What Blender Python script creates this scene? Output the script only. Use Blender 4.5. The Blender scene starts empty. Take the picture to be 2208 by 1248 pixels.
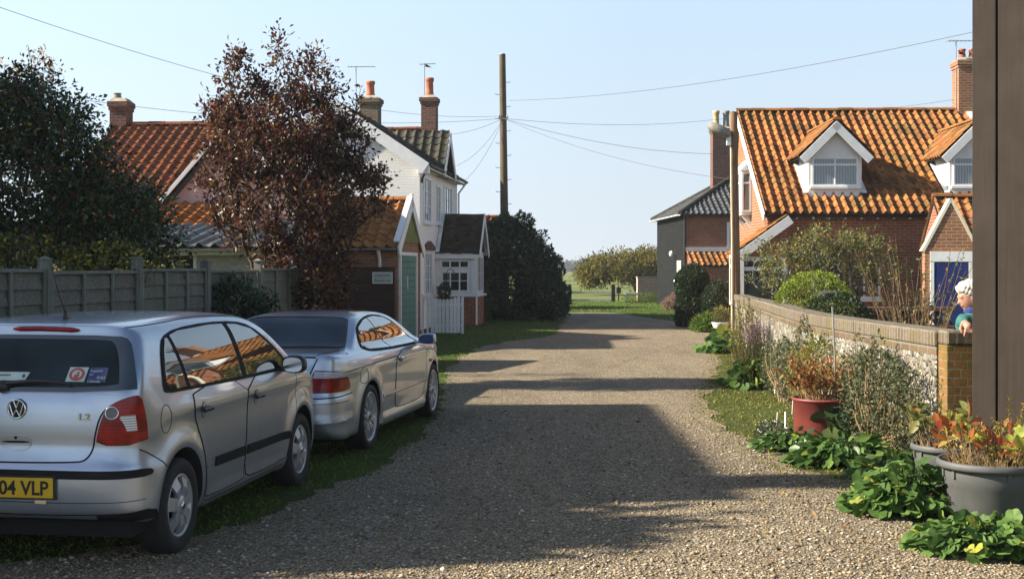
import bpy, bmesh, math, random
import numpy as np
from mathutils import Vector, Matrix
from mathutils.geometry import delaunay_2d_cdt
R = math.radians
scene = bpy.context.scene
col = scene.collection
F, CX, HY, H = 2775.0, 1104.0, 577.0, 1.75     # focal length in photo pixels, principal column, horizon row, eye height

def P(x, y, d):
    return Vector(((x-CX)/F*d, d, H-(y-HY)/F*d))

# ------------------------------------------------------------------ objects
def link(o, parent=None):
    col.objects.link(o)
    if parent is not None: o.parent = parent
    return o

def tag(o, label=None, cat=None, group=None, kind=None):
    if label: o['label'] = label
    if cat: o['category'] = cat
    if group: o['group'] = group
    if kind: o['kind'] = kind
    return o

def thing(name, label, cat, loc=(0, 0, 0), rz=0.0, group=None):
    o = bpy.data.objects.new(name, None)
    o.empty_display_size = .2
    o.location = loc; o.rotation_euler = (0, 0, rz)
    link(o)
    return tag(o, label, cat, group)

def empty(name, parent, loc=(0, 0, 0), rot=(0, 0, 0)):
    o = bpy.data.objects.new(name, None); o.empty_display_size = .1
    o.location = loc; o.rotation_euler = rot
    return link(o, parent)

def copy_tree(o, parent=None):
    c = o.copy(); col.objects.link(c); c.parent = parent
    for ch in list(o.children): copy_tree(ch, c)
    return c

class MB:
    """collects faces, builds ONE mesh object"""
    def __init__(s): s.v = []; s.f = []; s.m = []; s.sm = []
    def add(s, vs, fs, m=0, smooth=False):
        b = len(s.v); s.v.extend([tuple(v) for v in vs])
        for f in fs:
            s.f.append(tuple(b+i for i in f)); s.m.append(m); s.sm.append(smooth)
    def box(s, x0, y0, z0, x1, y1, z1, m=0):
        vs = [(x0,y0,z0),(x1,y0,z0),(x1,y1,z0),(x0,y1,z0),(x0,y0,z1),(x1,y0,z1),(x1,y1,z1),(x0,y1,z1)]
        s.add(vs, [(0,3,2,1),(4,5,6,7),(0,1,5,4),(1,2,6,5),(2,3,7,6),(3,0,4,7)], m)
    def bb(s, O, U, W, N, u0, u1, w0, w1, n0, n1, m=0):
        O, U, W, N = Vector(O), Vector(U), Vector(W), Vector(N)
        vs = [O+U*u+W*w+N*n for n in (n0, n1) for (u, w) in ((u0,w0),(u1,w0),(u1,w1),(u0,w1))]
        s.add(vs, [(0,3,2,1),(4,5,6,7),(0,1,5,4),(1,2,6,5),(2,3,7,6),(3,0,4,7)], m)
    def prism(s, poly, axis, a, b, m=0):
        n = len(poly)
        def mk(p, t):
            return {'x': (t, p[0], p[1]), 'y': (p[0], t, p[1]), 'z': (p[0], p[1], t)}[axis]
        vs = [mk(p, a) for p in poly]+[mk(p, b) for p in poly]
        fs = [tuple(range(n))[::-1], tuple(range(n, 2*n))]
        fs += [(i, (i+1) % n, n+(i+1) % n, n+i) for i in range(n)]
        s.add(vs, fs, m)
    def tube(s, pts, r, n=6, m=0, cap=True, smooth=True):
        pts = [Vector(p) for p in pts]; k = len(pts)
        if not hasattr(r, '__len__'): r = [r]*k
        vs = []; up = None
        for i in range(k):
            t = (pts[min(i+1, k-1)]-pts[max(i-1, 0)])
            t = t.normalized() if t.length > 1e-9 else Vector((0, 0, 1))
            if up is None:
                up = Vector((1, 0, 0)) if abs(t.x) < .8 else Vector((0, 1, 0))
            a = (up-t*up.dot(t))
            a = a.normalized() if a.length > 1e-6 else t.orthogonal().normalized()
            up = a; b = t.cross(a)
            for j in range(n):
                w = 2*math.pi*j/n
                vs.append(pts[i]+(a*math.cos(w)+b*math.sin(w))*r[i])
        fs = [(i*n+j, i*n+(j+1) % n, (i+1)*n+(j+1) % n, (i+1)*n+j) for i in range(k-1) for j in range(n)]
        s.add(vs, fs, m, smooth)
        if cap:
            s.add(vs[:n], [tuple(range(n))[::-1]], m); s.add(vs[-n:], [tuple(range(n))], m)
    def lathe(s, prof, n=32, c=(0, 0, 0), axis='z', m=0, smooth=True):
        vs = []
        for (r, t) in prof:
            for j in range(n):
                w = 2*math.pi*j/n; a, b = r*math.cos(w), r*math.sin(w)
                p = (a, b, t) if axis == 'z' else ((t, a, b) if axis == 'x' else (b, t, a))
                vs.append((c[0]+p[0], c[1]+p[1], c[2]+p[2]))
        k = len(prof)
        s.add(vs, [(i*n+j, i*n+(j+1) % n, (i+1)*n+(j+1) % n, (i+1)*n+j) for i in range(k-1) for j in range(n)], m, smooth)
    def build(s, name, mats, parent=None, fix=True, bevel=0.0, sharp=True):
        me = bpy.data.meshes.new(name)
        me.from_pydata(s.v, [], s.f)
        if not isinstance(mats, (list, tuple)): mats = [mats]
        for mt in mats: me.materials.append(mt)
        me.polygons.foreach_set('material_index', s.m)
        me.polygons.foreach_set('use_smooth', s.sm)
        if fix:
            bm = bmesh.new(); bm.from_mesh(me)
            bmesh.ops.recalc_face_normals(bm, faces=bm.faces)
            bm.to_mesh(me); bm.free()
        metre_uv(me)
        me.update()
        o = bpy.data.objects.new(name, me)
        if bevel:
            md = o.modifiers.new('bevel', 'BEVEL'); md.width = bevel; md.segments = 2; md.limit_method = 'ANGLE'; md.angle_limit = R(40)
        return link(o, parent)

def metre_uv(me):
    n = len(me.polygons)
    if n == 0: return
    nr = np.empty(n*3, np.float32); me.polygons.foreach_get('normal', nr); nr = nr.reshape(n, 3)
    ls = np.empty(n, np.int32); lt = np.empty(n, np.int32)
    me.polygons.foreach_get('loop_start', ls); me.polygons.foreach_get('loop_total', lt)
    nl = len(me.loops); vi = np.empty(nl, np.int32); me.loops.foreach_get('vertex_index', vi)
    co = np.empty(len(me.vertices)*3, np.float32); me.vertices.foreach_get('co', co); co = co.reshape(-1, 3)
    fi = np.empty(nl, np.int32)
    fi[np.argsort(np.repeat(ls, lt)*0+np.concatenate([np.arange(a, a+b) for a, b in zip(ls, lt)]))] = np.repeat(np.arange(n), lt)
    N = nr[fi]; T = np.stack([-N[:, 1], N[:, 0], np.zeros(nl)], 1)
    L = np.linalg.norm(T, axis=1); flat = L < .2
    T[flat] = (1, 0, 0); L[flat] = 1; T /= L[:, None]
    B = np.cross(N, T)
    p = co[vi]
    uv = np.stack([(p*T).sum(1), (p*B).sum(1)], 1).astype(np.float32)
    lay = me.uv_layers.new(name='UVMap')
    lay.data.foreach_set('uv', uv.ravel())

def raw_mesh(name, V, loops, starts, totals, mats, rnd=None, smooth=False, midx=None):
    me = bpy.data.meshes.new(name)
    me.vertices.add(len(V)); me.vertices.foreach_set('co', np.ascontiguousarray(V, np.float32).ravel())
    me.loops.add(len(loops)); me.loops.foreach_set('vertex_index', np.ascontiguousarray(loops, np.int32))
    me.polygons.add(len(starts)); me.polygons.foreach_set('loop_start', np.ascontiguousarray(starts, np.int32))
    me.polygons.foreach_set('loop_total', np.ascontiguousarray(totals, np.int32))
    if smooth: me.polygons.foreach_set('use_smooth', np.ones(len(starts), bool))
    if not isinstance(mats, (list, tuple)): mats = [mats]
    for m in mats: me.materials.append(m)
    if midx is not None: me.polygons.foreach_set('material_index', np.ascontiguousarray(midx, np.int32))
    me.update(calc_edges=True); me.validate()
    if rnd is not None:
        a = me.attributes.new('rnd', 'FLOAT', 'FACE'); a.data.foreach_set('value', np.ascontiguousarray(rnd, np.float32))
    return me

# ------------------------------------------------------------------ materials
def srgb(r, g, b):
    f = lambda c: (c/12.92 if c <= .04045 else ((c+.055)/1.055)**2.4)
    return (f(r/255), f(g/255), f(b/255), 1)

class NT:
    def __init__(s, name):
        s.mat = bpy.data.materials.new(name); s.mat.use_nodes = True
        s.t = s.mat.node_tree; s.t.nodes.clear()
        s.out = s.t.nodes.new('ShaderNodeOutputMaterial')
    def n(s, typ, **kw):
        nd = s.t.nodes.new(typ)
        for k, v in kw.items():
            if k.startswith('i_'):
                key = k[2:].replace('_', ' ')
                s.put(nd.inputs[key], v)
            else: setattr(nd, k, v)
        return nd
    def put(s, sock, v):
        if isinstance(v, bpy.types.NodeSocket): s.t.links.new(v, sock)
        elif isinstance(v, bpy.types.Node): s.t.links.new(v.outputs[0], sock)
        else: sock.default_value = v
    def coord(s, kind='Object'): return s.n('ShaderNodeTexCoord').outputs[kind]
    def scale(s, vec, sc):
        m = s.n('ShaderNodeMapping'); s.put(m.inputs['Vector'], vec); m.inputs['Scale'].default_value = sc
        return m.outputs[0]
    def noise(s, scale, detail=4, rough=.55, vec=None, dist=0):
        nd = s.n('ShaderNodeTexNoise'); nd.inputs['Scale'].default_value = scale
        nd.inputs['Detail'].default_value = detail; nd.inputs['Roughness'].default_value = rough
        nd.inputs['Distortion'].default_value = dist
        s.put(nd.inputs['Vector'], vec if vec is not None else s.coord())
        return nd.outputs[0]
    def ramp(s, fac, stops, interp='LINEAR'):
        r = s.n('ShaderNodeValToRGB'); r.color_ramp.interpolation = interp
        e = r.color_ramp.elements
        while len(e) < len(stops): e.new(.5)
        for i, (p, c) in enumerate(stops):
            e[i].position = p; e[i].color = c if len(c) == 4 else (*c, 1)
        s.put(r.inputs[0], fac)
        return r.outputs[0]
    def mix(s, fac, a, b, mode='MIX'):
        m = s.n('ShaderNodeMix', data_type='RGBA', blend_type=mode)
        s.put(m.inputs[0], fac); s.put(m.inputs[6], a); s.put(m.inputs[7], b)
        return m.outputs[2]
    def math(s, op, a, b=0.0):
        m = s.n('ShaderNodeMath', operation=op); s.put(m.inputs[0], a); s.put(m.inputs[1], b); return m.outputs[0]
    def attr(s, name='rnd'):
        return s.n('ShaderNodeAttribute', attribute_name=name).outputs['Fac']
    def bump(s, h, strength=.5, dist=.01, normal=None):
        b = s.n('ShaderNodeBump'); b.inputs['Strength'].default_value = strength; b.inputs['Distance'].default_value = dist
        s.put(b.inputs['Height'], h)
        if normal is not None: s.put(b.inputs['Normal'], normal)
        return b.outputs[0]
    def pbr(s, color, rough=.6, metal=0.0, normal=None, spec=.5, coat=0.0, coat_rough=.03, **kw):
        b = s.n('ShaderNodeBsdfPrincipled')
        s.put(b.inputs['Base Color'], color); s.put(b.inputs['Roughness'], rough); s.put(b.inputs['Metallic'], metal)
        b.inputs['Specular IOR Level'].default_value = spec
        b.inputs['Coat Weight'].default_value = coat; b.inputs['Coat Roughness'].default_value = coat_rough
        if normal is not None: s.put(b.inputs['Normal'], normal)
        s.t.links.new(b.outputs[0], s.out.inputs[0])
        s.b = b
        return s.mat

def c3(*v): return (*v, 1)

def simple(name, colr, rough=.6, metal=0, var=.12, sc=6, bumpd=0.0, coat=0.0, spec=.5):
    t = NT(name)
    nz = t.noise(sc, 6, .6)
    dark = tuple(c*(1-var*1.6) for c in colr[:3])+(1,); lite = tuple(min(1, c*(1+var)) for c in colr[:3])+(1,)
    cc = t.ramp(nz, [(.3, dark), (.7, lite)])
    nrm = t.bump(t.noise(sc*6, 4, .6), .6, bumpd) if bumpd else None
    return t.pbr(cc, rough, metal, nrm, spec, coat)

def brick_mat(name, c1, c2, mortar, dirt=.35, grime=(.05, .04, .03, 1), moss=0, bw=.225, rh=.075, ms=.011, bumpd=.006):
    t = NT(name); uv = t.coord('UV')
    br = t.n('ShaderNodeTexBrick'); br.offset = .5
    wob = t.n('ShaderNodeMix', data_type='VECTOR'); 
    t.put(br.inputs['Vector'], uv)
    br.inputs['Color1'].default_value = c1; br.inputs['Color2'].default_value = c2; br.inputs['Mortar'].default_value = mortar
    br.inputs['Scale'].default_value = 1; br.inputs['Mortar Size'].default_value = ms; br.inputs['Mortar Smooth'].default_value = .25
    br.inputs['Brick Width'].default_value = bw; br.inputs['Row Height'].default_value = rh; br.inputs['Bias'].default_value = 0
    nz = t.noise(1.3, 6, .65, uv); nf = t.noise(28, 4, .6, uv)
    cc = t.mix(t.math('MULTIPLY', t.ramp(nz, [(.42, (0, 0, 0, 1)), (.75, (1, 1, 1, 1))]), dirt), br.outputs[0], grime)
    cc = t.mix(.5, cc, t.ramp(nf, [(.25, (.25, .25, .25, 1)), (.75, (.78, .78, .78, 1))]), 'OVERLAY')
    if moss:
        cc = t.mix(t.math('MULTIPLY', t.ramp(t.noise(3.2, 6, .7, uv), [(.45, (0, 0, 0, 1)), (.62, (1, 1, 1, 1))]), moss), cc, (.13, .11, .02, 1))
    h = t.math('SUBTRACT', t.math('MULTIPLY', nf, .4), br.outputs['Fac'])
    return t.pbr(cc, .9, 0, t.bump(h, .9, bumpd), .25)

def tile_mat(name, stops, moss=(.10, .085, .03, 1), mossamt=.5, rough=.9, spec=.08):
    t = NT(name)
    cc = t.ramp(t.attr(), stops)
    n1 = t.noise(1.1, 7, .7); n2 = t.noise(9, 6, .7)
    cc = t.mix(t.math('MULTIPLY', t.ramp(n1, [(.40, (0, 0, 0, 1)), (.66, (1, 1, 1, 1))]), mossamt), cc, moss)
    cc = t.mix(.55, cc, t.ramp(n2, [(.25, (.22, .22, .22, 1)), (.75, (.75, .75, .75, 1))]), 'OVERLAY')
    return t.pbr(cc, rough, 0, t.bump(t.noise(40, 4, .6), .6, .006), spec)

def wood_mat(name, base, dark, green=None, rough=.85, sc=(3, 3, 45), gamt=.4, along='x'):
    t = NT(name); ob = t.coord()
    s = {'x': (1.2, 30, 30), 'z': (30, 30, 1.2)}[along]
    g = t.noise(1.0, 7, .65, t.scale(ob, s), .4)
    cc = t.ramp(g, [(.28, dark), (.62, base), (.85, tuple(min(1, c*1.25) for c in base[:3])+(1,))])
    if green: cc = t.mix(t.math('MULTIPLY', t.ramp(t.noise(1.6, 5, .6, ob), [(.42, (0,0,0,1)), (.68, (1,1,1,1))]), gamt), cc, green)
    cc = t.mix(.4, cc, t.ramp(t.noise(4, 5, .6, ob), [(.3, (.25,.25,.25,1)), (.7, (.7,.7,.7,1))]), 'OVERLAY')
    return t.pbr(cc, rough, 0, t.bump(g, .5, .004), .25)

def leaf_mat(name, stops, trans=.35, rough=.5, spec=.35):
    t = NT(name)
    cc = t.ramp(t.attr(), stops)
    cc = t.mix(.35, cc, t.ramp(t.noise(2.2, 3, .5), [(.3, (.25,.25,.25,1)), (.7, (.72,.72,.72,1))]), 'OVERLAY')
    b = t.n('ShaderNodeBsdfPrincipled')
    t.put(b.inputs['Base Color'], cc); b.inputs['Roughness'].default_value = rough; b.inputs['Specular IOR Level'].default_value = spec
    tr = t.n('ShaderNodeBsdfTranslucent'); t.put(tr.inputs['Color'], cc)
    m = t.n('ShaderNodeMixShader'); m.inputs[0].default_value = trans
    t.t.links.new(b.outputs[0], m.inputs[1]); t.t.links.new(tr.outputs[0], m.inputs[2]); t.t.links.new(m.outputs[0], t.out.inputs[0])
    return t.mat

BL = (0, 0, 0, 1); WH = (1, 1, 1, 1)
M = {}
M['white'] = simple('white_paint', c3(.74, .75, .74), .45, 0, .06, 5, .001)
M['whitewall'] = brick_mat('white_painted_brick', c3(.84, .84, .81), c3(.81, .81, .78), c3(.76, .76, .73), .10, c3(.55, .53, .47), bumpd=.005)
M['render_white'] = simple('white_render', c3(.76, .76, .74), .8, 0, .07, 3, .003)
M['pink'] = simple('pink_render', c3(.55, .40, .38), .85, 0, .08, 3, .003)
M['brick'] = brick_mat('red_brick', c3(.34, .105, .045), c3(.23, .068, .035), c3(.30, .23, .17), .4, c3(.07, .035, .025))
M['brick_orange'] = brick_mat('orange_brick', c3(.33, .135, .055), c3(.25, .09, .04), c3(.33, .27, .20), .3, c3(.2, .09, .04))
M['brick_dark'] = brick_mat('sooty_brick', c3(.20, .075, .045), c3(.12, .05, .035), c3(.17, .14, .12), .5, c3(.04, .03, .025))
M['brick_old'] = brick_mat('old_yellow_brick', c3(.165, .115, .08), c3(.105, .068, .048), c3(.21, .19, .155), .55, c3(.08, .06, .035), moss=.45)
M['brick_pier'] = brick_mat('mossy_pier_brick', c3(.26, .12, .04), c3(.20, .11, .03), c3(.25, .21, .15), .5, c3(.08, .055, .018), moss=.85, bw=.112, rh=.0735, ms=.006)
M['brick_cope'] = brick_mat('coping_brick', c3(.155, .120, .09), c3(.10, .073, .054), c3(.22, .205, .175), .5, c3(.13, .11, .08), moss=.4, bw=.075, rh=.24, ms=.010)
M['brick_garage'] = brick_mat('garage_brick', c3(.34, .15, .065), c3(.24, .09, .04), c3(.28, .2, .14), .4)
M['pinkbrick'] = brick_mat('pale_pink_brick', c3(.46, .34, .28), c3(.38, .27, .22), c3(.5, .45, .4), .3, c3(.25, .18, .14))
org = [(0, c3(.085, .048, .022)), (.25, c3(.19, .078, .032)), (.5, c3(.30, .115, .040)), (.78, c3(.40, .165, .056)), (.90, c3(.24, .135, .05)), (1, c3(.15, .105, .042))]
M['pantile'] = tile_mat('orange_pantile', org, c3(.115, .078, .026), .7)
M['pantile_red'] = tile_mat('red_pantile', [(0, c3(.12, .045, .024)), (.5, c3(.20, .070, .034)), (1, c3(.27, .10, .046))], c3(.16, .10, .05), .3)
M['pantile_bright'] = tile_mat('bright_pantile', [(0, c3(.22, .085, .03)), (.5, c3(.33, .13, .042)), (1, c3(.39, .175, .06))], c3(.15, .10, .04), .35)
M['pantile_black'] = tile_mat('black_pantile', [(0, c3(.030, .032, .036)), (.6, c3(.055, .058, .064)), (1, c3(.10, .10, .105))], c3(.07, .075, .055), .35, .6, .45)
M['slate'] = tile_mat('dark_roof_tile', [(0, c3(.035, .033, .030)), (.6, c3(.06, .055, .047)), (1, c3(.095, .082, .066))], c3(.07, .07, .035), .4)
M['asbestos'] = tile_mat('grey_corrugated_sheet', [(0, c3(.15, .16, .16)), (1, c3(.22, .225, .22))], c3(.085, .095, .065), .6)
M['pebble'] = simple('pebbledash', c3(.44, .45, .42), .95, 0, .2, 14, .02)
M['tar'] = simple('black_tar_wall', c3(.016, .017, .017), .9, 0, .35, 3, .004, spec=.08)
M['lead'] = simple('lead_flashing', c3(.62, .64, .64), .55, 0, .12, 4, .003)
M['gutter'] = simple('black_gutter', c3(.02, .02, .022), .4, 0, .1, 8)
M['fence'] = wood_mat('weathered_fence', c3(.195, .178, .145), c3(.085, .078, .062), c3(.11, .145, .085), gamt=.5)
M['fencepost'] = wood_mat('weathered_post', c3(.24, .235, .20), c3(.11, .105, .09), c3(.13, .16, .10), along='z')
M['brownboard'] = wood_mat('dark_brown_boards', c3(.060, .036, .024), c3(.028, .018, .013))
M['shed'] = wood_mat('brown_painted_boards', c3(.038, .027, .020), c3(.029, .021, .016), rough=.75, along='z')
M['greendoor'] = wood_mat('green_painted_door', c3(.085, .205, .155), c3(.06, .155, .115), rough=.55)
M['mossboard'] = wood_mat('mossy_boards', c3(.20, .21, .055), c3(.10, .12, .03), c3(.16, .2, .03))
M['bluedoor'] = wood_mat('blue_painted_door', c3(.020, .034, .15), c3(.013, .022, .10), rough=.5, along='z')
M['polewood'] = wood_mat('grey_pole_wood', c3(.145, .11, .07), c3(.065, .048, .032), c3(.085, .09, .045), along='z')
M['lampwood'] = wood_mat('brown_pole_wood', c3(.26, .155, .085), c3(.11, .06, .035), along='z')
M['darkpost'] = wood_mat('black_gate_post', c3(.035, .03, .026), c3(.018, .016, .014), along='z')
M['palerail'] = wood_mat('pale_rail', c3(.52, .52, .48), c3(.34, .34, .31))
M['terracotta'] = simple('terracotta', c3(.42, .13, .06), .8, 0, .2, 8, .003)
M['pot_buff'] = simple('buff_chimney_pot', c3(.52, .36, .17), .8, 0, .18, 8)
M['pot_grey'] = simple('grey_chimney_pot', c3(.22, .21, .18), .8, 0, .2, 8)
M['redplastic'] = simple('faded_red_plastic', c3(.20, .042, .036), .5, 0, .12, 5)
M['greyplastic'] = simple('grey_plastic_pot', c3(.090, .092, .090), .6, 0, .14, 5, .0008)
M['soil'] = simple('soil', c3(.035, .024, .016), 1, 0, .4, 30, .02)
M['cream'] = simple('cream_paint', c3(.70, .65, .50), .5, 0, .06, 4)
M['galv'] = simple('grey_metal', c3(.38, .38, .37), .45, .7, .15, 12)
M['wire'] = simple('wire_black', c3(.05, .05, .055), .5, 0, .1, 3)
M['steel'] = simple('dull_aerial_metal', c3(.30, .31, .32), .4, .6, .1, 10)
M['concrete'] = simple('mortar_cap', c3(.34, .31, .25), .95, 0, .25, 6, .01)
M['black'] = simple('black_plastic', c3(.018, .018, .02), .42, 0, .15, 20)
M['rubber'] = simple('matt_black_trim', c3(.012, .012, .013), .75, 0, .15, 20, spec=.2)
M['stake'] = simple('white_stake', c3(.70, .71, .66), .5, 0, .12, 12)
M['bird'] = simple('black_feathers', c3(.015, .015, .018), .5, 0, .2, 20)
t = NT('window_glass'); M['glass'] = t.pbr(t.ramp(t.noise(1.5, 2), [(.3, c3(.012, .016, .018)), (.7, c3(.04, .048, .05))]), .03, 0, None, .8)
t = NT('car_glass'); M['carglass'] = t.pbr(c3(.010, .016, .018), .015, 0, None, .9, 1.0, .01)
t = NT('rear_glass'); M['rearglass'] = t.pbr(t.ramp(t.noise(2.6, 2, .4), [(.35, c3(.004, .009, .011)), (.65, c3(.016, .032, .036))]), .05, 0, None, .22, 0.0, .02)
# lace curtain behind glass
t = NT('net_curtain'); w = t.n('ShaderNodeTexWave', wave_type='BANDS', bands_direction='X'); t.put(w.inputs['Vector'], t.coord('UV')); w.inputs['Scale'].default_value = 4.5; w.inputs['Distortion'].default_value = 2.5; w.inputs['Detail'].default_value = 3
M['lace'] = t.pbr(t.ramp(w, [(.15, c3(.10, .125, .14)), (.8, c3(.20, .235, .255))]), .08, 0, None, .8, .8, .02)
# car paints
def paint(name, cc):
    t = NT(name)
    fl = t.noise(900, 2, .5)
    m = t.ramp(fl, [(.35, tuple(c*.9 for c in cc[:3])+(1,)), (.65, tuple(min(1, c*1.08) for c in cc[:3])+(1,))])
    dirt = t.ramp(t.noise(2.3, 6, .65), [(.35, BL), (.8, WH)])
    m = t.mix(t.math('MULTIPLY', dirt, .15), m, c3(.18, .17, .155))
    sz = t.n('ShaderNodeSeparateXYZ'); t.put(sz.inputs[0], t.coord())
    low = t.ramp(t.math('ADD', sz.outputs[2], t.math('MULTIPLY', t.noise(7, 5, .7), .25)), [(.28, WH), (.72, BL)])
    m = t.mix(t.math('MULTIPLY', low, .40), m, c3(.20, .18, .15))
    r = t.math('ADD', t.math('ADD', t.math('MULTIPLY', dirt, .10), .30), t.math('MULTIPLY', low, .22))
    return t.pbr(m, r, .8, None, .5, .9, .04)
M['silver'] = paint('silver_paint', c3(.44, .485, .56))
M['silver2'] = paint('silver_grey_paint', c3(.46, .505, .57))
M['tyre'] = simple('tyre_rubber', c3(.016, .016, .016), .8, 0, .2, 14, .002)
M['alloy'] = simple('alloy_silver', c3(.46, .47, .49), .35, .55, .08, 10)
M['chrome'] = simple('chrome', c3(.75, .76, .78), .12, 1, .03, 10)
M['dark'] = simple('dark_gap', c3(.006, .006, .007), .9, 0, .1, 5)
t = NT('tail_lamp_red'); wv = t.n('ShaderNodeTexWave', wave_type='BANDS', bands_direction='Z'); t.put(wv.inputs['Vector'], t.coord()); wv.inputs['Scale'].default_value = 16
M['tailred'] = t.pbr(t.mix(.35, t.ramp(t.noise(9, 2), [(.35, c3(.14, .002, .004)), (.7, c3(.42, .004, .006))]), t.ramp(wv, [(.2, c3(.25, .25, .25)), (.8, c3(.72, .72, .72))]), 'OVERLAY'), .2, 0, None, .35, .15, .03)
t = NT('tail_lamp_clear'); wv = t.n('ShaderNodeTexWave', wave_type='BANDS', bands_direction='Z'); t.put(wv.inputs['Vector'], t.coord()); wv.inputs['Scale'].default_value = 22
M['tailclear'] = t.pbr(t.ramp(wv, [(.3, c3(.30, .30, .32)), (.7, c3(.72, .72, .74))]), .2, 0, None, .6, 1.0, .03)
t = NT('plate_yellow'); M['plate'] = t.pbr(c3(.70, .44, .015), .4, 0, None, .4)
M['ink'] = simple('black_ink', c3(.012, .012, .014), .5, 0, .05, 4)
M['paper'] = simple('pale_paper', c3(.46, .58, .54), .6, 0, .05, 6)
M['stickred'] = simple('sticker_red', c3(.42, .08, .05), .5, 0, .1, 20)
M['stickwhite'] = simple('sticker_white', c3(.50, .53, .55), .5, 0, .05, 20)
M['stickblue'] = simple('sticker_blue', c3(.02, .04, .14), .4, 0, .1, 20)
M['signface'] = simple('sign_face', c3(.38, .42, .36), .6, 0, .1, 10)
M['signink'] = simple('sign_lettering', c3(.09, .10, .09), .6, 0, .1, 10)
# people
M['skin'] = simple('skin', c3(.41, .215, .15), .5, 0, .1, 30)
M['hair'] = simple('white_hair', c3(.66, .63, .58), .8, 0, .22, 70, .006)
M['jumper'] = simple('teal_jumper', c3(.030, .145, .130), .9, 0, .2, 40, .004)
M['shirt'] = simple('blue_shirt', c3(.03, .05, .25), .8, 0, .1, 20)
M['trouser'] = simple('dark_trousers', c3(.03, .032, .04), .9, 0, .15, 20)
# bark
def bark(name, a, b):
    t = NT(name); ob = t.coord()
    n = t.noise(1, 6, .7, t.scale(ob, (26, 26, 5)))
    return t.pbr(t.ramp(n, [(.3, b), (.7, a)]), .95, 0, t.bump(n, .8, .01), .2)
M['bark'] = bark('brown_bark', c3(.13, .10, .075), c3(.045, .034, .026))
M['bark_grey'] = bark('grey_bark', c3(.23, .20, .165), c3(.09, .075, .06))
M['twig'] = bark('brown_twig', c3(.20, .135, .08), c3(.09, .055, .035))
M['drystem'] = bark('dry_stem', c3(.36, .25, .13), c3(.17, .11, .06))
# leaves
M['lf_holly'] = leaf_mat('holly_leaf', [(0, c3(.012, .028, .012)), (.6, c3(.032, .062, .022)), (.90, c3(.085, .12, .03)), (1, c3(.26, .25, .045))], .22, .3, .5)
M['lf_berry'] = leaf_mat('holly_berry', [(0, c3(.28, .018, .012)), (1, c3(.42, .03, .02))], .1, .3, .5)
M['lf_plum'] = leaf_mat('purple_leaf', [(0, c3(.034, .013, .014)), (.42, c3(.080, .025, .022)), (.70, c3(.135, .050, .028)), (.88, c3(.15, .090, .032)), (1, c3(.20, .16, .055))], .4, .42, .5)
M['lf_dark'] = leaf_mat('evergreen_leaf', [(0, c3(.014, .030, .016)), (.7, c3(.034, .066, .029)), (1, c3(.085, .13, .045))], .2, .4, .4)
M['lf_hedge'] = leaf_mat('hedge_leaf', [(0, c3(.014, .028, .012)), (.7, c3(.03, .055, .02)), (1, c3(.07, .10, .03))], .25, .45, .35)
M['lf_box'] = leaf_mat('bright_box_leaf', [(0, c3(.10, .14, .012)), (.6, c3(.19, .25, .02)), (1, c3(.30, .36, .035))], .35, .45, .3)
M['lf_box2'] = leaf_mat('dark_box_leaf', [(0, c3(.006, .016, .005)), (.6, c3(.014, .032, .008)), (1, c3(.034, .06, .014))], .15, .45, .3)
M['lf_apple'] = leaf_mat('apple_leaf', [(0, c3(.09, .105, .03)), (.6, c3(.17, .19, .06)), (.88, c3(.27, .25, .08)), (1, c3(.46, .22, .04))], .4, .5, .3)
M['lf_far'] = leaf_mat('autumn_tree_leaf', [(0, c3(.07, .085, .02)), (.5, c3(.16, .155, .035)), (.85, c3(.25, .20, .045)), (1, c3(.30, .17, .04))], .35, .6, .2)
M['lf_yellow'] = leaf_mat('yellow_green_leaf', [(0, c3(.06, .085, .02)), (.5, c3(.13, .155, .035)), (.85, c3(.30, .26, .05)), (1, c3(.55, .42, .05))], .4, .55, .3)
M['lf_green'] = leaf_mat('fresh_leaf', [(0, c3(.035, .075, .015)), (.6, c3(.07, .14, .028)), (.94, c3(.12, .21, .04)), (1, c3(.45, .42, .05))], .32, .42, .4)
M['lf_mallow'] = leaf_mat('broad_green_leaf', [(0, c3(.045, .095, .02)), (.6, c3(.09, .17, .034)), (.95, c3(.15, .25, .055)), (1, c3(.50, .45, .06))], .3, .6, .3)
M['lf_grey'] = leaf_mat('grey_green_leaf', [(0, c3(.05, .06, .03)), (.6, c3(.10, .12, .06)), (1, c3(.20, .20, .10))], .3, .6, .2)
M['lf_red'] = leaf_mat('red_orange_leaf', [(0, c3(.18, .085, .03)), (.35, c3(.27, .17, .05)), (.55, c3(.36, .12, .04)), (.68, c3(.36, .05, .04)), (.82, c3(.30, .24, .06)), (1, c3(.17, .20, .05))], .4, .45, .35)
M['lf_hyd'] = leaf_mat('autumn_shrub_leaf', [(0, c3(.42, .12, .06)), (.25, c3(.50, .20, .05)), (.4, c3(.42, .07, .05)), (.55, c3(.42, .42, .08)), (1, c3(.27, .40, .06))], .4, .4, .4)
M['lf_fern'] = leaf_mat('yellow_fern', [(0, c3(.22, .16, .03)), (.6, c3(.32, .25, .04)), (1, c3(.42, .36, .07))], .3, .6, .2)
M['lf_pink'] = leaf_mat('mauve_flower', [(0, c3(.25, .18, .20)), (1, c3(.48, .34, .40))], .3, .6, .2)
M['lf_dry'] = leaf_mat('dry_flower_head', [(0, c3(.20, .12, .09)), (1, c3(.36, .24, .18))], .3, .7, .2)
M['lf_bare'] = leaf_mat('last_autumn_leaf', [(0, c3(.30, .20, .10)), (.6, c3(.42, .30, .08)), (1, c3(.40, .18, .12))], .4, .6, .2)
M['lf_hazy'] = leaf_mat('distant_tree_leaf', [(0, c3(.06, .08, .05)), (1, c3(.12, .14, .08))], .3, .8, .1)
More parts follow.
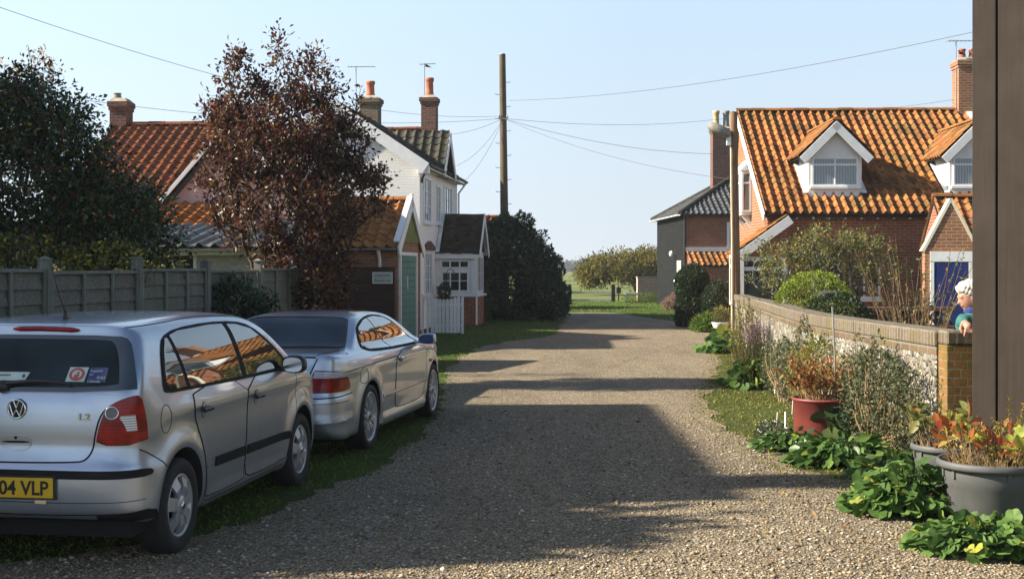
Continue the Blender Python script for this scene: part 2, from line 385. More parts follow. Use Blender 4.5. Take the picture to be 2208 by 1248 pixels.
M['grass'] = leaf_mat('grass_blade', [(0, c3(.055, .105, .014)), (.55, c3(.10, .19, .022)), (.88, c3(.16, .26, .035)), (1, c3(.33, .28, .10))], .35, .6, .2)
M['moss'] = leaf_mat('mossy_turf', [(0, c3(.10, .105, .02)), (.6, c3(.19, .19, .04)), (1, c3(.32, .29, .09))], .3, .8, .1)
# ------------------------------------------------------------------ vegetation
def frames(D, rng, up=None):
    """unit axis D (N,3) -> side and normal vectors"""
    n = len(D)
    Q = rng.normal(size=(n, 3)) if up is None else up+rng.normal(size=(n, 3))*.6
    S = np.cross(D, Q); L = np.linalg.norm(S, axis=1); S[L < 1e-6] = (1, 0, 0); S /= np.maximum(np.linalg.norm(S, axis=1), 1e-6)[:, None]
    N = np.cross(S, D)
    return S, N

LEAF = (np.array([(0, 0, 0), (.5, -.26, .07), (1, 0, -.05), (.5, .26, .07)]), [(0, 1, 2), (0, 2, 3)])
LEAF_THIN = (np.array([(0, 0, 0), (.45, -.10, .03), (1, 0, -.1), (.45, .10, .03)]), [(0, 1, 2), (0, 2, 3)])
LEAF_OVAL = (np.array([(0,0,0),(.25,-.2,.05),(.55,-.28,.06),(.85,-.15,0),(1,0,-.08),(.85,.15,0),(.55,.28,.06),(.25,.2,.05),(.5,0,-.02)]),
             [(0,1,8),(1,2,8),(2,3,8),(3,4,8),(4,5,8),(5,6,8),(6,7,8),(7,0,8)])
def lobed(k=5, n=41, depth=.10, cup=.10):
    v = [(0.42, 0, -.02)]; 
    for i in range(n):
        w = math.pi+2*math.pi*(i/(n-1)-.5)*.93+math.pi
        r = .5*(1-depth*.5+depth*abs(math.cos(k*w*.5))*1.6)
        x = .42+r*math.cos(w); y = r*math.sin(w)
        v.append((x, y, cup*(r*1.9)**2*.5+.035*math.sin(5*w+1)+.03*math.sin(2*w)))
    v.append((.12, 0, .03))
    f = [(0, i, i+1) for i in range(1, n)]
    return (np.array(v), f)
LEAF_LOBED = lobed()
LEAF_ROUND = lobed(3, 9, .05, .2)

def leaves_obj(name, C, D, S, tmpl, mat, parent=None, rng=None, up=None, rnd=None, width=1.0):
    C = np.asarray(C, float); D = np.asarray(D, float); D = D/np.maximum(np.linalg.norm(D, axis=1), 1e-6)[:, None]
    S = np.asarray(S, float); n = len(C)
    A, B = frames(D, rng, up)
    tv, tf = tmpl; k = len(tv)
    V = C[:, None, :]+S[:, None, None]*(tv[None, :, 0:1]*D[:, None, :]+tv[None, :, 1:2]*width*A[:, None, :]+tv[None, :, 2:3]*B[:, None, :])
    V = V.reshape(-1, 3)
    m = len(tf); fl = np.array([len(f) for f in tf]); flat = np.concatenate([np.array(f) for f in tf])
    loops = (flat[None, :]+(np.arange(n)*k)[:, None]).ravel()
    totals = np.tile(fl, n); starts = np.concatenate([[0], np.cumsum(totals)[:-1]])
    if rnd is None: rnd = rng.random(n)
    me = raw_mesh(name, V, loops, starts, totals, mat, np.repeat(rnd, m), smooth=(m > 2))
    o = bpy.data.objects.new(name, me)
    return link(o, parent)

def sticks_obj(name, A, B, ra, rb, mat, parent=None, n=5):
    """many tapered sticks as one mesh"""
    A = np.asarray(A, float); B = np.asarray(B, float); ra = np.broadcast_to(ra, len(A)); rb = np.broadcast_to(rb, len(A))
    T = B-A; T /= np.maximum(np.linalg.norm(T, axis=1), 1e-6)[:, None]
    ref = np.where(np.abs(T[:, 2:3]) < .9, np.array([[0, 0, 1.]]), np.array([[1., 0, 0]]))
    X = np.cross(T, ref); X /= np.maximum(np.linalg.norm(X, axis=1), 1e-6)[:, None]; Y = np.cross(T, X)
    w = 2*np.pi*np.arange(n)/n
    ring = np.cos(w)[None, :, None]*X[:, None, :]+np.sin(w)[None, :, None]*Y[:, None, :]
    V = np.concatenate([A[:, None, :]+ring*ra[:, None, None], B[:, None, :]+ring*rb[:, None, None]], 1).reshape(-1, 3)
    q = np.array([(j, (j+1) % n, n+(j+1) % n, n+j) for j in range(n)]).ravel()
    loops = (q[None, :]+(np.arange(len(A))*2*n)[:, None]).ravel()
    nf = len(A)*n
    me = raw_mesh(name, V, loops, np.arange(nf)*4, np.full(nf, 4), mat, None, True)
    return link(bpy.data.objects.new(name, me), parent)

def blob_points(rng, blobs, n, shell=.5, lump=.25):
    """points inside lumpy ellipsoids (cx,cy,cz,rx,ry,rz,weight), biased to the outside"""
    W = np.array([b[6] for b in blobs], float); W /= W.sum()
    pick = rng.choice(len(blobs), n, p=W)
    B = np.array([b[:6] for b in blobs])[pick]
    d = rng.normal(size=(n, 3)); d /= np.linalg.norm(d, axis=1)[:, None]
    ph = rng.random(3)*6
    f = 1+lump*np.sin(d[:, 0]*5+ph[0]+pick)*np.sin(d[:, 1]*5.5+ph[1])*np.sin(d[:, 2]*4.7+ph[2]+pick*2)+lump*.5*np.sin(d[:, 0]*11+ph[1])*np.sin(d[:, 2]*12+ph[0])
    r = rng.random(n)**(1/3*(1-shell)+.02)
    return B[:, :3]+d*B[:, 3:6]*(r*f)[:, None]

def skeleton(rng, root, top, targets, up_bias=.35, seg=4, jit=.05):
    """connect targets to a trunk; returns nodes, parents, leafcount"""
    nodes = []; par = []
    k = 6
    for i in range(k+1):
        p = np.array(root)+(np.array(top)-np.array(root))*i/k
        if 0 < i: p = p+rng.normal(size=3)*jit*.5*np.array([1, 1, .2])
        nodes.append(p); par.append(i-1)
    T = np.asarray(targets); order = np.argsort(np.linalg.norm(T-np.array(top), axis=1))
    ends = []
    for j in order:
        t = T[j]; N = np.array(nodes[2:]) if len(nodes) > 3 else np.array(nodes)
        d = t-N; dist = np.linalg.norm(d, axis=1)
        ang = -d[:, 2]/np.maximum(dist, 1e-6)           # prefer parents below the target
        cost = dist*(1+up_bias*(1+ang))
        i = int(np.argmin(cost))+(2 if len(nodes) > 3 else 0)
        a = nodes[i]; L = np.linalg.norm(t-a); last = i
        for s in range(1, seg+1):
            u = s/seg; p = a+(t-a)*u
            p[2] += L*.10*math.sin(math.pi*u)*(-1 if up_bias > .3 else 1)
            if s < seg: p = p+rng.normal(size=3)*jit*L*.5
            nodes.append(p); par.append(last); last = len(nodes)-1
        ends.append(last)
    n = len(nodes); cnt = np.zeros(n)
    for e in ends: cnt[e] += 1
    for i in range(n-1, 0, -1): cnt[par[i]] += cnt[i]
    return np.array(nodes), np.array(par), cnt, ends

def tree(name, label, cat, root, top, blobs, n_targets, per, leaf, size, mat, bark_, seed, r0=.006, spread=.16, group=None, shell=.5, lump=.25,
         up_bias=.5, drop=-.1, extra=None, tmpl=None, hang=.0, width=1.0, jit=.06, rexp=.45, trunk_name='trunk'):
    """one tree/shrub: Empty > trunk (limbs and twigs), crown (leaves)"""
    rng = np.random.default_rng(seed)
    o = thing(name, label, cat, root, 0, group)
    root0 = np.zeros(3); top0 = np.array(top)-np.array(root)
    bl = [(b[0]-root[0], b[1]-root[1], b[2]-root[2], *b[3:]) for b in blobs]
    T = blob_points(rng, bl, n_targets, shell, lump)
    T = T[T[:, 2] > .05]
    N, par, cnt, ends = skeleton(rng, root0, top0, T, up_bias, 4, jit)
    idx = np.arange(1, len(N)); ra = r0*np.maximum(cnt[par[idx]], .6)**rexp; rb = r0*np.maximum(cnt[idx], .6)**rexp
    ra[par[idx] == 0] *= 1.3
    sticks_obj(trunk_name, N[par[idx]], N[idx], np.minimum(ra, rb*1.5), rb, bark_, o)
    # leaves along the outer twig segments
    tw = idx[cnt[idx] <= 2.5]
    pk = rng.choice(tw, n_targets*per)
    u = rng.random(len(pk))[:, None]
    C = N[par[pk]]*(1-u)+N[pk]*u
    off = rng.normal(size=C.shape)*spread
    C = C+off
    D = off+(N[pk]-N[par[pk]])*.8+rng.normal(size=C.shape)*.12+np.array([0, 0, drop*spread*3])
    S = size*(.6+.7*rng.random(len(C)))
    keep = C[:, 2] > .02
    leaves_obj('crown', C[keep], D[keep], S[keep], tmpl or LEAF, mat, o, rng, np.array([0, 0, 1.0]), width=width)
    if extra:
        m2, frac, sz, tm = extra
        k = rng.choice(len(C), int(len(C)*frac))
        leaves_obj('berries' if 'berry' in m2.name else 'flowers', C[k]+rng.normal(size=(len(k), 3))*.03, rng.normal(size=(len(k), 3)), np.full(len(k), sz), tm, m2, o, rng)
    return o

OCT = (np.array([(1,0,0),(-1,0,0),(0,1,0),(0,-1,0),(0,0,1),(0,0,-1)])*.5, [(0,2,4),(2,1,4),(1,3,4),(3,0,4),(2,0,5),(1,2,5),(3,1,5),(0,3,5)])

def bush(name, label, cat, blobs, n, size, mat, seed, tmpl=None, group=None, shell=.75, lump=.2, stems=None, stem_mat=None, zfloor=.0, width=1.0, extra=None, out=.8):
    """dense clipped or wild shrub: leaves through the volume, twigs inside"""
    rng = np.random.default_rng(seed)
    b0 = blobs[0]; o = thing(name, label, cat, (b0[0], b0[1], zfloor), 0, group)
    bl = [(b[0]-b0[0], b[1]-b0[1], b[2]-zfloor, *b[3:]) for b in blobs]
    C = blob_points(rng, bl, n, shell, lump); C = C[C[:, 2] > .0]
    cen = np.array([0, 0, bl[0][2]*.6])
    D = (C-cen); D /= np.maximum(np.linalg.norm(D, axis=1), 1e-6)[:, None]; D = D*out+rng.normal(size=C.shape)*.7
    leaves_obj('crown', C, D, size*(.6+.8*rng.random(len(C))), tmpl or LEAF, mat, o, rng, np.array([0, 0, .8]), width=width)
    k = stems or 60
    E = C[rng.choice(len(C), k)]
    A = np.zeros((k, 3)); A[:, :2] = E[:, :2]*.25+rng.normal(size=(k, 2))*.04
    Mid = A*.5+E*.5+rng.normal(size=(k, 3))*.05; Mid[:, 2] = np.maximum(Mid[:, 2], .05)
    sticks_obj('stems', np.concatenate([A, Mid]), np.concatenate([Mid, E]), np.concatenate([np.full(k, .012), np.full(k, .007)]), np.concatenate([np.full(k, .007), np.full(k, .003)]), stem_mat or M['bark'], o)
    if extra:
        m2, num, sz, tm, nm = extra
        q = rng.choice(len(C), num); fo = leaves_obj(nm, C[q]*1.03+rng.normal(size=(num, 3))*.02, D[q], np.full(num, sz), tm, m2, o, rng); fo['kind'] = 'stuff'
    return o

def sprays(name, label, cat, loc, n, height, spread, lean, stem_r, stem_mat, leaf_n, leaf_size, leaf_m, seed, tmpl=None, group=None, curve=.25, leaf_from=.3, r_base=.1, width=1.0, crown_name='leaves', droop=0):
    """a clump of upright stems with leaves along them"""
    rng = np.random.default_rng(seed)
    o = thing(name, label, cat, loc, 0, group)
    A = []; B = []; ra = []; rb = []; C = []; D = []
    for i in range(n):
        w = rng.random()*2*math.pi; rr = r_base*math.sqrt(rng.random())
        p = np.array([rr*math.cos(w), rr*math.sin(w), 0.]); h = height*(.55+.5*rng.random())
        d = np.array([math.cos(w)*lean*rng.random(), math.sin(w)*lean*rng.random(), 1.]); d += rng.normal(size=3)*.08
        out = np.array([math.cos(w), math.sin(w), -droop]); k = 6; pts = [p]
        for s in range(k):
            d = d+out*curve/k*spread*2+rng.normal(size=3)*.05; d /= np.linalg.norm(d); pts.append(pts[-1]+d*h/k)
        for s in range(k):
            A.append(pts[s]); B.append(pts[s+1]); ra.append(stem_r*(1-s/k*.75)); rb.append(stem_r*(1-(s+1)/k*.75))
        m = rng.poisson(leaf_n)
        for _ in range(m):
            u = (leaf_from+(1-leaf_from)*rng.random())*k; s = min(int(u), k-1)
            C.append(pts[s]+(pts[s+1]-pts[s])*(u-s)); D.append((pts[s+1]-pts[s])/h*k*.5+rng.normal(size=3)*.55+np.array([0, 0, .1]))
    sticks_obj('stems', A, B, np.array(ra), np.array(rb), stem_mat, o, 4)
    if C:
        C = np.array(C); leaves_obj(crown_name, C, np.array(D), leaf_size*(.6+.8*rng.random(len(C))), tmpl or LEAF, leaf_m, o, rng, np.array([0, 0, 1.]), width=width)
    return o

def rosette(name, label, cat, loc, rad, n, height, size, mat, seed, tmpl=None, group=None, squash=1.0):
    """low mound of broad leaves on stalks"""
    rng = np.random.default_rng(seed)
    o = thing(name, label, cat, loc, 0, group)
    w = rng.random(n)*2*math.pi; r = rad*np.sqrt(rng.random(n))
    C = np.stack([r*np.cos(w), r*np.sin(w)*squash, height*(1-(r/rad)**2.2)*(.55+.45*rng.random(n))+.03+.04*rng.random(n)], 1)
    D = np.stack([np.cos(w)*(.5+r/rad), np.sin(w)*(.5+r/rad), -.15-.5*r/rad+rng.normal(size=n)*.25], 1)+rng.normal(size=(n, 3))*.3
    U = np.stack([np.cos(w)*.45, np.sin(w)*.45-.15, np.full(n, 1.)], 1)
    leaves_obj('leaves', C, D, size*(.55+.75*rng.random(n)), tmpl or LEAF_LOBED, mat, o, rng, U)
    Bs = np.stack([r*np.cos(w)*.4, r*np.sin(w)*.4*squash, np.zeros(n)], 1)
    sticks_obj('stems', Bs, C, .004, .003, M['lf_green'], o, 4)
    return o

def pantiles(name, O, U, V, width, length, mat, parent, tw=.235, gauge=.30, amp=.034, lift=.026, seed=0, nu=8, clip=None, flat=False):
    """a pantiled slope: U along the eave, V up the slope; real rolls and steps"""
    rng = np.random.default_rng(seed)
    O, U, V = np.array(O, float), np.array(U, float), np.array(V, float)
    U /= np.linalg.norm(U); V /= np.linalg.norm(V); N = np.cross(U, V)
    if N[2] < 0: N = -N
    cols = max(1, round(width/tw)); tw = width/cols; rows = max(1, round(length/gauge)); gauge = length/rows
    if flat: nu = 2
    u = np.arange(cols*nu+1)/nu
    fr = u-np.floor(u)
    prof = np.zeros_like(u) if flat else amp*(np.sin(2*np.pi*(fr+.08))+.30*np.sin(4*np.pi*(fr+.02)))
    jit = rng.normal(size=(rows+1, cols+1))
    cj = np.minimum(np.floor(u).astype(int), cols-1)
    sag = .012*np.sin(u/cols*5+seed)
    pts = []
    for j in range(rows):
        a = jit[j, cj]*.006; b = jit[j, cj]*.004
        v0 = j*gauge-.015+a; h0 = prof+lift+b+sag
        v1 = np.full_like(u, (j+1)*gauge); h1 = prof+sag
        for (v, h) in ((v0, h0), (v1, h1)):
            pts.append(O[None]+U[None]*(u*tw)[:, None]+V[None]*v[:, None]+N[None]*h[:, None])
    m = len(u); Vv = np.concatenate(pts)
    # front lip of the eave course
    lip = pts[0]-N[None]*(lift+.01); Vv = np.concatenate([Vv, lip]); lb = 2*rows*m
    q = []; rnd = []
    tr = rng.random((rows, cols)); tr = np.clip(tr*.8+.2*rng.random((1, cols)), 0, 1)
    for r in range(2*rows-1):
        for i in range(m-1):
            q.append((r*m+i, r*m+i+1, (r+1)*m+i+1, (r+1)*m+i)); rnd.append(tr[min((r+1)//2 if r % 2 else r//2, rows-1), cj[i]])
    for i in range(m-1): q.append((lb+i, lb+i+1, i+1, i)); rnd.append(tr[0, cj[i]])
    if clip is not None:
        cen = np.array([Vv[list(f)].mean(0) for f in q]); k = clip(cen)
        q = [f for f, z in zip(q, k) if z]; rnd = [f for f, z in zip(rnd, k) if z]
    me = raw_mesh(name, Vv, np.array(q).ravel(), np.arange(len(q))*4, np.full(len(q), 4), mat, np.array(rnd), not flat)
    if not flat: me.set_sharp_from_angle(angle=R(50))
    return link(bpy.data.objects.new(name, me), parent)

def window(parent, O, U, N, w, h, cols=2, rows=1, top=0.0, bar=.05, pane='glass', sill=True, mat='white', name='window', glz=.02, seed=0):
    """framed window on a wall: O lower-left corner, U along the wall, N outward; top = height of the fanlight row"""
    Z = Vector((0, 0, 1)); f = MB(); O = Vector(O); U = Vector(U).normalized(); N = Vector(N).normalized()
    a = lambda u0, u1, w0, w1, n0=-.03, n1=.035: f.bb(O, U, Z, N, u0, u1, w0, w1, n0, n1)
    a(0, w, 0, bar); a(0, w, h-bar, h); a(0, bar, bar, h-bar); a(w-bar, w, bar, h-bar)
    hh = h-top
    if top: a(bar, w-bar, hh-bar*.5, hh+bar*.5, -.03, .030)
    for i in range(1, cols):
        u = w*i/cols; a(u-bar*.4, u+bar*.4, bar, (hh-bar*.5) if top else h-bar, -.03, .028)
        if top: a(u-bar*.4, u+bar*.4, hh+bar*.5, h-bar, -.03, .028)
    for j in range(1, rows):
        z = bar+(hh-bar)*j/rows
        xs = [bar]+[w*i/cols for i in range(1, cols)]+[w-bar]
        for i in range(len(xs)-1):
            e0 = bar*.4 if i else 0; e1 = bar*.4 if i < len(xs)-2 else 0
            a(xs[i]+e0, xs[i+1]-e1, z-glz/2, z+glz/2, -.02, .02)
    fr = f.build(name, M[mat], parent, bevel=.004)
    p = MB(); p.bb(O, U, Z, N, bar*.5, w-bar*.5, bar*.5, h-bar*.5, -.025, .004)
    p.build('pane', M[pane], fr)
    if sill:
        s = MB(); s.bb(O, U, Z, N, -.06, w+.06, -.07, -.002, -.03, .09); s.build('sill', M[mat], fr, bevel=.006)
    return fr

def chimney(parent, x, y, z0, z1, w, d, mat, pots, cap='concrete', potmat='terracotta', pot_h=.4, pot_r=.12, name='chimney', corbel=.05):
    m = MB(); m.box(x-w/2, y-d/2, z0, x+w/2, y+d/2, z1-.22)
    m.box(x-w/2-corbel*.5, y-d/2-corbel*.5, z1-.22, x+w/2+corbel*.5, y+d/2+corbel*.5, z1-.13)
    m.box(x-w/2-corbel, y-d/2-corbel, z1-.13, x+w/2+corbel, y+d/2+corbel, z1)
    st = m.build(name, M[mat], parent)
    c = MB(); a = w/2+corbel*.8; b = d/2+corbel*.8
    c.add([(x-a,y-b,z1+.002),(x+a,y-b,z1+.002),(x+a,y+b,z1+.002),(x-a,y+b,z1+.002),(x-a*.6,y-b*.6,z1+.10),(x+a*.6,y-b*.6,z1+.10),(x+a*.6,y+b*.6,z1+.10),(x-a*.6,y+b*.6,z1+.10)],
          [(0,3,2,1),(4,5,6,7),(0,1,5,4),(1,2,6,5),(2,3,7,6),(3,0,4,7)]); c.build('chimney_cap', M[cap], st)
    for (px, pm) in pots:
        p = MB(); r = pot_r; z = z1+.08
        p.lathe([(r*.95, z), (r*1.05, z+.05), (r*.9, z+.10), (r*.82, z+pot_h*.75), (r*.95, z+pot_h*.8), (r*1.02, z+pot_h*.9), (r*.98, z+pot_h), (r*.7, z+pot_h), (r*.65, z+pot_h*.6)], 18, (x+px, y, 0))
        p.build('chimney_pot', M[pm], st)
    return st

def aerial(parent, x, y, z0, z1, ang=0, n=7, L=.7, name='aerial'):
    m = MB(); m.tube([(x, y, z0), (x, y, z1)], .016, 6)
    c, s = math.cos(ang), math.sin(ang)
    m.tube([(x-c*L*.3, y-s*L*.3, z1-.03), (x+c*L*.7, y+s*L*.7, z1+.0)], .011, 5)
    for i in range(n):
        u = -.28+i*.95/(n-1); e = .20-.01*i
        p = Vector((x+c*L*u, y+s*L*u, z1-.02)); q = Vector((-s*e, c*e, 0)); m.tube([p-q, p+q], .006, 4)
    return m.build(name, M['steel'], parent)
# ------------------------------------------------------------------ smooth solid modelling (used for the cars and the person)
def chaikin(p, it=3, closed=True):
    p = np.asarray(p, float)
    for _ in range(it):
        if closed: q = np.roll(p, -1, 0); p = np.stack([p*.75+q*.25, p*.25+q*.75], 1).reshape(-1, 2)
        else:
            a, b = p[:-1], p[1:]; m = np.stack([a*.75+b*.25, a*.25+b*.75], 1).reshape(-1, 2); p = np.concatenate([p[:1], m, p[-1:]])
    return p

def sdpoly(x, y, poly):
    """signed distance (inside < 0) and gradient of closed polygon"""
    x = np.ravel(x); y = np.ravel(y); out = np.empty((3, len(x)))
    A = poly; Bp = np.roll(poly, -1, 0); E = Bp-A; EE = (E*E).sum(1)
    for c in range(0, len(x), 20000):
        px = x[c:c+20000, None]; py = y[c:c+20000, None]
        wx = px-A[None, :, 0]; wy = py-A[None, :, 1]
        t = np.clip((wx*E[:, 0]+wy*E[:, 1])/EE, 0, 1)
        dx = wx-t*E[:, 0]; dy = wy-t*E[:, 1]; d2 = dx*dx+dy*dy
        i = d2.argmin(1); r = np.arange(len(i)); d = np.sqrt(d2[r, i])
        c1 = (A[None, :, 1] <= py) != (Bp[None, :, 1] <= py)
        xin = A[None, :, 0]+(py-A[None, :, 1])*E[:, 0]/np.where(np.abs(E[:, 1]) < 1e-12, 1e-12, E[:, 1])
        ins = ((c1 & (px < xin)).sum(1) % 2) == 1
        s = np.where(ins, -1., 1.); dd = np.maximum(d, 1e-9)
        out[0, c:c+20000] = s*d; out[1, c:c+20000] = s*dx[r, i]/dd; out[2, c:c+20000] = s*dy[r, i]/dd
    return out

def smax(a, b, ga, gb, k):
    h = np.maximum(k-np.abs(a-b), 0)/k
    v = np.maximum(a, b)+h*h*k*.25
    w = np.clip(.5+.5*(a-b)/k, 0, 1)
    return v, ga*w[:, None]+gb*(1-w)[:, None]

def surface_nets(Fv, org, step):
    """naive surface nets on a dense grid; returns verts, quads"""
    nx, ny, nz = Fv.shape; ins = Fv < 0
    cells = np.zeros((nx-1, ny-1, nz-1), np.int8)
    for dx in (0, 1):
        for dy in (0, 1):
            for dz in (0, 1): cells += ins[dx:nx-1+dx, dy:ny-1+dy, dz:nz-1+dz]
    act = (cells > 0) & (cells < 8)
    ix, iy, iz = np.nonzero(act); idx = -np.ones(act.shape, np.int64); idx[ix, iy, iz] = np.arange(len(ix))
    acc = np.zeros((len(ix), 3)); cnt = np.zeros(len(ix))
    corners = [(a, b, c) for a in (0, 1) for b in (0, 1) for c in (0, 1)]
    for p in corners:
        for ax in range(3):
            if p[ax] == 0:
                q = list(p); q[ax] = 1
                f0 = Fv[ix+p[0], iy+p[1], iz+p[2]]; f1 = Fv[ix+q[0], iy+q[1], iz+q[2]]
                cr = (f0 < 0) != (f1 < 0); t = np.where(cr, f0/np.where(f0-f1 == 0, 1, f0-f1), 0)
                v = np.zeros((len(ix), 3))+np.array(p); v[:, ax] += t
                acc[cr] += v[cr]; cnt[cr] += 1
    V = (np.stack([ix, iy, iz], 1)+acc/cnt[:, None])*step+org
    Q = []
    for ax in range(3):
        u, v = [(1, 2), (2, 0), (0, 1)][ax]
        sl0 = [slice(None)]*3; sl1 = [slice(None)]*3; sl0[ax] = slice(0, -1); sl1[ax] = slice(1, None)
        a = ins[tuple(sl0)]; b = ins[tuple(sl1)]
        e = np.array(np.nonzero(a != b)).T
        e = e[(e[:, u] > 0) & (e[:, v] > 0) & (e[:, u] < Fv.shape[u]-1) & (e[:, v] < Fv.shape[v]-1)]
        flip = a[e[:, 0], e[:, 1], e[:, 2]]
        def cell(du, dv):
            c = e.copy(); c[:, u] -= du; c[:, v] -= dv; return idx[c[:, 0], c[:, 1], c[:, 2]]
        q = np.stack([cell(1, 1), cell(0, 1), cell(0, 0), cell(1, 0)], 1)
        q[~flip] = q[~flip][:, ::-1]
        Q.append(q)
    return V, np.concatenate(Q)

class Shell:
    """car body as the smooth intersection of side, plan and front outlines, plus small swells"""
    def __init__(s, side, plan, front, k1=.07, k2=.07, swell=None):
        s.side, s.plan, s.front, s.k1, s.k2, s.swell = side, plan, front, k1, k2, swell
    def f(s, p):
        x, y, z = p[:, 0], p[:, 1], p[:, 2]; sx = np.sign(x)+(x == 0); ax = np.abs(x)
        a = sdpoly(y, z, s.side); b = sdpoly(ax, y, s.plan); c = sdpoly(ax, z, s.front)
        o = np.zeros(len(x))
        ga = np.stack([o, a[1], a[2]], 1); gb = np.stack([b[1]*sx, b[2], o], 1); gc = np.stack([c[1]*sx, o, c[2]], 1)
        v, g = smax(b[0], c[0], gb, gc, s.k2); v, g = smax(a[0], v, ga, g, s.k1)
        if s.swell is not None: v = v-s.swell(ax, y, z)
        return v, g
    def newton(s, p, it=3):
        for _ in range(it):
            v, g = s.f(p); p = p-g*(v/np.maximum((g*g).sum(1), .2))[:, None]
        return p
    def mesh(s, lo, hi, step):
        lo = np.array(lo); n = np.ceil((np.array(hi)-lo)/step).astype(int)+1
        xs, ys, zs = [lo[i]+np.arange(n[i])*step for i in range(3)]
        Y, Z = np.meshgrid(ys, zs, indexing='ij'); A = sdpoly(Y, Z, s.side)[0].reshape(1, n[1], n[2])
        X, Y = np.meshgrid(np.abs(xs), ys, indexing='ij'); B = sdpoly(X, Y, s.plan)[0].reshape(n[0], n[1], 1)
        X, Z = np.meshgrid(np.abs(xs), zs, indexing='ij'); Cc = sdpoly(X, Z, s.front)[0].reshape(n[0], 1, n[2])
        def sm(a, b, k): h = np.maximum(k-np.abs(a-b), 0)/k; return np.maximum(a, b)+h*h*k*.25
        Fv = sm(A, sm(B+np.zeros_like(Cc), Cc+np.zeros_like(B), s.k2), s.k1)
        if s.swell is not None:
            g = np.meshgrid(np.abs(xs), ys, zs, indexing='ij'); Fv = Fv-s.swell(*[q.ravel() for q in g]).reshape(Fv.shape)
        V, Q = surface_nets(Fv, lo, step)
        return s.newton(V, 4), Q
    def cast(s, O, D, tmax=2.6):
        """from inside points O outward along D to the skin"""
        O = np.asarray(O, float); D = np.asarray(D, float); a = np.zeros(len(O)); b = np.full(len(O), tmax)
        for _ in range(22):
            m = (a+b)/2; v, _g = s.f(O+D*m[:, None]); a = np.where(v < 0, m, a); b = np.where(v < 0, b, m)
        p = O+D*a[:, None]; v, g = s.f(p); g /= np.maximum(np.linalg.norm(g, axis=1), 1e-6)[:, None]
        return p, g

def map_side(q, sgn=1):  # (y, z)
    n = len(q); return np.stack([np.zeros(n), q[:, 0], q[:, 1]], 1), np.tile([[sgn*1., 0, 0]], (n, 1))
def map_rear(y0):
    def m(q): n = len(q); return np.stack([q[:, 0], np.full(n, y0), q[:, 1]], 1), np.tile([[0, -1., 0]], (n, 1))
    return m
def map_top(z0):
    def m(q): n = len(q); return np.stack([q[:, 0], q[:, 1], np.full(n, z0)], 1), np.tile([[0, 0, 1.]], (n, 1))
    return m
def map_corner(cx, cy, sgn=1):   # (angle from straight back, z)
    def m(q):
        n = len(q); return np.stack([np.full(n, sgn*cx), np.full(n, cy), q[:, 1]], 1), np.stack([sgn*np.sin(q[:, 0]), -np.cos(q[:, 0]), np.zeros(n)], 1)
    return m

def resample(p, step, closed=True):
    p = np.asarray(p, float); out = []
    n = len(p)
    for i in range(n if closed else n-1):
        a, b = p[i], p[(i+1) % n]; k = max(1, int(np.ceil(np.linalg.norm(b-a)/step)))
        for j in range(k): out.append(a+(b-a)*j/k)
    if not closed: out.append(p[-1])
    return np.array(out)

def patch(sh, name, mp, poly, off, mat, parent, thick=.008, step=.035, rnd=2, smooth=True):
    bd = resample(chaikin(poly, rnd) if rnd else poly, step)
    lo, hi = bd.min(0), bd.max(0)
    gx, gy = np.meshgrid(np.arange(lo[0]+step/2, hi[0], step), np.arange(lo[1]+step/2, hi[1], step))
    pts = np.stack([gx.ravel(), gy.ravel()], 1)
    pts = pts[sdpoly(pts[:, 0], pts[:, 1], bd)[0] < -step*.45]
    allp = np.concatenate([bd, pts]); nb = len(bd)
    v, e, f, *_ = delaunay_2d_cdt([Vector(q) for q in allp], [], [list(range(nb))], 1, 1e-6)
    V2 = np.array([(q[0], q[1]) for q in v]); O, D = mp(V2); p, g = sh.cast(O, D)
    cnt = {}
    for t in f:
        for i in range(len(t)): cnt.setdefault(frozenset((t[i], t[(i+1) % len(t)])), []).append((t[i], t[(i+1) % len(t)]))
    edges = [k[0] for k in cnt.values() if len(k) == 1]
    n = len(p); top = p+g*off; bot = p+g*(off-thick)
    mb = MB(); mb.add(np.concatenate([top]), [tuple(t) for t in f], 0, smooth)
    for (a, b) in edges: mb.add([top[a], top[b], bot[b], bot[a]], [(0, 1, 2, 3)], 0)
    o = mb.build(name, mat, parent, fix=False)
    # consistent outward normals for the face sheet
    me = o.data; bm = bmesh.new(); bm.from_mesh(me); bm.normal_update()
    for fc in bm.faces:
        if len(fc.verts) == 3:
            i = fc.verts[0].index
            if i < n and fc.normal.dot(Vector(g[i])) < 0: fc.normal_flip()
    bm.to_mesh(me); bm.free()
    return o

def seam(sh, mb, mp, path, r=.0035, closed=False, rnd=2, off=0.0, step=.04):
    p = resample(chaikin(path, rnd, closed) if rnd else path, step, closed)
    if closed: p = np.concatenate([p, p[:1]])
    O, D = mp(p); q, g = sh.cast(O, D)
    mb.tube(q+g*off, r, 5)

def text_mesh(name, body, size, mat, parent, loc, rot, extr=.002, align='LEFT', scx=1.0, bold=0.0):
    cu = bpy.data.curves.new(name, 'FONT'); cu.body = body; cu.size = size; cu.extrude = extr; cu.align_x = align; cu.offset = bold; cu.resolution_u = 3
    o = bpy.data.objects.new(name+'_tmp', cu); col.objects.link(o)
    dg = bpy.context.evaluated_depsgraph_get(); me = bpy.data.meshes.new_from_object(o.evaluated_get(dg)); me.name = name
    bpy.data.objects.remove(o, do_unlink=True); bpy.data.curves.remove(cu)
    me.materials.clear(); me.materials.append(mat)
    if scx != 1.0: me.transform(Matrix.Diagonal((scx, 1, 1, 1)))
    ob = bpy.data.objects.new(name, me); ob.location = loc; ob.rotation_euler = rot
    return link(ob, parent)

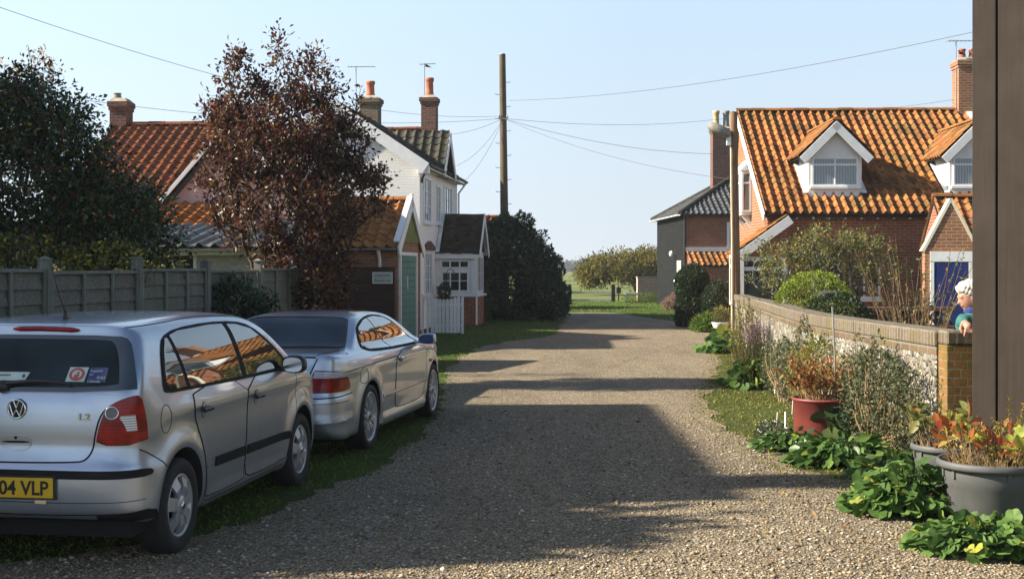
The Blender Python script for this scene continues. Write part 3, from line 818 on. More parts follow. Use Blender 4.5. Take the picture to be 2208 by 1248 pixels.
def cut_arches(V, Q, arches, body_mat, name, parent, side_w):
    me = bpy.data.meshes.new(name)
    me.vertices.add(len(V)); me.vertices.foreach_set('co', V.astype(np.float32).ravel())
    me.loops.add(Q.size); me.loops.foreach_set('vertex_index', Q.astype(np.int32).ravel())
    me.polygons.add(len(Q)); me.polygons.foreach_set('loop_start', np.arange(len(Q), dtype=np.int32)*4); me.polygons.foreach_set('loop_total', np.full(len(Q), 4, np.int32))
    me.materials.append(body_mat); me.materials.append(M['dark']); me.update(calc_edges=True); me.validate()
    o = bpy.data.objects.new(name, me); col.objects.link(o)
    c = MB()
    for (y, z, r) in arches:
        for sg in (1, -1):
            n = 48; x0, x1 = side_w-.27, side_w+.25
            ring = [(y+r*math.cos(2*math.pi*j/n), z+r*math.sin(2*math.pi*j/n)) for j in range(n)]
            c.prism(ring if sg > 0 else ring, 'x', sg*x0, sg*x1, 1)
    co = c.build('arch_cutter', [body_mat, M['dark']])
    md = o.modifiers.new('cut', 'BOOLEAN'); md.operation = 'DIFFERENCE'; md.object = co; md.solver = 'EXACT'
    dg = bpy.context.evaluated_depsgraph_get(); m2 = bpy.data.meshes.new_from_object(o.evaluated_get(dg))
    bpy.data.objects.remove(co, do_unlink=True); o.modifiers.clear(); o.data = m2; m2.name = name
    m2.polygons.foreach_set('use_smooth', np.ones(len(m2.polygons), bool)); m2.set_sharp_from_angle(angle=R(38))
    o.parent = parent
    return o

def wheel(parent, x, y, r, style, sgn, w=.19):
    e = empty('wheel', parent, (x, y, r), (0, 0, 0 if sgn > 0 else math.pi))
    rim = {'cap': r*.655, 'spoke': r*.755}[style]
    m = MB(); s = w/2
    m.lathe([(rim*.96, -s*.85), (r*.80, -s), (r*.95, -s*.95), (r*.992, -s*.72), (r, -s*.4), (r, s*.4), (r*.992, s*.72), (r*.95, s*.95), (r*.84, s*1.02), (rim*1.02, s*.9), (rim*.98, s*.72)], 56, axis='x')
    for k in range(4):
        t = s*(-.5+k*.333); m.lathe([(r*1.0012, t-.004), (r*.985, t), (r*1.0012, t+.004)], 48, axis='x')
    m.build('tyre', M['tyre'], e, fix=True)
    d = MB(); d.lathe([(.02, s*.25), (rim*.97, s*.25), (rim*.97, -s*.8)], 40, axis='x'); d.build('brake_void', M['dark'], e)
    a = MB()
    a.lathe([(rim*.985, s*.45), (rim*1.02, s*.86), (rim*.985, s*.93), (rim*.90, s*.80), (rim*.88, s*.4)], 56, axis='x')
    def spoke(t0, t1, r0, r1, wi0, wi1, x0, x1, th=.012):
        vs = []
        for (rr, tt, wi, xx) in ((r0, t0, wi0, x0), ((r0+r1)/2, (t0+t1)/2, (wi0+wi1)/2, (x0+x1)/2+.012), (r1, t1, wi1, x1)):
            c, q = math.cos(tt), math.sin(tt)
            for dx in (0, -th):
                for sg in (-1, 1): vs.append((xx+dx, rr*c-sg*wi*q, rr*q+sg*wi*c))
        fs = []
        for i in (0, 4): fs += [(i, i+1, i+5, i+4), (i+2, i+6, i+7, i+3), (i, i+4, i+6, i+2), (i+1, i+3, i+7, i+5)]
        a.add(vs, fs, 0, False)
    if style == 'cap':
        for k in range(7):
            t = 2*math.pi*k/7+.25
            spoke(t, t, rim*.30, rim*.92, rim*.135, rim*.235, s*.98, s*.84, .02)
        a.lathe([(0, s*1.10), (rim*.13, s*1.08), (rim*.22, s*1.03), (rim*.40, s*.92), (rim*.42, s*.6)], 40, axis='x')
        a.build('hub_cap', M['alloy'], e, fix=True)
        b = MB(); b.lathe([(0, s*1.13), (rim*.12, s*1.12), (rim*.125, s*1.05)], 24, axis='x'); b.build('cap_badge', M['chrome'], e)
    else:
        for k in range(5):
            for dt in (-.14, .14):
                t = 2*math.pi*k/5+.3; spoke(t+dt*.55, t+dt*1.35, rim*.20, rim*.94, .013, .011, s*.70, s*.80, .028)
                t2 = t+.628; spoke(t2+dt*.3, t2+dt*.75, rim*.2, rim*.93, .009, .008, s*.66, s*.76, .02)
        a.lathe([(0, s*.86), (rim*.14, s*.84), (rim*.24, s*.74), (rim*.26, s*.5)], 40, axis='x')
        a.build('alloy_rim', M['alloy'], e, fix=True)
        b = MB(); b.lathe([(0, s*.90), (rim*.10, s*.89), (rim*.11, s*.82)], 20, axis='x'); b.build('hub_badge', M['black'], e)
        bd = MB(); bd.lathe([(.05, s*.32), (rim*.78, s*.32), (rim*.78, s*.20), (.05, s*.2)], 40, axis='x'); bd.build('brake_disc', M['galv'], e)
    return e

def gauss(x, c, s): return np.exp(-((x-c)/s)**2)

# ---------------------------------------------------------------- hatchback
def hatchback(loc, rz):
    car = thing('parked_car', 'silver hatchback nearest the camera with yellow number plate and black rubbing strips', 'car', loc, rz, 'silver cars parked on the left verge')
    side = chaikin([(-1.45,.19),(-1.62,.29),(-1.86,.315),(-1.93,.345),(-1.955,.48),(-1.95,.58),(-1.925,.64),(-1.905,.72),(-1.90,.85),(-1.885,.98),(-1.845,1.06),(-1.72,1.27),(-1.665,1.36),(-1.68,1.395),(-1.64,1.415),(-1.45,1.437),(-1.0,1.462),(-.4,1.467),(.0,1.452),(.3,1.41),(.55,1.31),(.95,1.09),(1.15,.985),(1.35,.93),(1.65,.85),(1.85,.74),(1.95,.6),(1.965,.45),(1.93,.28),(1.8,.19),(1.4,.17),(0,.17),(-1.4,.17)])
    plan = chaikin([(-.6,-1.955),(.42,-1.955),(.62,-1.93),(.745,-1.85),(.79,-1.70),(.805,-1.45),(.818,-1.0),(.825,-.3),(.825,.5),(.815,1.1),(.79,1.5),(.74,1.75),(.62,1.9),(.4,1.96),(-.6,1.965)])
    front = chaikin([(-.6,.16),(.70,.16),(.76,.20),(.785,.32),(.81,.50),(.822,.62),(.826,.74),(.822,.86),(.80,.95),(.785,1.01),(.762,1.12),(.722,1.25),(.682,1.34),(.60,1.420),(.44,1.454),(.2,1.468),(-.6,1.472)])
    RA, FA, WR = -1.32, 1.14, .292
    def swell(x, y, z):
        v = 0
        for ya in (RA, FA):
            r = np.sqrt((y-ya)**2+(z-.30)**2)
            v = v+.026*gauss(r, .375, .075)*(x > .5)*np.clip((z-.12)*5, 0, 1)
        rear = np.clip((-y-1.55)*5, 0, 1)
        v = v+rear*.020*(1/(1+np.exp((z-.615)*90)))                       # bumper steps out below the tailgate
        v = v-.008*rear*gauss(z, .72, .04)
        v = v+.012*gauss(z, .88, .06)*(x > .6)*np.clip(1-(np.abs(y)-1.2)*2, 0, 1)   # shoulder
        v = v+.012*(1/(1+np.exp((z-.30)*80)))*(np.abs(y) < .8)*(x > .6)             # sill
        return v
    sh = Shell(side, plan, front, .075, .04, swell)
    V, Q = sh.mesh((-.93, -2.1, .10), (.93, 2.1, 1.56), .028)
    body = cut_arches(V, Q, [(RA, .30, .348), (FA, .30, .348)], M['silver'], 'body', car, .81)
    # tail: black valance under the bumper
    rear = map_rear(-1.0); side_ = map_side; corner = map_corner(.30, -1.45)
    ang = lambda a, z: (R(a), z)
    val = patch(sh, 'lower_valance', corner, [ang(-58,.345),ang(-10,.335),ang(40,.345),ang(62,.36),ang(66,.30),ang(62,.295),ang(-58,.295)], .006, M['rubber'], car, rnd=1, step=.05)
    gaps = MB()
    # tailgate
    tg = [(-.60,1.02),(.70,1.02),(.695,.985),(.60,.955),(.555,.90),(.53,.80),(.515,.70),(.48,.652),(.42,.640),(0,.634),(-.42,.640),(-.48,.652),(-.515,.70),(-.53,.80),(-.555,.90),(-.60,.955),(-.695,.985),(-.70,1.02)]
    tgo = patch(sh, 'tailgate', rear, tg[1:], .0035, M['silver'], car, rnd=2, step=.04)
    seam(sh, gaps, rear, [(.70,1.0),(.60,.955),(.553,.90),(.528,.80),(.513,.70),(.478,.648),(.42,.636),(0,.630),(-.42,.636),(-.478,.648),(-.513,.70),(-.528,.80)], .006)
    # rear window: black surround with glass
    rw = [(-.745,1.03),(.745,1.03),(.735,1.10),(.695,1.22),(.645,1.325),(.57,1.348),(0,1.352),(-.57,1.348),(-.645,1.325),(-.695,1.22),(-.735,1.10)]
    rf = patch(sh, 'rear_window', rear, rw, .006, M['carglass'], car, rnd=1, step=.04)
    rg = [(-.63,1.055),(.645,1.055),(.635,1.12),(.605,1.22),(.56,1.305),(.50,1.325),(-.50,1.325),(-.56,1.305),(-.605,1.22),(-.63,1.12)]
    patch(sh, 'heated_pane', rear, rg, .009, M['rearglass'], rf, .002, rnd=2, step=.04)
    # stickers on the glass
    def on_rear(x, z): p, g = sh.cast([[x, -1.0, z]], [[0, -1., 0]]); return p[0], g[0]
    st = patch(sh, 'window_sticker', rear, [(.315,1.085),(.43,1.085),(.44,1.165),(.325,1.165)], .012, M['paper'], rf, .002, rnd=0)
    th = np.linspace(0, 2*np.pi, 28, endpoint=False)
    for (nm, rr, mt, of) in (('sticker_roundel', .038, 'stickred', .014), ('sticker_emblem', .024, 'stickwhite', .0155)):
        patch(sh, nm, rear, np.stack([.378+rr*1.25*np.cos(th), 1.125+rr*.95*np.sin(th)], 1), of, M[mt], st, .001, rnd=0, step=.012)
    patch(sh, 'sticker_figure', rear, [(.362,1.100),(.385,1.098),(.395,1.118),(.390,1.142),(.377,1.136),(.383,1.122),(.366,1.125)], .0165, M['stickred'], st, .001, rnd=1, step=.01)
    sb = patch(sh, 'support_sticker', rear, [(.448,1.085),(.56,1.085),(.56,1.165),(.448,1.165)], .011, M['stickblue'], rf, .002, rnd=0)
    tilt = math.pi/2-.42
    for (tx, zz, xx, sz) in (('Support', 1.146, .455, .023), ('our', 1.128, .455, .018), ('RNLI', 1.108, .505, .024), ('Lifeboats', 1.088, .452, .022)):
        p, g = on_rear(xx+.03, zz+.006)
        text_mesh('lettering', tx, sz, M['stickwhite'], sb, (xx, p[1]-.021, zz), (R(59), 0, 0), .0008)
    pp = patch(sh, 'parking_ticket', rear, [(-.135,1.088),(.065,1.088),(.085,1.135),(-.120,1.135)], .012, M['paper'], rf, .002, rnd=0)
    patch(sh, 'ticket_print', rear, [(-.100,1.113),(-.03,1.113),(-.03,1.121),(-.100,1.121)], .0135, M['signink'], pp, .001, rnd=0)
    patch(sh, 'ticket_stamp', rear, np.stack([.052+.010*np.cos(th), 1.113+.010*np.sin(th)], 1), .0135, M['stickblue'], pp, .001, rnd=0, step=.01)
    # wiper
    wp = MB(); q, g = sh.cast(np.stack([np.linspace(-.06, .36, 9), np.full(9, -1.), 1.062+.018*np.sin(np.linspace(0, 3, 9))], 1), np.tile([[0, -1., 0]], (9, 1)))
    wp.tube(q+g*.024, list(np.linspace(.016, .006, 9)), 6); wp.tube(q+g*.012+np.array([0, 0, -.008]), .005, 4)
    p0, g0 = on_rear(-.06, 1.06); wp.lathe([(.0, -.05), (.030, -.048), (.036, .0)], 16, tuple(p0), axis='y')
    wp.build('rear_wiper', M['black'], car)
    # lamps
    lampo = [(.535,.735),(.772,.735),(.774,.82),(.768,.92),(.757,1.012),(.72,1.005),(.66,.985),(.60,.95),(.568,.885),(.548,.81)]
    def lamp(sg):
        mp = rear
        def A(x, z): return (sg*x, z)
        L = patch(sh, 'tail_lamp', mp, [A(x, z) for x, z in lampo], .010, M['tailred'], car, .012, rnd=1, step=.03)
        patch(sh, 'clear_lens', mp, [A(.676,.902),A(.738,.904),A(.744,.815),A(.704,.812),A(.694,.845),A(.680,.872),A(.668,.886)], .013, M['tailclear'], L, .004, rnd=0, step=.012)
        rr = MB(); ph = np.linspace(0, 2*np.pi, 25)
        c = A(.625, .918); O, D = mp(np.stack([c[0]+.036*np.cos(ph), c[1]+.034*np.sin(ph)], 1)); q, g = sh.cast(O, D); rr.tube(q+g*.014, .004, 5, cap=False)
        rr.build('lens_ring', M['chrome'], L)
        patch(sh, 'fog_lens', mp, np.stack([c[0]+.034*np.cos(ph[:-1]), c[1]+.032*np.sin(ph[:-1])], 1), .013, M['glass'], L, .002, rnd=0, step=.018)
        eg = MB(); seam(sh, eg, mp, [A(x, z) for x, z in lampo], .005, True, 1, .003); eg.build('lamp_seal', M['dark'], L)
    lamp(1); lamp(-1)
    # bumper strip wraps round
    patch(sh, 'bumper_strip', corner, [ang(-50,.595),ang(0,.592),ang(40,.592),ang(58,.592),ang(61,.57),ang(58,.548),ang(40,.545),ang(0,.545),ang(-50,.545)], .013, M['rubber'], car, .016, rnd=1, step=.04)
    seam(sh, gaps, corner, [ang(-55,.415),ang(0,.405),ang(55,.415)], .0025)
    # number plate
    p, g = on_rear(.0, .49); py = p[1]-.012
    pl = MB(); pl.box(-.21, py-.012, .438, .31, py+.02, .552); plo = pl.build('number_plate', M['plate'], car, bevel=.003)
    bk = MB(); bk.box(-.222, py-.006, .428, .322, py+.03, .562); bk.build('plate_backing', M['black'], plo)
    text_mesh('plate_lettering', '04 VLP', .112, M['ink'], plo, (.285, py-.0135, .457), (math.pi/2, 0, 0), .001, 'RIGHT', .93, .0025)
    lp = MB(); lp.box(.20, py-.008, .405, .27, py+.03, .425); lp.build('plate_lamp', M['chrome'], plo)
    # badges
    p, g = on_rear(.05, .935); b = MB(); b.lathe([(.0, -.010), (.050, -.012), (.056, -.006), (.058, .01)], 36, (p[0], p[1], p[2]), 'y'); bo = b.build('badge', M['ink'], tgo)
    r_ = MB(); ph = np.linspace(0, 2*np.pi, 37); r_.tube([(p[0]+.053*math.cos(a), p[1]-.012, p[2]+.053*math.sin(a)) for a in ph], .006, 6, cap=False)
    for pts in ([(-.017,.047),(0,.006),(.017,.047)], [(-.042,.028),(-.020,-.040),(0,-.004),(.020,-.040),(.042,.028)]):
        for i in range(len(pts)-1):
            (ax, az), (bx, bz) = pts[i], pts[i+1]; r_.tube([(p[0]+ax, p[1]-.015, p[2]+az), (p[0]+bx, p[1]-.015, p[2]+bz)], .0055, 5)
    r_.build('badge_letters', M['chrome'], bo)
    p, g = on_rear(.45, .90); text_mesh('engine_badge', '1.2', .052, M['chrome'], tgo, (.42, p[1]-.012, .878), (math.pi/2, 0, 0), .003, 'LEFT', 1.2, .001)
    # tailgate handle
    hd = patch(sh, 'tailgate_handle', rear, [(-.035,.785),(.135,.785),(.150,.745),(.128,.705),(.05,.692),(-.028,.705),(-.05,.745)], .010, M['silver'], tgo, .012, rnd=2, step=.02)
    patch(sh, 'handle_recess', rear, [(-.03,.752),(.13,.752),(.13,.740),(-.03,.740)], .0125, M['dark'], hd, .004, rnd=1, step=.02)
    patch(sh, 'key_lock', rear, np.stack([.05+.010*np.cos(th), .770+.010*np.sin(th)], 1), .0125, M['black'], hd, .002, rnd=0, step=.01)
    # high brake lamp under the roof lip
    hb = MB(); q, g = sh.cast(np.stack([np.linspace(-.09, .32, 11), np.full(11, -1.), 1.388-.10*(np.linspace(-.09, .32, 11)-.05)**2], 1), np.tile([[0, -1., 0]], (11, 1)))
    hb.tube(q+g*.004, [.007]+[.0155]*9+[.007], 8); hb.build('high_brake_lamp', M['tailred'], car)
    # sides
    for sg in (1, -1):
        ms = lambda q, sg=sg: map_side(q, sg)
        fd = [(-.13,.99),(-.16,.6),(-.13,.30),(.0,.265),(.72,.265),(.80,.36),(.90,.52),(.985,.75),(.99,.93),(.90,.985)]
        rd = [(-1.10,.985),(-1.13,.85),(-1.06,.74),(-.97,.60),(-.93,.40),(-.90,.275),(-.80,.262),(-.17,.262),(-.145,.30),(-.175,.6),(-.145,.985)]
        dF = patch(sh, 'front_door', ms, fd, .004, M['silver'], car, rnd=1); dR = patch(sh, 'rear_door', ms, rd, .004, M['silver'], car, rnd=1)
        seam(sh, gaps, ms, fd, .006, True, 1); seam(sh, gaps, ms, rd, .006, True, 1)
        # glass house
        wf = [(-1.53,1.02),(-1.50,1.14),(-1.43,1.255),(-1.34,1.325),(-1.1,1.362),(-.5,1.378),(0,1.366),(.25,1.325),(.52,1.205),(.80,1.045),(.86,.975),(.70,.962),(-.2,.968),(-1.15,.985),(-1.48,.992)]
        wo = patch(sh, 'window_surround', ms, wf, .007, M['rubber'], car, rnd=1)
        for nm, pg in (('quarter_glass', [(-1.495,1.03),(-1.465,1.14),(-1.40,1.245),(-1.325,1.312),(-1.285,1.312),(-1.195,1.01),(-1.46,1.012)]),
                       ('rear_door_glass', [(-1.14,1.005),(-1.235,1.325),(-1.08,1.345),(-.5,1.358),(-.27,1.354),(-.20,.992)]),
                       ('front_door_glass', [(-.115,.990),(-.185,1.35),(-.02,1.342),(.22,1.302),(.48,1.185),(.73,1.035),(.76,.990)])):
            patch(sh, nm, ms, pg, .010, M['carglass'], wo, .004, rnd=0)
        patch(sh, 'rubbing_strip', ms, [(-.74,.508),(-.185,.502),(-.185,.438),(-.74,.445)], .014, M['rubber'], dR, .016, rnd=0)
        patch(sh, 'rubbing_strip', ms, [(-.125,.502),(.78,.488),(.80,.46),(.78,.430),(-.125,.438)], .014, M['rubber'], dF, .016, rnd=0)
        for dd, yy, zz in ((dR, -.98, .845), (dF, .02, .83)):
            h = MB(); O, D = ms(np.array([(yy-.075, zz), (yy, zz+.004), (yy+.075, zz)])); q, g = sh.cast(O, D)
            h.tube(q+g*.034, [.015, .019, .015], 8); ho = h.build('door_handle', M['black'], dd)
            patch(sh, 'handle_cup', ms, np.stack([yy+.032*np.cos(th), zz-.002+.047*np.sin(th)], 1), .0055, M['silver'], ho, .002, rnd=0, step=.015)
            seam_m = MB(); seam(sh, seam_m, ms, np.stack([yy+.034*np.cos(th), zz-.002+.049*np.sin(th)], 1), .003, True, 0, .004, .02); seam_m.build('cup_shadow_gap', M['dark'], ho)
        seam(sh, gaps, ms, np.stack([-1.53+.070*np.cos(th), .845+.085*np.sin(th)], 1), .0028, True, 0, 0, .02)
        seam(sh, gaps, ms, [(-1.80,.70),(-1.72,.665),(-1.62,.61),(-1.58,.57)], .004)
        seam(sh, gaps, ms, [(-.85,.235),(0,.232),(.72,.238)], .003)
        seam(sh, gaps, ms, [(-1.63,1.395),(-1.3,1.40),(-.5,1.422),(.1,1.402)], .004)
        # mirror
        if True:
            mm = MB(); mx = sg*.905
            ring = chaikin([(-.085,-.055),(.085,-.062),(.095,.03),(.06,.072),(-.05,.075),(-.09,.04)], 2)
            secs = [(.615, .80), (.635, 1.0), (.69, 1.02), (.74, .8), (.765, .35)]
            vs = []; n = len(ring)
            for (yy, k) in secs: vs += [(mx+sg*a*k, yy, 1.005+b*k) for a, b in ring]
            fs = [(i*n+j, i*n+(j+1) % n, (i+1)*n+(j+1) % n, (i+1)*n+j) for i in range(len(secs)-1) for j in range(n)]+[tuple(range(n)), tuple(range((len(secs)-1)*n, len(secs)*n))]
            mm.add(vs, fs, 0, True); mm.box(min(sg*.76, sg*.85), .65, .955, max(sg*.76, sg*.85), .73, .985)
            mo = mm.build('door_mirror', M['black'], car)
            gl = MB(); gl.add([(mx+sg*a*.82, .611, 1.005+b*.82) for a, b in ring], [tuple(range(n))]); gl.build('mirror_glass', M['chrome'], mo)
    gaps.build('panel_gaps', M['dark'], car)
    # windscreen, headlamps (front, unseen from here but real)
    patch(sh, 'windscreen', map_top(.6), [(-.60,.98),(.60,.98),(.50,.50),(.42,.38),(-.42,.38),(-.50,.50)], .006, M['carglass'], car, rnd=1, step=.06)
    def mfront(q): n = len(q); return np.stack([q[:, 0], np.full(n, .9), q[:, 1]], 1), np.tile([[0, 1., 0]], (n, 1))
    for sg in (1, -1):
        patch(sh, 'headlamp', mfront, [(sg*.42,.56),(sg*.70,.58),(sg*.70,.70),(sg*.45,.72)], .008, M['tailclear'], car, rnd=2, step=.04)
    patch(sh, 'front_grille', mfront, [(-.35,.60),(.35,.60),(.35,.68),(-.35,.68)], .006, M['black'], car, rnd=1, step=.05)
    # roof aerial
    an = MB(); p, g = sh.cast([[.09, -1.36, 1.0]], [[0, 0, 1.]]); p = p[0]
    an.add([(p[0]-.018,p[1]-.03,p[2]-.004),(p[0]+.018,p[1]-.03,p[2]-.004),(p[0]+.014,p[1]+.035,p[2]-.004),(p[0]-.014,p[1]+.035,p[2]-.004),(p[0]-.008,p[1]-.035,p[2]+.05),(p[0]+.008,p[1]-.035,p[2]+.05)], [(0,1,2,3),(0,4,5,1),(1,5,2),(2,5,4,3),(3,4,0)])
    an.tube([(p[0], p[1]-.03, p[2]+.04), (p[0]-.01, p[1]-.10, p[2]+.16), (p[0]-.02, p[1]-.18, p[2]+.34)], [.006, .004, .002], 6)
    an.build('roof_aerial', M['black'], car)
    ch = MB(); ch.box(-.70, -1.80, .19, .70, 1.7, .33); ch.build('underbody', M['dark'], car)
    for ya in (RA, FA):
        for sg in (1, -1): wheel(car, sg*.72, ya, WR, 'cap', sg, .185)
    return car

def coupe(loc, rz):
    car = thing('parked_car', 'silver two door coupe parked ahead of the hatchback with red and clear tail lamps', 'car', loc, rz, 'silver cars parked on the left verge')
    zs = .957
    Z = lambda pts: [(a, b*zs) for a, b in pts]
    side = chaikin(Z([(-2.02,.21),(-2.15,.25),(-2.235,.36),(-2.25,.50),(-2.245,.60),(-2.215,.655),(-2.195,.72),(-2.17,.84),(-2.155,.955),(-2.135,1.0),(-2.08,1.012),(-1.85,1.012),(-1.55,1.02),(-1.40,1.045),(-1.15,1.155),(-.85,1.282),(-.62,1.337),(-.3,1.368),(.0,1.372),(.3,1.345),(.55,1.275),(.95,1.09),(1.15,1.0),(1.4,.955),(1.8,.87),(2.08,.75),(2.2,.6),(2.235,.45),(2.2,.28),(2.05,.19),(1.5,.17),(-1.5,.18)]))
    plan = chaikin([(-.6,-2.25),(.45,-2.25),(.66,-2.215),(.77,-2.12),(.815,-1.95),(.85,-1.6),(.868,-1.2),(.872,-.3),(.872,.6),(.868,1.3),(.84,1.75),(.76,2.05),(.62,2.18),(.4,2.235),(-.6,2.24)])
    front = chaikin(Z([(-.6,.16),(.76,.16),(.83,.19),(.845,.30),(.86,.48),(.872,.62),(.874,.74),(.866,.86),(.845,.93),(.80,.975),(.735,1.005),(.705,1.06),(.66,1.16),(.60,1.26),(.545,1.315),(.46,1.348),(.3,1.364),(.1,1.372),(-.6,1.374)]))
    RA, FA, WR = -1.245, 1.48, .315
    def swell(x, y, z):
        v = 0
        for ya in (RA, FA):
            r = np.sqrt((y-ya)**2+(z-.315)**2)
            v = v+.022*gauss(r, .40, .07)*(x > .5)*np.clip((z-.15)*5, 0, 1)
        rear = np.clip((-y-1.7)*5, 0, 1)
        v = v+rear*.018*(1/(1+np.exp((z-.585)*90)))
        v = v+.010*gauss(z, .80, .05)*(x > .6)
        v = v+.030*(1/(1+np.exp((z-.275)*70)))*(np.abs(y-.1) < .95)*(x > .6)
        v = v+rear*.012*gauss(z, .37, .025)
        return v
    sh = Shell(side, plan, front, .045, .035, swell)
    V, Q = sh.mesh((-.98, -2.4, .10), (.98, 2.4, 1.46), .03)
    cut_arches(V, Q, [(RA, .315, .355), (FA, .315, .355)], M['silver2'], 'body', car, .86)
    rear = map_rear(-1.6); gaps = MB(); th = np.linspace(0, 2*np.pi, 28, endpoint=False)
    # boot lid: rear face and deck
    bl = [(-.56,.938),(.56,.938),(.60,.915),(.555,.80),(.50,.655),(.44,.600),(-.44,.600),(-.50,.655),(-.555,.80),(-.60,.915)]
    lid = patch(sh, 'boot_lid', rear, bl, .0035, M['silver2'], car, rnd=1, step=.04)
    seam(sh, gaps, rear, [(-.62,.93),(-.56,.80),(-.505,.655),(-.44,.592),(0,.586),(.44,.592),(.505,.655),(.56,.80),(.62,.93)], .006)
    dk = [(-.62,-2.10),(.62,-2.10),(.645,-1.9),(.655,-1.62),(.0,-1.555),(-.655,-1.62),(-.645,-1.9)]
    patch(sh, 'boot_deck', map_top(.6), dk, .0035, M['silver2'], lid, rnd=1, step=.05)
    seam(sh, gaps, map_top(.6), [(.61,-2.12),(.65,-1.9),(.66,-1.62)], .005); seam(sh, gaps, map_top(.6), [(-.61,-2.12),(-.65,-1.9),(-.66,-1.62)], .005)
    lp = MB(); q, g = sh.cast(np.stack([np.linspace(-.60, .60, 15), np.full(15, -1.6), np.full(15, .942)], 1), np.tile([[0, -1., 0]], (15, 1)))
    lp.tube(q+g*.001, .007, 6); lp.build('boot_lip_shadow', M['dark'], lid)
    # rear window
    rw = [(-.665,-1.49),(-.4,-1.515),(0,-1.525),(.4,-1.515),(.665,-1.49),(.63,-1.30),(.535,-.93),(.50,-.80),(.30,-.765),(0,-.755),(-.30,-.765),(-.50,-.80),(-.535,-.93),(-.63,-1.30)]
    rwo = patch(sh, 'rear_window', map_top(.6), rw, .005, M['rearglass'], car, rnd=1, step=.05)
    em = MB(); seam(sh, em, map_top(.6), rw, .009, True, 1, .003); em.build('window_seal', M['black'], rwo)
    text_mesh('boot_lettering', '330Ci', .072, M['chrome'], lid, (.20, sh.cast([[.30, -1.6, .86]], [[0, -1., 0]])[0][0][1]-.006, .825), (R(84), 0, 0), .003, 'LEFT', 1.15, .001)
    # number plate recess and plate
    p, g = sh.cast([[0, -1.6, .70]], [[0, -1., 0]]); py = p[0][1]-.010
    m = MB(); m.box(-.26, py-.006, .625, .26, py+.03, .735); m.build('number_plate', M['plate'], car, bevel=.003)
    m = MB(); m.box(-.33, py-.016, .755, .33, py+.03, .785); m.build('plate_trim', M['chrome'], car, bevel=.004)
    for sg in (1, -1):
        mp = map_corner(.35, -1.75, sg)
        A = lambda x, z: (math.atan2(x-.35, .46) if x < .66 else math.atan2(x-.35, .46-(x-.66)*1.75), z)
        lo = [A(.50,.630),A(.70,.628),(R(76),.632),(R(80),.665),(R(77),.72),(R(68),.785),(R(58),.812),A(.655,.825),A(.62,.825),A(.585,.74),A(.55,.66)]
        L = patch(sh, 'tail_lamp', mp, lo, .009, M['tailred'], car, .012, rnd=1, step=.03)
        patch(sh, 'clear_lens', mp, [A(.60,.757),A(.66,.757),(R(72.5),.757),(R(66),.79),(R(57),.810),A(.655,.818),A(.628,.818)], .012, M['tailclear'], L, .004, rnd=0, step=.025)
        eg = MB(); seam(sh, eg, mp, lo, .004, True, 1, .002); eg.build('lamp_seal', M['dark'], L)
        patch(sh, 'boot_lamp', rear, [(sg*.30,.640),(sg*.485,.640),(sg*.535,.735),(sg*.44,.735),(sg*.40,.70),(sg*.30,.68)], .007, M['tailred'], car, .008, rnd=0, step=.03)
    cr = map_corner(.35, -1.70)
    ang = lambda a, z: (R(a), z)
    seam(sh, gaps, cr, [ang(-50,.585),ang(0,.575),ang(45,.58),ang(80,.60)], .006)
    patch(sh, 'bumper_crease', cr, [ang(-50,.392),ang(0,.386),ang(60,.392),ang(60,.362),ang(0,.352),ang(-50,.362)], .012, M['silver2'], car, .014, rnd=1, step=.05)
    seam(sh, gaps, cr, [ang(-50,.53),ang(0,.522),ang(70,.535)], .003)
    for a in (-25, 25): patch(sh, 'parking_sensor', cr, np.stack([R(a)+.028*np.cos(th), .475+.017*np.sin(th)], 1), .006, M['galv'], car, .004, rnd=0, step=.01)
    for sg in (1, -1):
        ms = lambda q, sg=sg: map_side(q, sg)
        dr = [(-.26,.88),(-.285,.60),(-.27,.33),(-.20,.292),(.88,.285),(.98,.35),(1.08,.55),(1.09,.80),(.98,.895)]
        d = patch(sh, 'door', ms, dr, .004, M['silver2'], car, rnd=1); seam(sh, gaps, ms, dr, .006, True, 1)
        wf = [(-1.12,.955),(-1.13,1.00),(-1.06,1.10),(-.92,1.175),(-.6,1.235),(-.15,1.258),(.2,1.235),(.45,1.165),(.78,1.005),(.90,.925),(.80,.900),(.0,.905),(-.6,.915),(-1.0,.93)]
        wo = patch(sh, 'window_surround', ms, wf, .006, M['rubber'], car, rnd=1)
        patch(sh, 'quarter_glass', ms, [(-1.085,.965),(-1.09,1.0),(-1.03,1.085),(-.90,1.155),(-.6,1.212),(-.42,1.226),(-.30,.928),(-.6,.934),(-.98,.945)], .009, M['carglass'], wo, .004, rnd=0)
        patch(sh, 'door_glass', ms, [(-.27,.926),(-.39,1.228),(-.15,1.236),(.18,1.214),(.43,1.145),(.70,1.015),(.79,.935),(.76,.920)], .009, M['carglass'], wo, .004, rnd=0)
        lineM = MB(); seam(sh, lineM, ms, [(-2.0,.795),(-1.6,.812),(-.8,.828),(.2,.835),(1.1,.82),(1.5,.80)], .004, False, 1); lineM.build('shoulder_crease', M['dark'], car)
        patch(sh, 'side_moulding', ms, [(-.80,.490),(1.05,.502),(1.06,.470),(-.80,.455)], .011, M['silver2'], d, .014, rnd=0)
        seam(sh, gaps, ms, [(-.80,.450),(1.06,.464)], .003, rnd=0, off=.006)
        seam(sh, gaps, ms, [(-.85,.315),(0,.318),(1.0,.322)], .003)
        h = MB(); O, D = ms(np.array([(-.21, .80), (-.12, .806), (-.03, .80)])); q, g = sh.cast(O, D); h.tube(q+g*.03, [.014, .018, .014], 8); h.build('door_handle', M['silver2'], d)
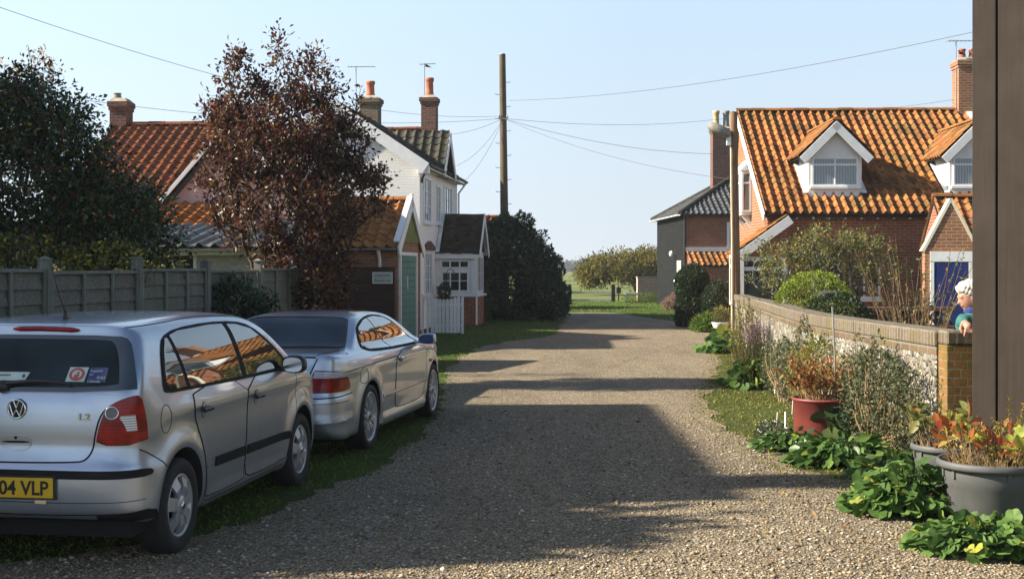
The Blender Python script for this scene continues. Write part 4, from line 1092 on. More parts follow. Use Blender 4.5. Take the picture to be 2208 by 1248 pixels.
        cup = MB(); q, g = sh.cast(*ms(np.array([(-.17, .785), (-.12, .78), (-.07, .785)]))); cup.tube(q+g*.004, .014, 6); cup.build('handle_recess', M['dark'], d)
        fl = chaikin([(-1.56,.80),(-1.40,.80),(-1.37,.76),(-1.38,.68),(-1.42,.655),(-1.55,.66),(-1.57,.70)], 1)
        if sg > 0: seam(sh, gaps, ms, fl, .003, True, 0)
        ind = patch(sh, 'side_indicator', ms, [(1.22,.665),(1.32,.665),(1.32,.70),(1.22,.70)], .008, M['tailred'], car, .006, rnd=1, step=.02)
        mm = MB(); mx = sg*.965
        ring = chaikin([(-.09,-.058),(.085,-.060),(.10,-.02),(.095,.045),(.06,.062),(-.07,.055),(-.095,.02)], 2)
        secs = [(.665, .85), (.68, 1.0), (.74, 1.0), (.79, .75), (.815, .3)]; vs = []; n = len(ring)
        for (yy, k) in secs: vs += [(mx+sg*a*k, yy, .96+b*k) for a, b in ring]
        fs = [(i*n+j, i*n+(j+1) % n, (i+1)*n+(j+1) % n, (i+1)*n+j) for i in range(len(secs)-1) for j in range(n)]+[tuple(range(n)), tuple(range((len(secs)-1)*n, len(secs)*n))]
        mm.add(vs, fs, 0, True); mm.box(min(sg*.80, sg*.90), .70, .905, max(sg*.80, sg*.90), .77, .935)
        mo = mm.build('door_mirror', M['silver2'], car)
        gl = MB(); gl.add([(mx+sg*a*.84, .661, .96+b*.84) for a, b in ring], [tuple(range(n))]); gl.build('mirror_glass', M['stickblue'], mo)
    gaps.build('panel_gaps', M['dark'], car)
    patch(sh, 'windscreen', map_top(.6), [(-.64,1.0),(.64,1.0),(.54,.62),(.45,.46),(-.45,.46),(-.54,.62)], .005, M['carglass'], car, rnd=1, step=.06)
    def mfront(q): n = len(q); return np.stack([q[:, 0], np.full(n, 1.2), q[:, 1]], 1), np.tile([[0, 1., 0]], (n, 1))
    for sg in (1, -1):
        patch(sh, 'headlamp', mfront, [(sg*.40,.54),(sg*.74,.55),(sg*.74,.65),(sg*.40,.66)], .008, M['tailclear'], car, rnd=1, step=.04)
        patch(sh, 'grille', mfront, [(sg*.03,.52),(sg*.20,.52),(sg*.20,.64),(sg*.03,.64)], .008, M['black'], car, rnd=1, step=.04)
    ch = MB(); ch.box(-.66, -2.0, .16, .66, 2.0, .29); ch.build('underbody', M['dark'], car)
    for ya in (RA, FA):
        for sg in (1, -1): wheel(car, sg*.765, ya, WR, 'spoke', sg, .21)
    return car

# ---------------------------------------------------------------- person leaning on the pier
def sd_capsule(p, a, b, ra, rb):
    a = np.array(a, float); b = np.array(b, float); d = b-a; t = np.clip(((p-a)@d)/(d@d), 0, 1)
    return np.linalg.norm(p-(a+t[:, None]*d), axis=1)-(ra+(rb-ra)*t)
def sd_ell(p, c, r):
    q = (p-np.array(c))/np.array(r); k = np.linalg.norm(q, axis=1); return (k-1)*min(r)
def smin(a, b, k):
    h = np.maximum(k-np.abs(a-b), 0)/k; return np.minimum(a, b)-h*h*k*.25

def blob_mesh(name, fn, lo, hi, step, mat, parent):
    lo = np.array(lo, float); n = np.ceil((np.array(hi)-lo)/step).astype(int)+1
    g = np.stack(np.meshgrid(*[lo[i]+np.arange(n[i])*step for i in range(3)], indexing='ij'), -1).reshape(-1, 3)
    Fv = fn(g).reshape(n)
    V, Q = surface_nets(Fv, lo, step)
    me = raw_mesh(name, V, Q.ravel(), np.arange(len(Q))*4, np.full(len(Q), 4), mat, None, True)
    return link(bpy.data.objects.new(name, me), parent)

def person():
    # local frame: faces -X (towards the lane), origin on the ground between the feet
    ox, oy = 4.22, 11.62
    o = thing('person', 'white haired person in a teal jumper leaning over the brick pier beside the brown shed', 'person', (ox, oy, 0))
    L = lambda x, y, z: (x-ox, y-oy, z)
    hd = np.array(L(3.968, 11.17, 1.505))
    sL, sR = L(4.09, 11.13, 1.275), L(4.16, 11.47, 1.285)          # shoulders: near (left) and far (right)
    eL, wL = L(3.90, 11.10, 1.285), L(3.865, 10.985, 1.275)
    eR, wR = L(3.97, 11.32, 1.24), L(3.99, 10.99, 1.262)
    def hand(p, w, dirx, seed):
        w = np.array(w); v = sd_capsule(p, w+(0, .02, 0), w+(dirx*.01, -.055, -.025), .030, .036)
        kn = w+np.array([dirx*.012, -.075, -.035])
        for i, (dx, ln) in enumerate(((-.030, .062), (-.011, .074), (.009, .070), (.028, .055))):
            b = kn+np.array([dx, 0, 0]); m_ = b+np.array([dx*.25, -.016, -ln*.55]); t_ = m_+np.array([dx*.2, .010, -ln*.55])
            v = smin(v, smin(sd_capsule(p, b, m_, .0115, .0105), sd_capsule(p, m_, t_, .0105, .0085), .006), .008)
        t0 = w+np.array([-dirx*.034, -.02, -.012]); t1 = t0+np.array([-dirx*.022, -.038, -.030]); t2 = t1+np.array([dirx*.008, -.012, -.034])
        return smin(v, smin(sd_capsule(p, t0, t1, .015, .0125), sd_capsule(p, t1, t2, .0125, .010), .006), .010)
    TA, HS = .30, .90                                   # head bowed forward, and its size
    def ht(p):
        q = (p-hd)/HS; return np.stack([math.cos(TA)*q[:, 0]+math.sin(TA)*q[:, 2], q[:, 1], -math.sin(TA)*q[:, 0]+math.cos(TA)*q[:, 2]], 1)+hd
    def skin(p0):
        p = ht(p0)
        v = sd_ell(p, hd+(.012, 0, .028), (.098, .078, .112))                    # skull
        v = smin(v, sd_ell(p, hd+(-.040, 0, -.045), (.064, .060, .075)), .05)      # face
        v = smin(v, sd_capsule(p, hd+(-.055, 0, -.105), hd+(-.010, 0, -.098), .028, .045), .03)   # jaw
        v = smin(v, sd_capsule(p, hd+(-.094, 0, .000), hd+(-.116, 0, -.036), .010, .0155), .016)  # nose
        v = smin(v, sd_capsule(p, hd+(-.098, -.022, -.066), hd+(-.098, .022, -.066), .009, .009), .012)  # lips
        v = smin(v, sd_capsule(p, hd+(-.090, -.040, .018), hd+(-.090, .040, .018), .012, .012), .02)     # brow
        for s in (-1, 1):
            v = np.maximum(v, -sd_ell(p, hd+(-.102, s*.031, -.004), (.012, .017, .010)))                # eye sockets
            v = smin(v, sd_ell(p, hd+(-.088, s*.031, -.005), (.012, .013, .011)), .004)                  # eyeballs
            v = smin(v, sd_ell(p, hd+(.018, s*.080, -.020), (.026, .012, .036)), .008)                   # ears
        v = v*HS; p = p0
        v = smin(v, sd_capsule(p, hd+(.030, 0, -.06), np.array(L(4.11, 11.29, 1.26)), .056, .062), .04)    # neck
        v = smin(v, sd_capsule(p, L(4.13, 11.30, 1.22), L(4.20, 11.55, .95), .12, .13), .08)               # torso
        for (s_, e_, w_) in ((sL, eL, wL), (sR, eR, wR)):
            v = smin(v, sd_capsule(p, s_, e_, .048, .040), .05); v = smin(v, sd_capsule(p, e_, w_, .040, .027), .03)
        v = smin(v, hand(p, wL, 1, 0), .02); v = smin(v, hand(p, wR, -1, 1), .02)
        for s in (-1, 1):
            hip = np.array(L(4.22, 11.58+s*.09, .92)); kn = np.array(L(4.20, 11.60+s*.10, .50)); an = np.array(L(4.24, 11.62+s*.10, .09)); to = an+(-.15, 0, -.04)
            v = smin(v, sd_capsule(p, hip, kn, .085, .058), .05); v = smin(v, sd_capsule(p, kn, an, .056, .040), .03); v = smin(v, sd_capsule(p, an, to, .045, .036), .03)
        return v
    blob_mesh('body', skin, (-.62, -.80, .0), (.32, .25, 1.72), .0085, M['skin'], o)
    def hairf(p):
        p = ht(p)
        v = sd_ell(p, hd+(.020, 0, .036), (.112, .092, .124))
        v = smin(v, sd_ell(p, hd+(-.048, 0, .090), (.055, .068, .042)), .04)
        v = smin(v, sd_ell(p, hd+(.060, 0, -.02), (.060, .076, .075)), .04)
        cut = (p[:, 0]-hd[0])+(p[:, 2]-hd[2])*.95+.078                      # hairline slopes back over the temple
        v = v+np.clip(.07-cut, 0, .07)*.30                                       # hair thins towards the hairline
        v = np.maximum(v, -np.minimum(cut+.0, .06))
        return v+.0035*np.sin(p[:, 0]*55+p[:, 2]*95+2*np.sin(p[:, 1]*40))+.002*np.sin(p[:, 0]*160-p[:, 2]*120+p[:, 1]*60)
    blob_mesh('hair', hairf, hd-.20, hd+.20, .006, M['hair'], o)
    def jump(p):
        v = sd_capsule(p, L(4.12, 11.29, 1.235), L(4.21, 11.56, .93), .145, .155)
        v = smin(v, sd_capsule(p, sL, sR, .078, .078), .08)
        for (s_, e_, w_) in ((sL, eL, wL), (sR, eR, wR)):
            s_, e_, w_ = map(np.array, (s_, e_, w_)); c_ = e_+(w_-e_)*.78
            v = smin(v, sd_capsule(p, s_, e_, .074, .062), .05); v = smin(v, sd_capsule(p, e_, c_, .060, .045), .03)
        v = smin(v, sd_capsule(p, hd+(.05, .02, -.14), hd+(.06, .04, -.17), .075, .09), .03)
        v = np.maximum(v, .90-p[:, 2])
        return v+.004*np.sin(p[:, 2]*70+p[:, 0]*40)*np.sin(p[:, 1]*45)
    blob_mesh('jumper', jump, (-.55, -.72, .86), (.30, .25, 1.46), .0085, M['jumper'], o)
    def coll(p): return np.maximum(np.abs(sd_capsule(p, hd+(.035, .0, -.10), hd+(.05, .03, -.15), .066, .080))-.009, np.abs(p[:, 2]-(hd[2]-.125)+(p[:, 0]-hd[0])*.2)-.026)
    blob_mesh('shirt_collar', coll, hd+np.array([-.12, -.16, -.25]), hd+np.array([.22, .2, -.02]), .006, M['shirt'], o)
    def trs(p):
        v = np.full(len(p), 9.)
        for s in (-1, 1):
            hip = np.array(L(4.22, 11.58+s*.09, .92)); kn = np.array(L(4.20, 11.60+s*.10, .50)); an = np.array(L(4.24, 11.62+s*.10, .10))
            v = smin(v, sd_capsule(p, hip, kn, .115, .082), .05); v = smin(v, sd_capsule(p, kn, an, .080, .070), .03)
        return np.maximum(np.maximum(v, p[:, 2]-.97), .06-p[:, 2])
    blob_mesh('trousers', trs, (-.2, -.3, .03), (.25, .32, 1.03), .012, M['trouser'], o)
    def shoes(p):
        v = np.full(len(p), 9.)
        for s in (-1, 1):
            an = np.array(L(4.24, 11.62+s*.10, .055)); v = np.minimum(v, sd_capsule(p, an+(.03, 0, 0), an+(-.17, 0, -.008), .055, .047))
        return np.maximum(v, .004-p[:, 2])
    blob_mesh('shoes', shoes, (-.3, -.25, -.02), (.2, .26, .16), .010, M['black'], o)
    return o
# ------------------------------------------------------------------ buildings
def slab(mb, O, U, V, w, l, t=.06, dn=-.075, m=0):
    O, U, V = Vector(O), Vector(U).normalized(), Vector(V).normalized(); N = U.cross(V)
    if N.z < 0: N = -N
    mb.bb(O, U, V, N, 0, w, 0, l, dn-t, dn, m)

def gable_roof(parent, x0, x1, ye, yr, yb, ze, zr, mat, seed, axis='x', tw=.235, gauge=.30, back=True, amp=.034, ridge_mat=None, flat=False, clip=None, ov=.0, name='roof'):
    """two slopes meeting on a ridge. axis x: ridge along x, eaves at y=ye (front) and y=yb (back)"""
    if axis == 'x':
        U = Vector((1, 0, 0)); V = Vector((0, yr-ye, zr-ze)); O = Vector((x0, ye, ze)); U2 = Vector((-1, 0, 0)); V2 = Vector((0, yr-yb, zr-ze)); O2 = Vector((x1, yb, ze))
        A, B = Vector((x0-.02, yr, zr)), Vector((x1+.02, yr, zr))
    else:
        U = Vector((0, 1, 0)); V = Vector((yr-ye, 0, zr-ze)); O = Vector((ye, x0, ze)); U2 = Vector((0, -1, 0)); V2 = Vector((yr-yb, 0, zr-ze)); O2 = Vector((yb, x1, ze))
        A, B = Vector((yr, x0-.02, zr)), Vector((yr, x1+.02, zr))
    w = abs(x1-x0)
    r = pantiles(name, O, U, V, w, V.length, M[mat], parent, tw, gauge, amp, .026, seed, flat=flat, clip=clip)
    if back: pantiles(name, O2, U2, V2, w, V2.length, M[mat], parent, tw, gauge, amp, .026, seed+5, 4, flat=flat)
    s = MB(); slab(s, O, U, V, w, V.length-.05); slab(s, O2, U2, V2, w, V2.length-.05); s.build('roof_boards', M['gutter'], parent)
    # ridge tiles: half round, in lengths
    rm = MB(); n = max(1, round(w/.42)); rng = random.Random(seed)
    D = (B-A); side = D.cross(Vector((0, 0, 1))).normalized()
    for i in range(n):
        a = A+D*(i/n); b = A+D*((i+1)/n-.004); lift = rng.uniform(-.006, .010)
        vs = []
        for p in (a, b):
            for k in range(7):
                t = math.pi*k/6; vs.append(p+side*(.125*math.cos(t))+Vector((0, 0, .085*math.sin(t)-.01+lift)))
        rm.add(vs, [(k, k+1, k+8, k+7) for k in range(6)]+[tuple(range(7))[::-1], tuple(range(7, 14))])
    ro = rm.build('ridge_tiles', M[ridge_mat or mat], r)
    a = ro.data.attributes.new('rnd', 'FLOAT', 'FACE'); a.data.foreach_set('value', np.repeat(np.random.default_rng(seed).random(n)*.6+.2, 8).astype(np.float32))
    return r

def barge(parent, a, b, out, w=.20, t=.03, mat='white', name='bargeboard'):
    a, b, out = Vector(a), Vector(b), Vector(out).normalized(); U = (b-a); L = U.length; U.normalize(); W = U.cross(out)
    if W.z > 0: W = -W
    m = MB(); m.bb(a, U, W, out, -.0, L, -.02, w, 0, t); return m.build(name, M[mat], parent, bevel=.004)

def gutter(parent, a, b, mat='gutter', r=.06, name='gutter'):
    a, b = Vector(a), Vector(b); D = (b-a); S = D.cross(Vector((0, 0, 1))).normalized(); m = MB(); vs = []
    for p in (a, b):
        for k in range(7): t = math.pi*k/6; vs.append(p+S*(r*math.cos(t))-Vector((0, 0, r*math.sin(t))))
        for k in range(7): t = math.pi*(6-k)/6; vs.append(p+S*(r*.85*math.cos(t))-Vector((0, 0, r*.85*math.sin(t))))
    m.add(vs, [(k, (k+1) % 14, 14+(k+1) % 14, 14+k) for k in range(14)]+[tuple(range(14)), tuple(range(14, 28))])
    return m.build(name, M[mat], parent)

def pipe(parent, pts, r=.035, mat='white', name='downpipe'):
    m = MB(); m.tube(pts, r, 10); return m.build(name, M[mat], parent)

X_, Y_, Z_ = Vector((1, 0, 0)), Vector((0, 1, 0)), Vector((0, 0, 1))

# ---- brick house with the dormers (right)
def brick_house():
    h = thing('brick_house', 'red brick house with orange pantiled roof and two white gabled dormers', 'house', (6.55, 33, 0), R(-1.5))
    W, D, ze, zr, Rb = 6.55, 9.3, 3.22, 6.30, 5.75
    m = MB(); m.prism([(0, 0), (Rb, 0), (Rb, ze), (D/2, zr-.12), (0, ze)], 'x', 0, W); wl = m.build('wall', M['brick'], h)
    g = MB(); g.prism([(.30, 2.0), (Rb-.2, 2.0), (Rb-.2, ze+.05), (D/2, zr-.30), (.30, ze+.05)], 'x', -.012, .0); g.build('gable_wall', M['brick_orange'], h)
    gable_roof(h, -.10, W+.10, -.25, D/2, Rb+.2, 3.15, 6.34, 'pantile', 3, tw=.235, gauge=.31, amp=.042)
    barge(h, (-.11, -.28, 3.10), (-.11, D/2, 6.34), (-1, 0, 0), .20)
    gutter(h, (-.05, -.30, 3.12), (W+.1, -.30, 3.12), 'gutter', .055)
    f = MB(); f.box(-.05, -.20, 3.02, W+.05, -.02, 3.06); f.build('soffit', M['gutter'], h)
    rf = MB()
    for i in range(16): rf.lathe([(0, -.24), (.022, -.235), (.022, -.1)], 8, (.3+i*.41, 0, 3.0), 'y')
    rf.build('rafter_ends', M['white'], h)
    lead = MB(); lead.bb((W-.10, D/2-.62, 6.34-.62*.658+.08), X_, Vector((0, 1, .658)).normalized(), Vector((0, -.658, 1)).normalized(), 0, .22, 0, .75, 0, .012); lead.build('verge_flashing', M['lead'], h)
    # dormers
    for i, c in enumerate((1.83, 5.47)):
        y0 = .50; zb = 3.62; zw = 4.66; hw = .69
        b = MB(); b.prism([(c-hw, zb-.3), (c+hw, zb-.3), (c+hw, zw), (c, zw+hw*.98), (c-hw, zw)], 'y', y0, 3.6)
        dm = b.build('dormer', M['render_white'], h)
        for sg in (-1, 1):
            s = sg*.95
            U = Vector((0, 1, 0)); V = Vector((-s, 0, .93)); pantiles('dormer_roof', (c+s, .30, 4.66), U, V, 3.7, V.length, M['pantile'], dm, .235, .29, .03, .022, 20+i*3+sg, 6)
            sl = MB(); slab(sl, (c+s, .31, 4.66), U, V, 3.6, V.length-.02, .05, -.06); sl.build('dormer_boards', M['gutter'], dm)
            barge(dm, (c+s*.99, .30, 4.58), (c, .30, 5.52), (0, -1, 0), .19, .035)
            ap = MB(); zc = lambda y: 3.15+.658*(y+.25)+.075
            ap.bb((c+sg*hw, y0-.05, zc(y0-.05)), Vector((sg, 0, 0)), Vector((0, 1, .658)).normalized(), Vector((0, -.658, 1)).normalized(), .004, .13, 0, 2.0, 0, .012); ap.build('side_flashing', M['lead'], dm)
        r = MB()
        for k in range(9): 
            a0 = .28+k*.42
            vs = []
            for yy in (a0, a0+.415):
                for q in range(7): t = math.pi*q/6; vs.append((c+.11*math.cos(t), yy, 5.57+.08*math.sin(t)))
            r.add(vs, [(q, q+1, q+8, q+7) for q in range(6)]+[tuple(range(7)), tuple(range(7, 14))])
        ro = r.build('dormer_ridge', M['pantile'], dm); a = ro.data.attributes.new('rnd', 'FLOAT', 'FACE'); a.data.foreach_set('value', np.full(len(ro.data.polygons), .6, np.float32))
        ap = MB(); ap.bb((c-hw-.12, y0-.24, 3.15+.658*.05+.115), X_, Vector((0, 1, .658)).normalized(), Vector((0, -.658, 1)).normalized(), 0, hw*2+.24, 0, .30, 0, .012); ap.build('apron_flashing', M['lead'], dm)
        window(dm, (c-.60, y0, 3.86), X_, (0, -1, 0), 1.20, .76, 2, 1, .20, .05, 'lace')
    # oriel window on the gable
    o = MB(); o.box(-.30, 2.45, 3.20, -.014, 4.05, 4.42); o.prism([(-.34, 4.42), (-.014, 4.42), (-.014, 4.78)], 'y', 2.40, 4.10)
    ob = o.build('oriel', M['white'], h)
    window(ob, (-.29, 2.45, 3.28), X_, (0, -1, 0), .27, 1.10, 1, 1, .30, .05, 'lace', False)
    window(ob, (-.30, 4.0, 3.28), -Y_, (-1, 0, 0), 1.5, 1.10, 3, 1, .30, .05, 'lace', False)
    for yb in (2.6, 3.8): br = MB(); br.prism([(-.27, 3.19), (-.014, 3.19), (-.014, 2.85)], 'y', yb, yb+.08); br.build('oriel_bracket', M['white'], ob)
    # lean-to porch across the corner
    px0, px1, py0, py1 = -.82, .38, -.72, .85; z0, z1 = 2.10, 3.02
    U = Vector((0, 1, 0)); V = Vector((px1-px0+.08, 0, z1-z0))
    pr = pantiles('porch_roof', (px0-.08, py0-.05, z0+.03), U, V, py1-py0+.1, V.length, M['pantile'], h, .235, .29, .03, .022, 33, 6)
    sl = MB(); slab(sl, (px0-.08, py0-.02, z0+.03), U, V, py1-py0, V.length-.02, .05, -.05); sl.build('porch_boards', M['white'], h)
    barge(h, (px0-.10, py0-.06, z0-.02), (px1+.02, py0-.06, z1+.01), (0, -1, 0), .20, .03)
    w_ = MB(); w_.prism([(px0+.02, 2.02), (px1, 2.02), (px1, z1-.08), (px0+.02, z0-.05)], 'y', py0, py0+.1); w_.build('porch_gable', M['brick'], h)
    pw = window(h, (px0, py0+.06, .02), X_, (0, -1, 0), px1-px0, 2.0, 1, 1, .30, .10, 'glass', False, name='porch_glazing')
    cp = MB(); cp.box(px0, py0, .0, px0+.11, py0+.12, 2.05); cp.build('porch_post', M['white'], h)
    sw = MB(); sw.box(px0, py0+.14, 0, px0+.10, py1, .75); sw.build('porch_plinth', M['brick_orange'], h)
    window(h, (px0, py1, .78), -Y_, (-1, 0, 0), py1-py0-.2, 1.3, 2, 1, .3, .07, 'glass', False, name='porch_side_window')
    window(h, (1.12, 0, 1.10), X_, (0, -1, 0), .72, 1.02, 2, 1, .28, .06, 'glass'); window(h, (2.05, 0, .95), X_, (0, -1, 0), .82, .85, 2, 1, 0, .06, 'glass')
    window(h, (4.0, 0, .95), X_, (0, -1, 0), 1.2, 1.1, 2, 1, .28, .06, 'glass')
    ch = chimney(h, W+.02, D/2+.05, 5.5, 7.75, .62, .62, 'brick_orange', [(-.12, 'terracotta'), (.18, 'terracotta')], pot_h=.28, pot_r=.11)
    aerial(h, W-.32, D/2-.1, 6.0, 8.35, .15, 8, .8)
    # terracotta patio wall in front
    return h

# ---- tarred house (right, far)
def tarred_house():
    h = thing('tarred_house', 'black tarred and red brick house with hipped black pantile roof and tall chimney', 'house', (7.38, 55, 0), R(2.7))
    W, D, ze = 5.4, 7.2, 4.05
    m = MB(); m.box(0, 0, 0, W, D, ze); m.build('wall', M['brick'], h)
    t = MB(); t.box(-.03, .0, 0, -.001, D, ze); t.box(-.031, -.012, 0, .05, -.001, ze); t.build('tarred_side', M['tar'], h)
    z0, z1 = ze-.02, 5.95; yr = D/2; e = .25; xh = 3.0
    hipf = lambda c: (c[:, 0] > (c[:, 1]+e)*xh/(yr+e)*1.0-e) 
    U = X_; V = Vector((0, yr+e, z1-z0)); r = pantiles('roof', (-e, -e, z0), U, V, W+e+.1, V.length, M['pantile_black'], h, .25, .32, .035, .028, 51, 8, clip=hipf)
    V2 = Vector((xh+e, 0, z1-z0)); hip2 = lambda c: (c[:, 1] > -e+(c[:, 0]+e)*(yr+e)/(xh+e)) & (c[:, 1] < D+e-(c[:, 0]+e)*(yr+e)/(xh+e))
    pantiles('roof', (-e, -e, z0), Y_, V2, D+2*e, V2.length, M['pantile_black'], h, .25, .32, .035, .028, 52, 6, clip=hip2)
    b = MB(); b.add([(-e, -e, z0-.05), (W, -e, z0-.05), (W, D+e, z0-.05), (-e, D+e, z0-.05), (xh, yr, z1-.07), (W, yr, z1-.07)], [(0, 1, 5, 4), (0, 4, 3), (3, 4, 5, 2), (1, 2, 5), (0, 3, 2, 1)]); b.build('roof_boards', M['gutter'], h)
    hp = MB(); hp.tube([(-e, -e, z0+.05), (xh, yr, z1+.06)], .10, 8); hp.tube([(-e, D+e, z0+.05), (xh, yr, z1+.06)], .10, 8); hp.tube([(xh, yr, z1+.06), (W, yr, z1+.06)], .10, 8); ho = hp.build('hip_tiles', M['slate'], r)
    gutter(h, (-.3, -.32, z0-.02), (-.3, D+.3, z0-.02), 'white', .06); gutter(h, (-.25, -.3, z0-.02), (W, -.3, z0-.02), 'gutter', .055)
    pipe(h, [(-.02, -.09, z0-.1), (-.02, -.09, .2)], .04, 'gutter')
    chimney(h, 2.30, yr-.1, 4.6, 8.05, .86, .60, 'brick_dark', [(-.22, 'pot_buff'), (.24, 'pot_grey')], pot_h=.75, pot_r=.16, corbel=.06)
    window(h, (1.82, 0, 2.35), X_, (0, -1, 0), 1.0, 1.35, 2, 1, 0, .12, 'glass'); 
    # lean-to with orange pantiles along the front
    pantiles('lean_to_roof', (.05, -1.35, 1.86), X_, (0, 1.3, .58), 3.4, 1.42, M['pantile'], h, .25, .32, .035, .028, 53, 8)
    l = MB(); l.prism([(-1.25, 0), (-.002, 0), (-.002, 2.34), (-1.25, 1.78)], 'x', .1, 3.4); l.build('lean_to_wall', M['brick'], h)
    fb = MB(); fb.box(.02, -.09, 2.44, 3.4, -.003, 2.62); fb.build('lean_to_fascia', M['white'], h)
    # cream side gate and lamp on the black wall
    d = MB(); d.box(-.10, .45, 0, -.032, 1.35, 2.05); d.build('cream_door', M['cream'], h, bevel=.01)
    lm = MB(); lm.lathe([(0, 2.50), (.08, 2.46), (.11, 2.36), (.08, 2.26), (0, 2.22)], 14, (-.22, 2.05, 0)); lm.box(-.20, 2.03, 2.33, -.032, 2.07, 2.37); lm.build('globe_lamp', M['white'], h)
    vt = MB(); vt.lathe([(0, -.02), (.07, 0), (.07, .04), (0, .05)], 12, (-.05, 2.35, 1.15), 'x'); vt.build('vent_cap', M['white'], h)
    return h

# ---- white house (left)
def white_house():
    h = thing('white_house', 'white painted house with lane side windows, wall gablet and small tiled bay', 'house', (-2.58, 36, 0), R(-6))
    W, D, ze = 4.9, 7.1, 4.72; zr = ze+W/2*.66
    m = MB(); m.prism([(-W, 0), (0, 0), (0, ze), (-W/2, zr-.05), (-W, ze)], 'y', 0, D); m.build('wall', M['whitewall'], h)
    gable_roof(h, -.22, D+.15, .28, -W/2, -W-.28, ze-.12, zr+.06, 'slate', 61, 'y', .26, .3, True, .03, 'slate')
    for sg in (0, 1):
        a = (.30, -.24, ze-.17) if sg == 0 else (-W-.30, -.24, ze-.17)
        barge(h, (a[0], a[1], a[2]+.08), (-W/2, -.24, zr+.14), (0, -1, 0), .30, .035)
    bx = MB(); bx.box(-.02, -.24, ze-.36, .30, -.05, ze-.10); bx.build('barge_foot', M['white'], h, bevel=.01)
    sf = MB(); sf.box(.004, -.20, ze-.20, .26, D+.1, ze-.16); sf.build('soffit', M['white'], h)
    gutter(h, (.30, -.2, ze-.10), (.30, 2.45, ze-.10)); gutter(h, (.30, 4.75, ze-.10), (.30, D+.2, ze-.10))
    pipe(h, [(.27, -.12, ze-.16), (.06, .04, ze-.46), (.05, .05, ze-.60)], .035, 'gutter'); pipe(h, [(.29, D+.1, ze-.15), (.06, D-.05, ze-.5), (.05, D-.05, .1)], .035, 'white')
    # wall gablet over the eave
    gz = 5.95; gy0, gy1 = 2.5, 4.7; gm = (gy0+gy1)/2
    g = MB(); g.prism([(gy0+.1, ze-.2), (gy1-.1, ze-.2), (gm, gz-.12)], 'x', -1.6, .10); gb = g.build('gablet', M['render_white'], h)
    for sg in (-1, 1):
        ye = gy0-.12 if sg < 0 else gy1+.12
        V = Vector((0, gm-ye, gz-ze+.12)); pantiles('gablet_roof', (-1.9, ye, ze-.10), X_, V, 2.2, V.length, M['slate'], gb, .26, .3, .03, .024, 64+sg, 6)
        sl = MB(); slab(sl, (-1.9, ye, ze-.10), X_, V, 2.19, V.length-.02, .05, -.05); sl.build('gablet_boards', M['gutter'], gb)
        barge(gb, (.30, ye, ze-.14), (.30, gm, gz), (1, 0, 0), .20, .03)
    # upper windows on the lane side
    for (y0, w, z0, hh, c) in ((.55, 1.25, 3.05, 1.30, 3), (2.72, .80, 3.10, 1.15, 2), (4.25, 1.55, 3.0, 1.32, 3)):
        window(h, (0, y0, z0), Y_, (1, 0, 0), w, hh, c, 3, 0, .06, 'lace', True)
    window(h, (0, .70, .95), Y_, (1, 0, 0), 1.25, 1.25, 3, 3, 0, .06, 'lace', True)
    ln = MB(); ln.prism([(.55, 2.25), (2.1, 2.25), (2.1, 2.36), (1.32, 2.52), (.55, 2.36)], 'x', .002, .10); ln.build('window_hood', M['brick_dark'], h)
    # bay
    by0, by1, bx1 = 2.75, 4.75, 1.22; bym = (by0+by1)/2
    b = MB(); b.box(.003, by0, 0, bx1-.02, by1, .90); b.build('bay_base', M['brick'], h)
    bw = MB(); bw.box(.003, by0+.02, .93, bx1-.03, by1-.02, 2.20); bw.prism([(by0, 2.2), (by1, 2.2), (bym, 3.22)], 'x', .003, bx1-.02); bb = bw.build('bay', M['white'], h)
    tb = MB(); tb.prism([(by0-.02, 2.24), (by1+.02, 2.24), (bym, 3.26)], 'x', bx1-.018, bx1+.012); tb.build('bay_gable', M['slate'], bb)
    for sg in (-1, 1):
        ye = by0-.16 if sg < 0 else by1+.16
        V = Vector((0, bym-ye, 3.38-2.16)); pantiles('bay_roof', (.01, ye, 2.18), X_, V, bx1+.12, V.length, M['slate'], bb, .17, .115, .0, .012, 70+sg, flat=True)
        sl = MB(); slab(sl, (.01, ye, 2.18), X_, V, bx1+.08, V.length-.06, .04, -.03); sl.build('bay_boards', M['white'], bb)
        barge(bb, (bx1+.12, ye, 2.16), (bx1+.12, bym, 3.40), (1, 0, 0), .16, .03)
    fs = MB(); fs.box(.003, by0-.14, 2.02, bx1+.05, by0-.0, 2.17); fs.build('bay_fascia', M['white'], bb)
    st = MB(); st.bb((.02, by0-.16, 2.20), X_, Vector((0, bym-by0+.16, 1.22)).normalized(), Vector((0, -1.22, 1.16)).normalized(), 0, .11, 0, 1.66, .02, .035); st.build('bay_flashing', M['lead'], bb)
    window(bb, (.16, by0+.02, 1.02), X_, (0, -1, 0), .84, .62, 3, 2, 0, .05, 'glass', False); window(bb, (.14, by0+.02, 1.72), X_, (0, -1, 0), .88, .26, 3, 1, 0, .05, 'glass', False)
    sl = MB(); sl.box(.0, by0-.10, .88, bx1+.06, by0+.03, .94); sl.box(bx1-.02, by0+.03, .88, bx1+.06, by1+.1, .94); sl.build('bay_sill', M['white'], bb)
    window(bb, (bx1-.03, by0+.25, 1.0), Y_, (1, 0, 0), 1.5, 1.1, 3, 2, 0, .05, 'glass', False)
    pipe(h, [(bx1+.02, by0-.03, 2.0), (bx1+.02, by0-.05, .05)], .028, 'white')
    pl = MB(); pl.box(bx1-.14, by0-.03, .94, bx1-.03, by0+.018, 2.02); pl.build('bay_post', M['white'], bb)
    # rear wing with orange roof
    wg = MB(); wg.prism([(D+.005, 0), (D+5, 0), (D+5, 4.6), (D+2.5, 6.55), (D+.005, 4.6)], 'x', -7.0, -1.45); wg.build('wing_wall', M['whitewall'], h)
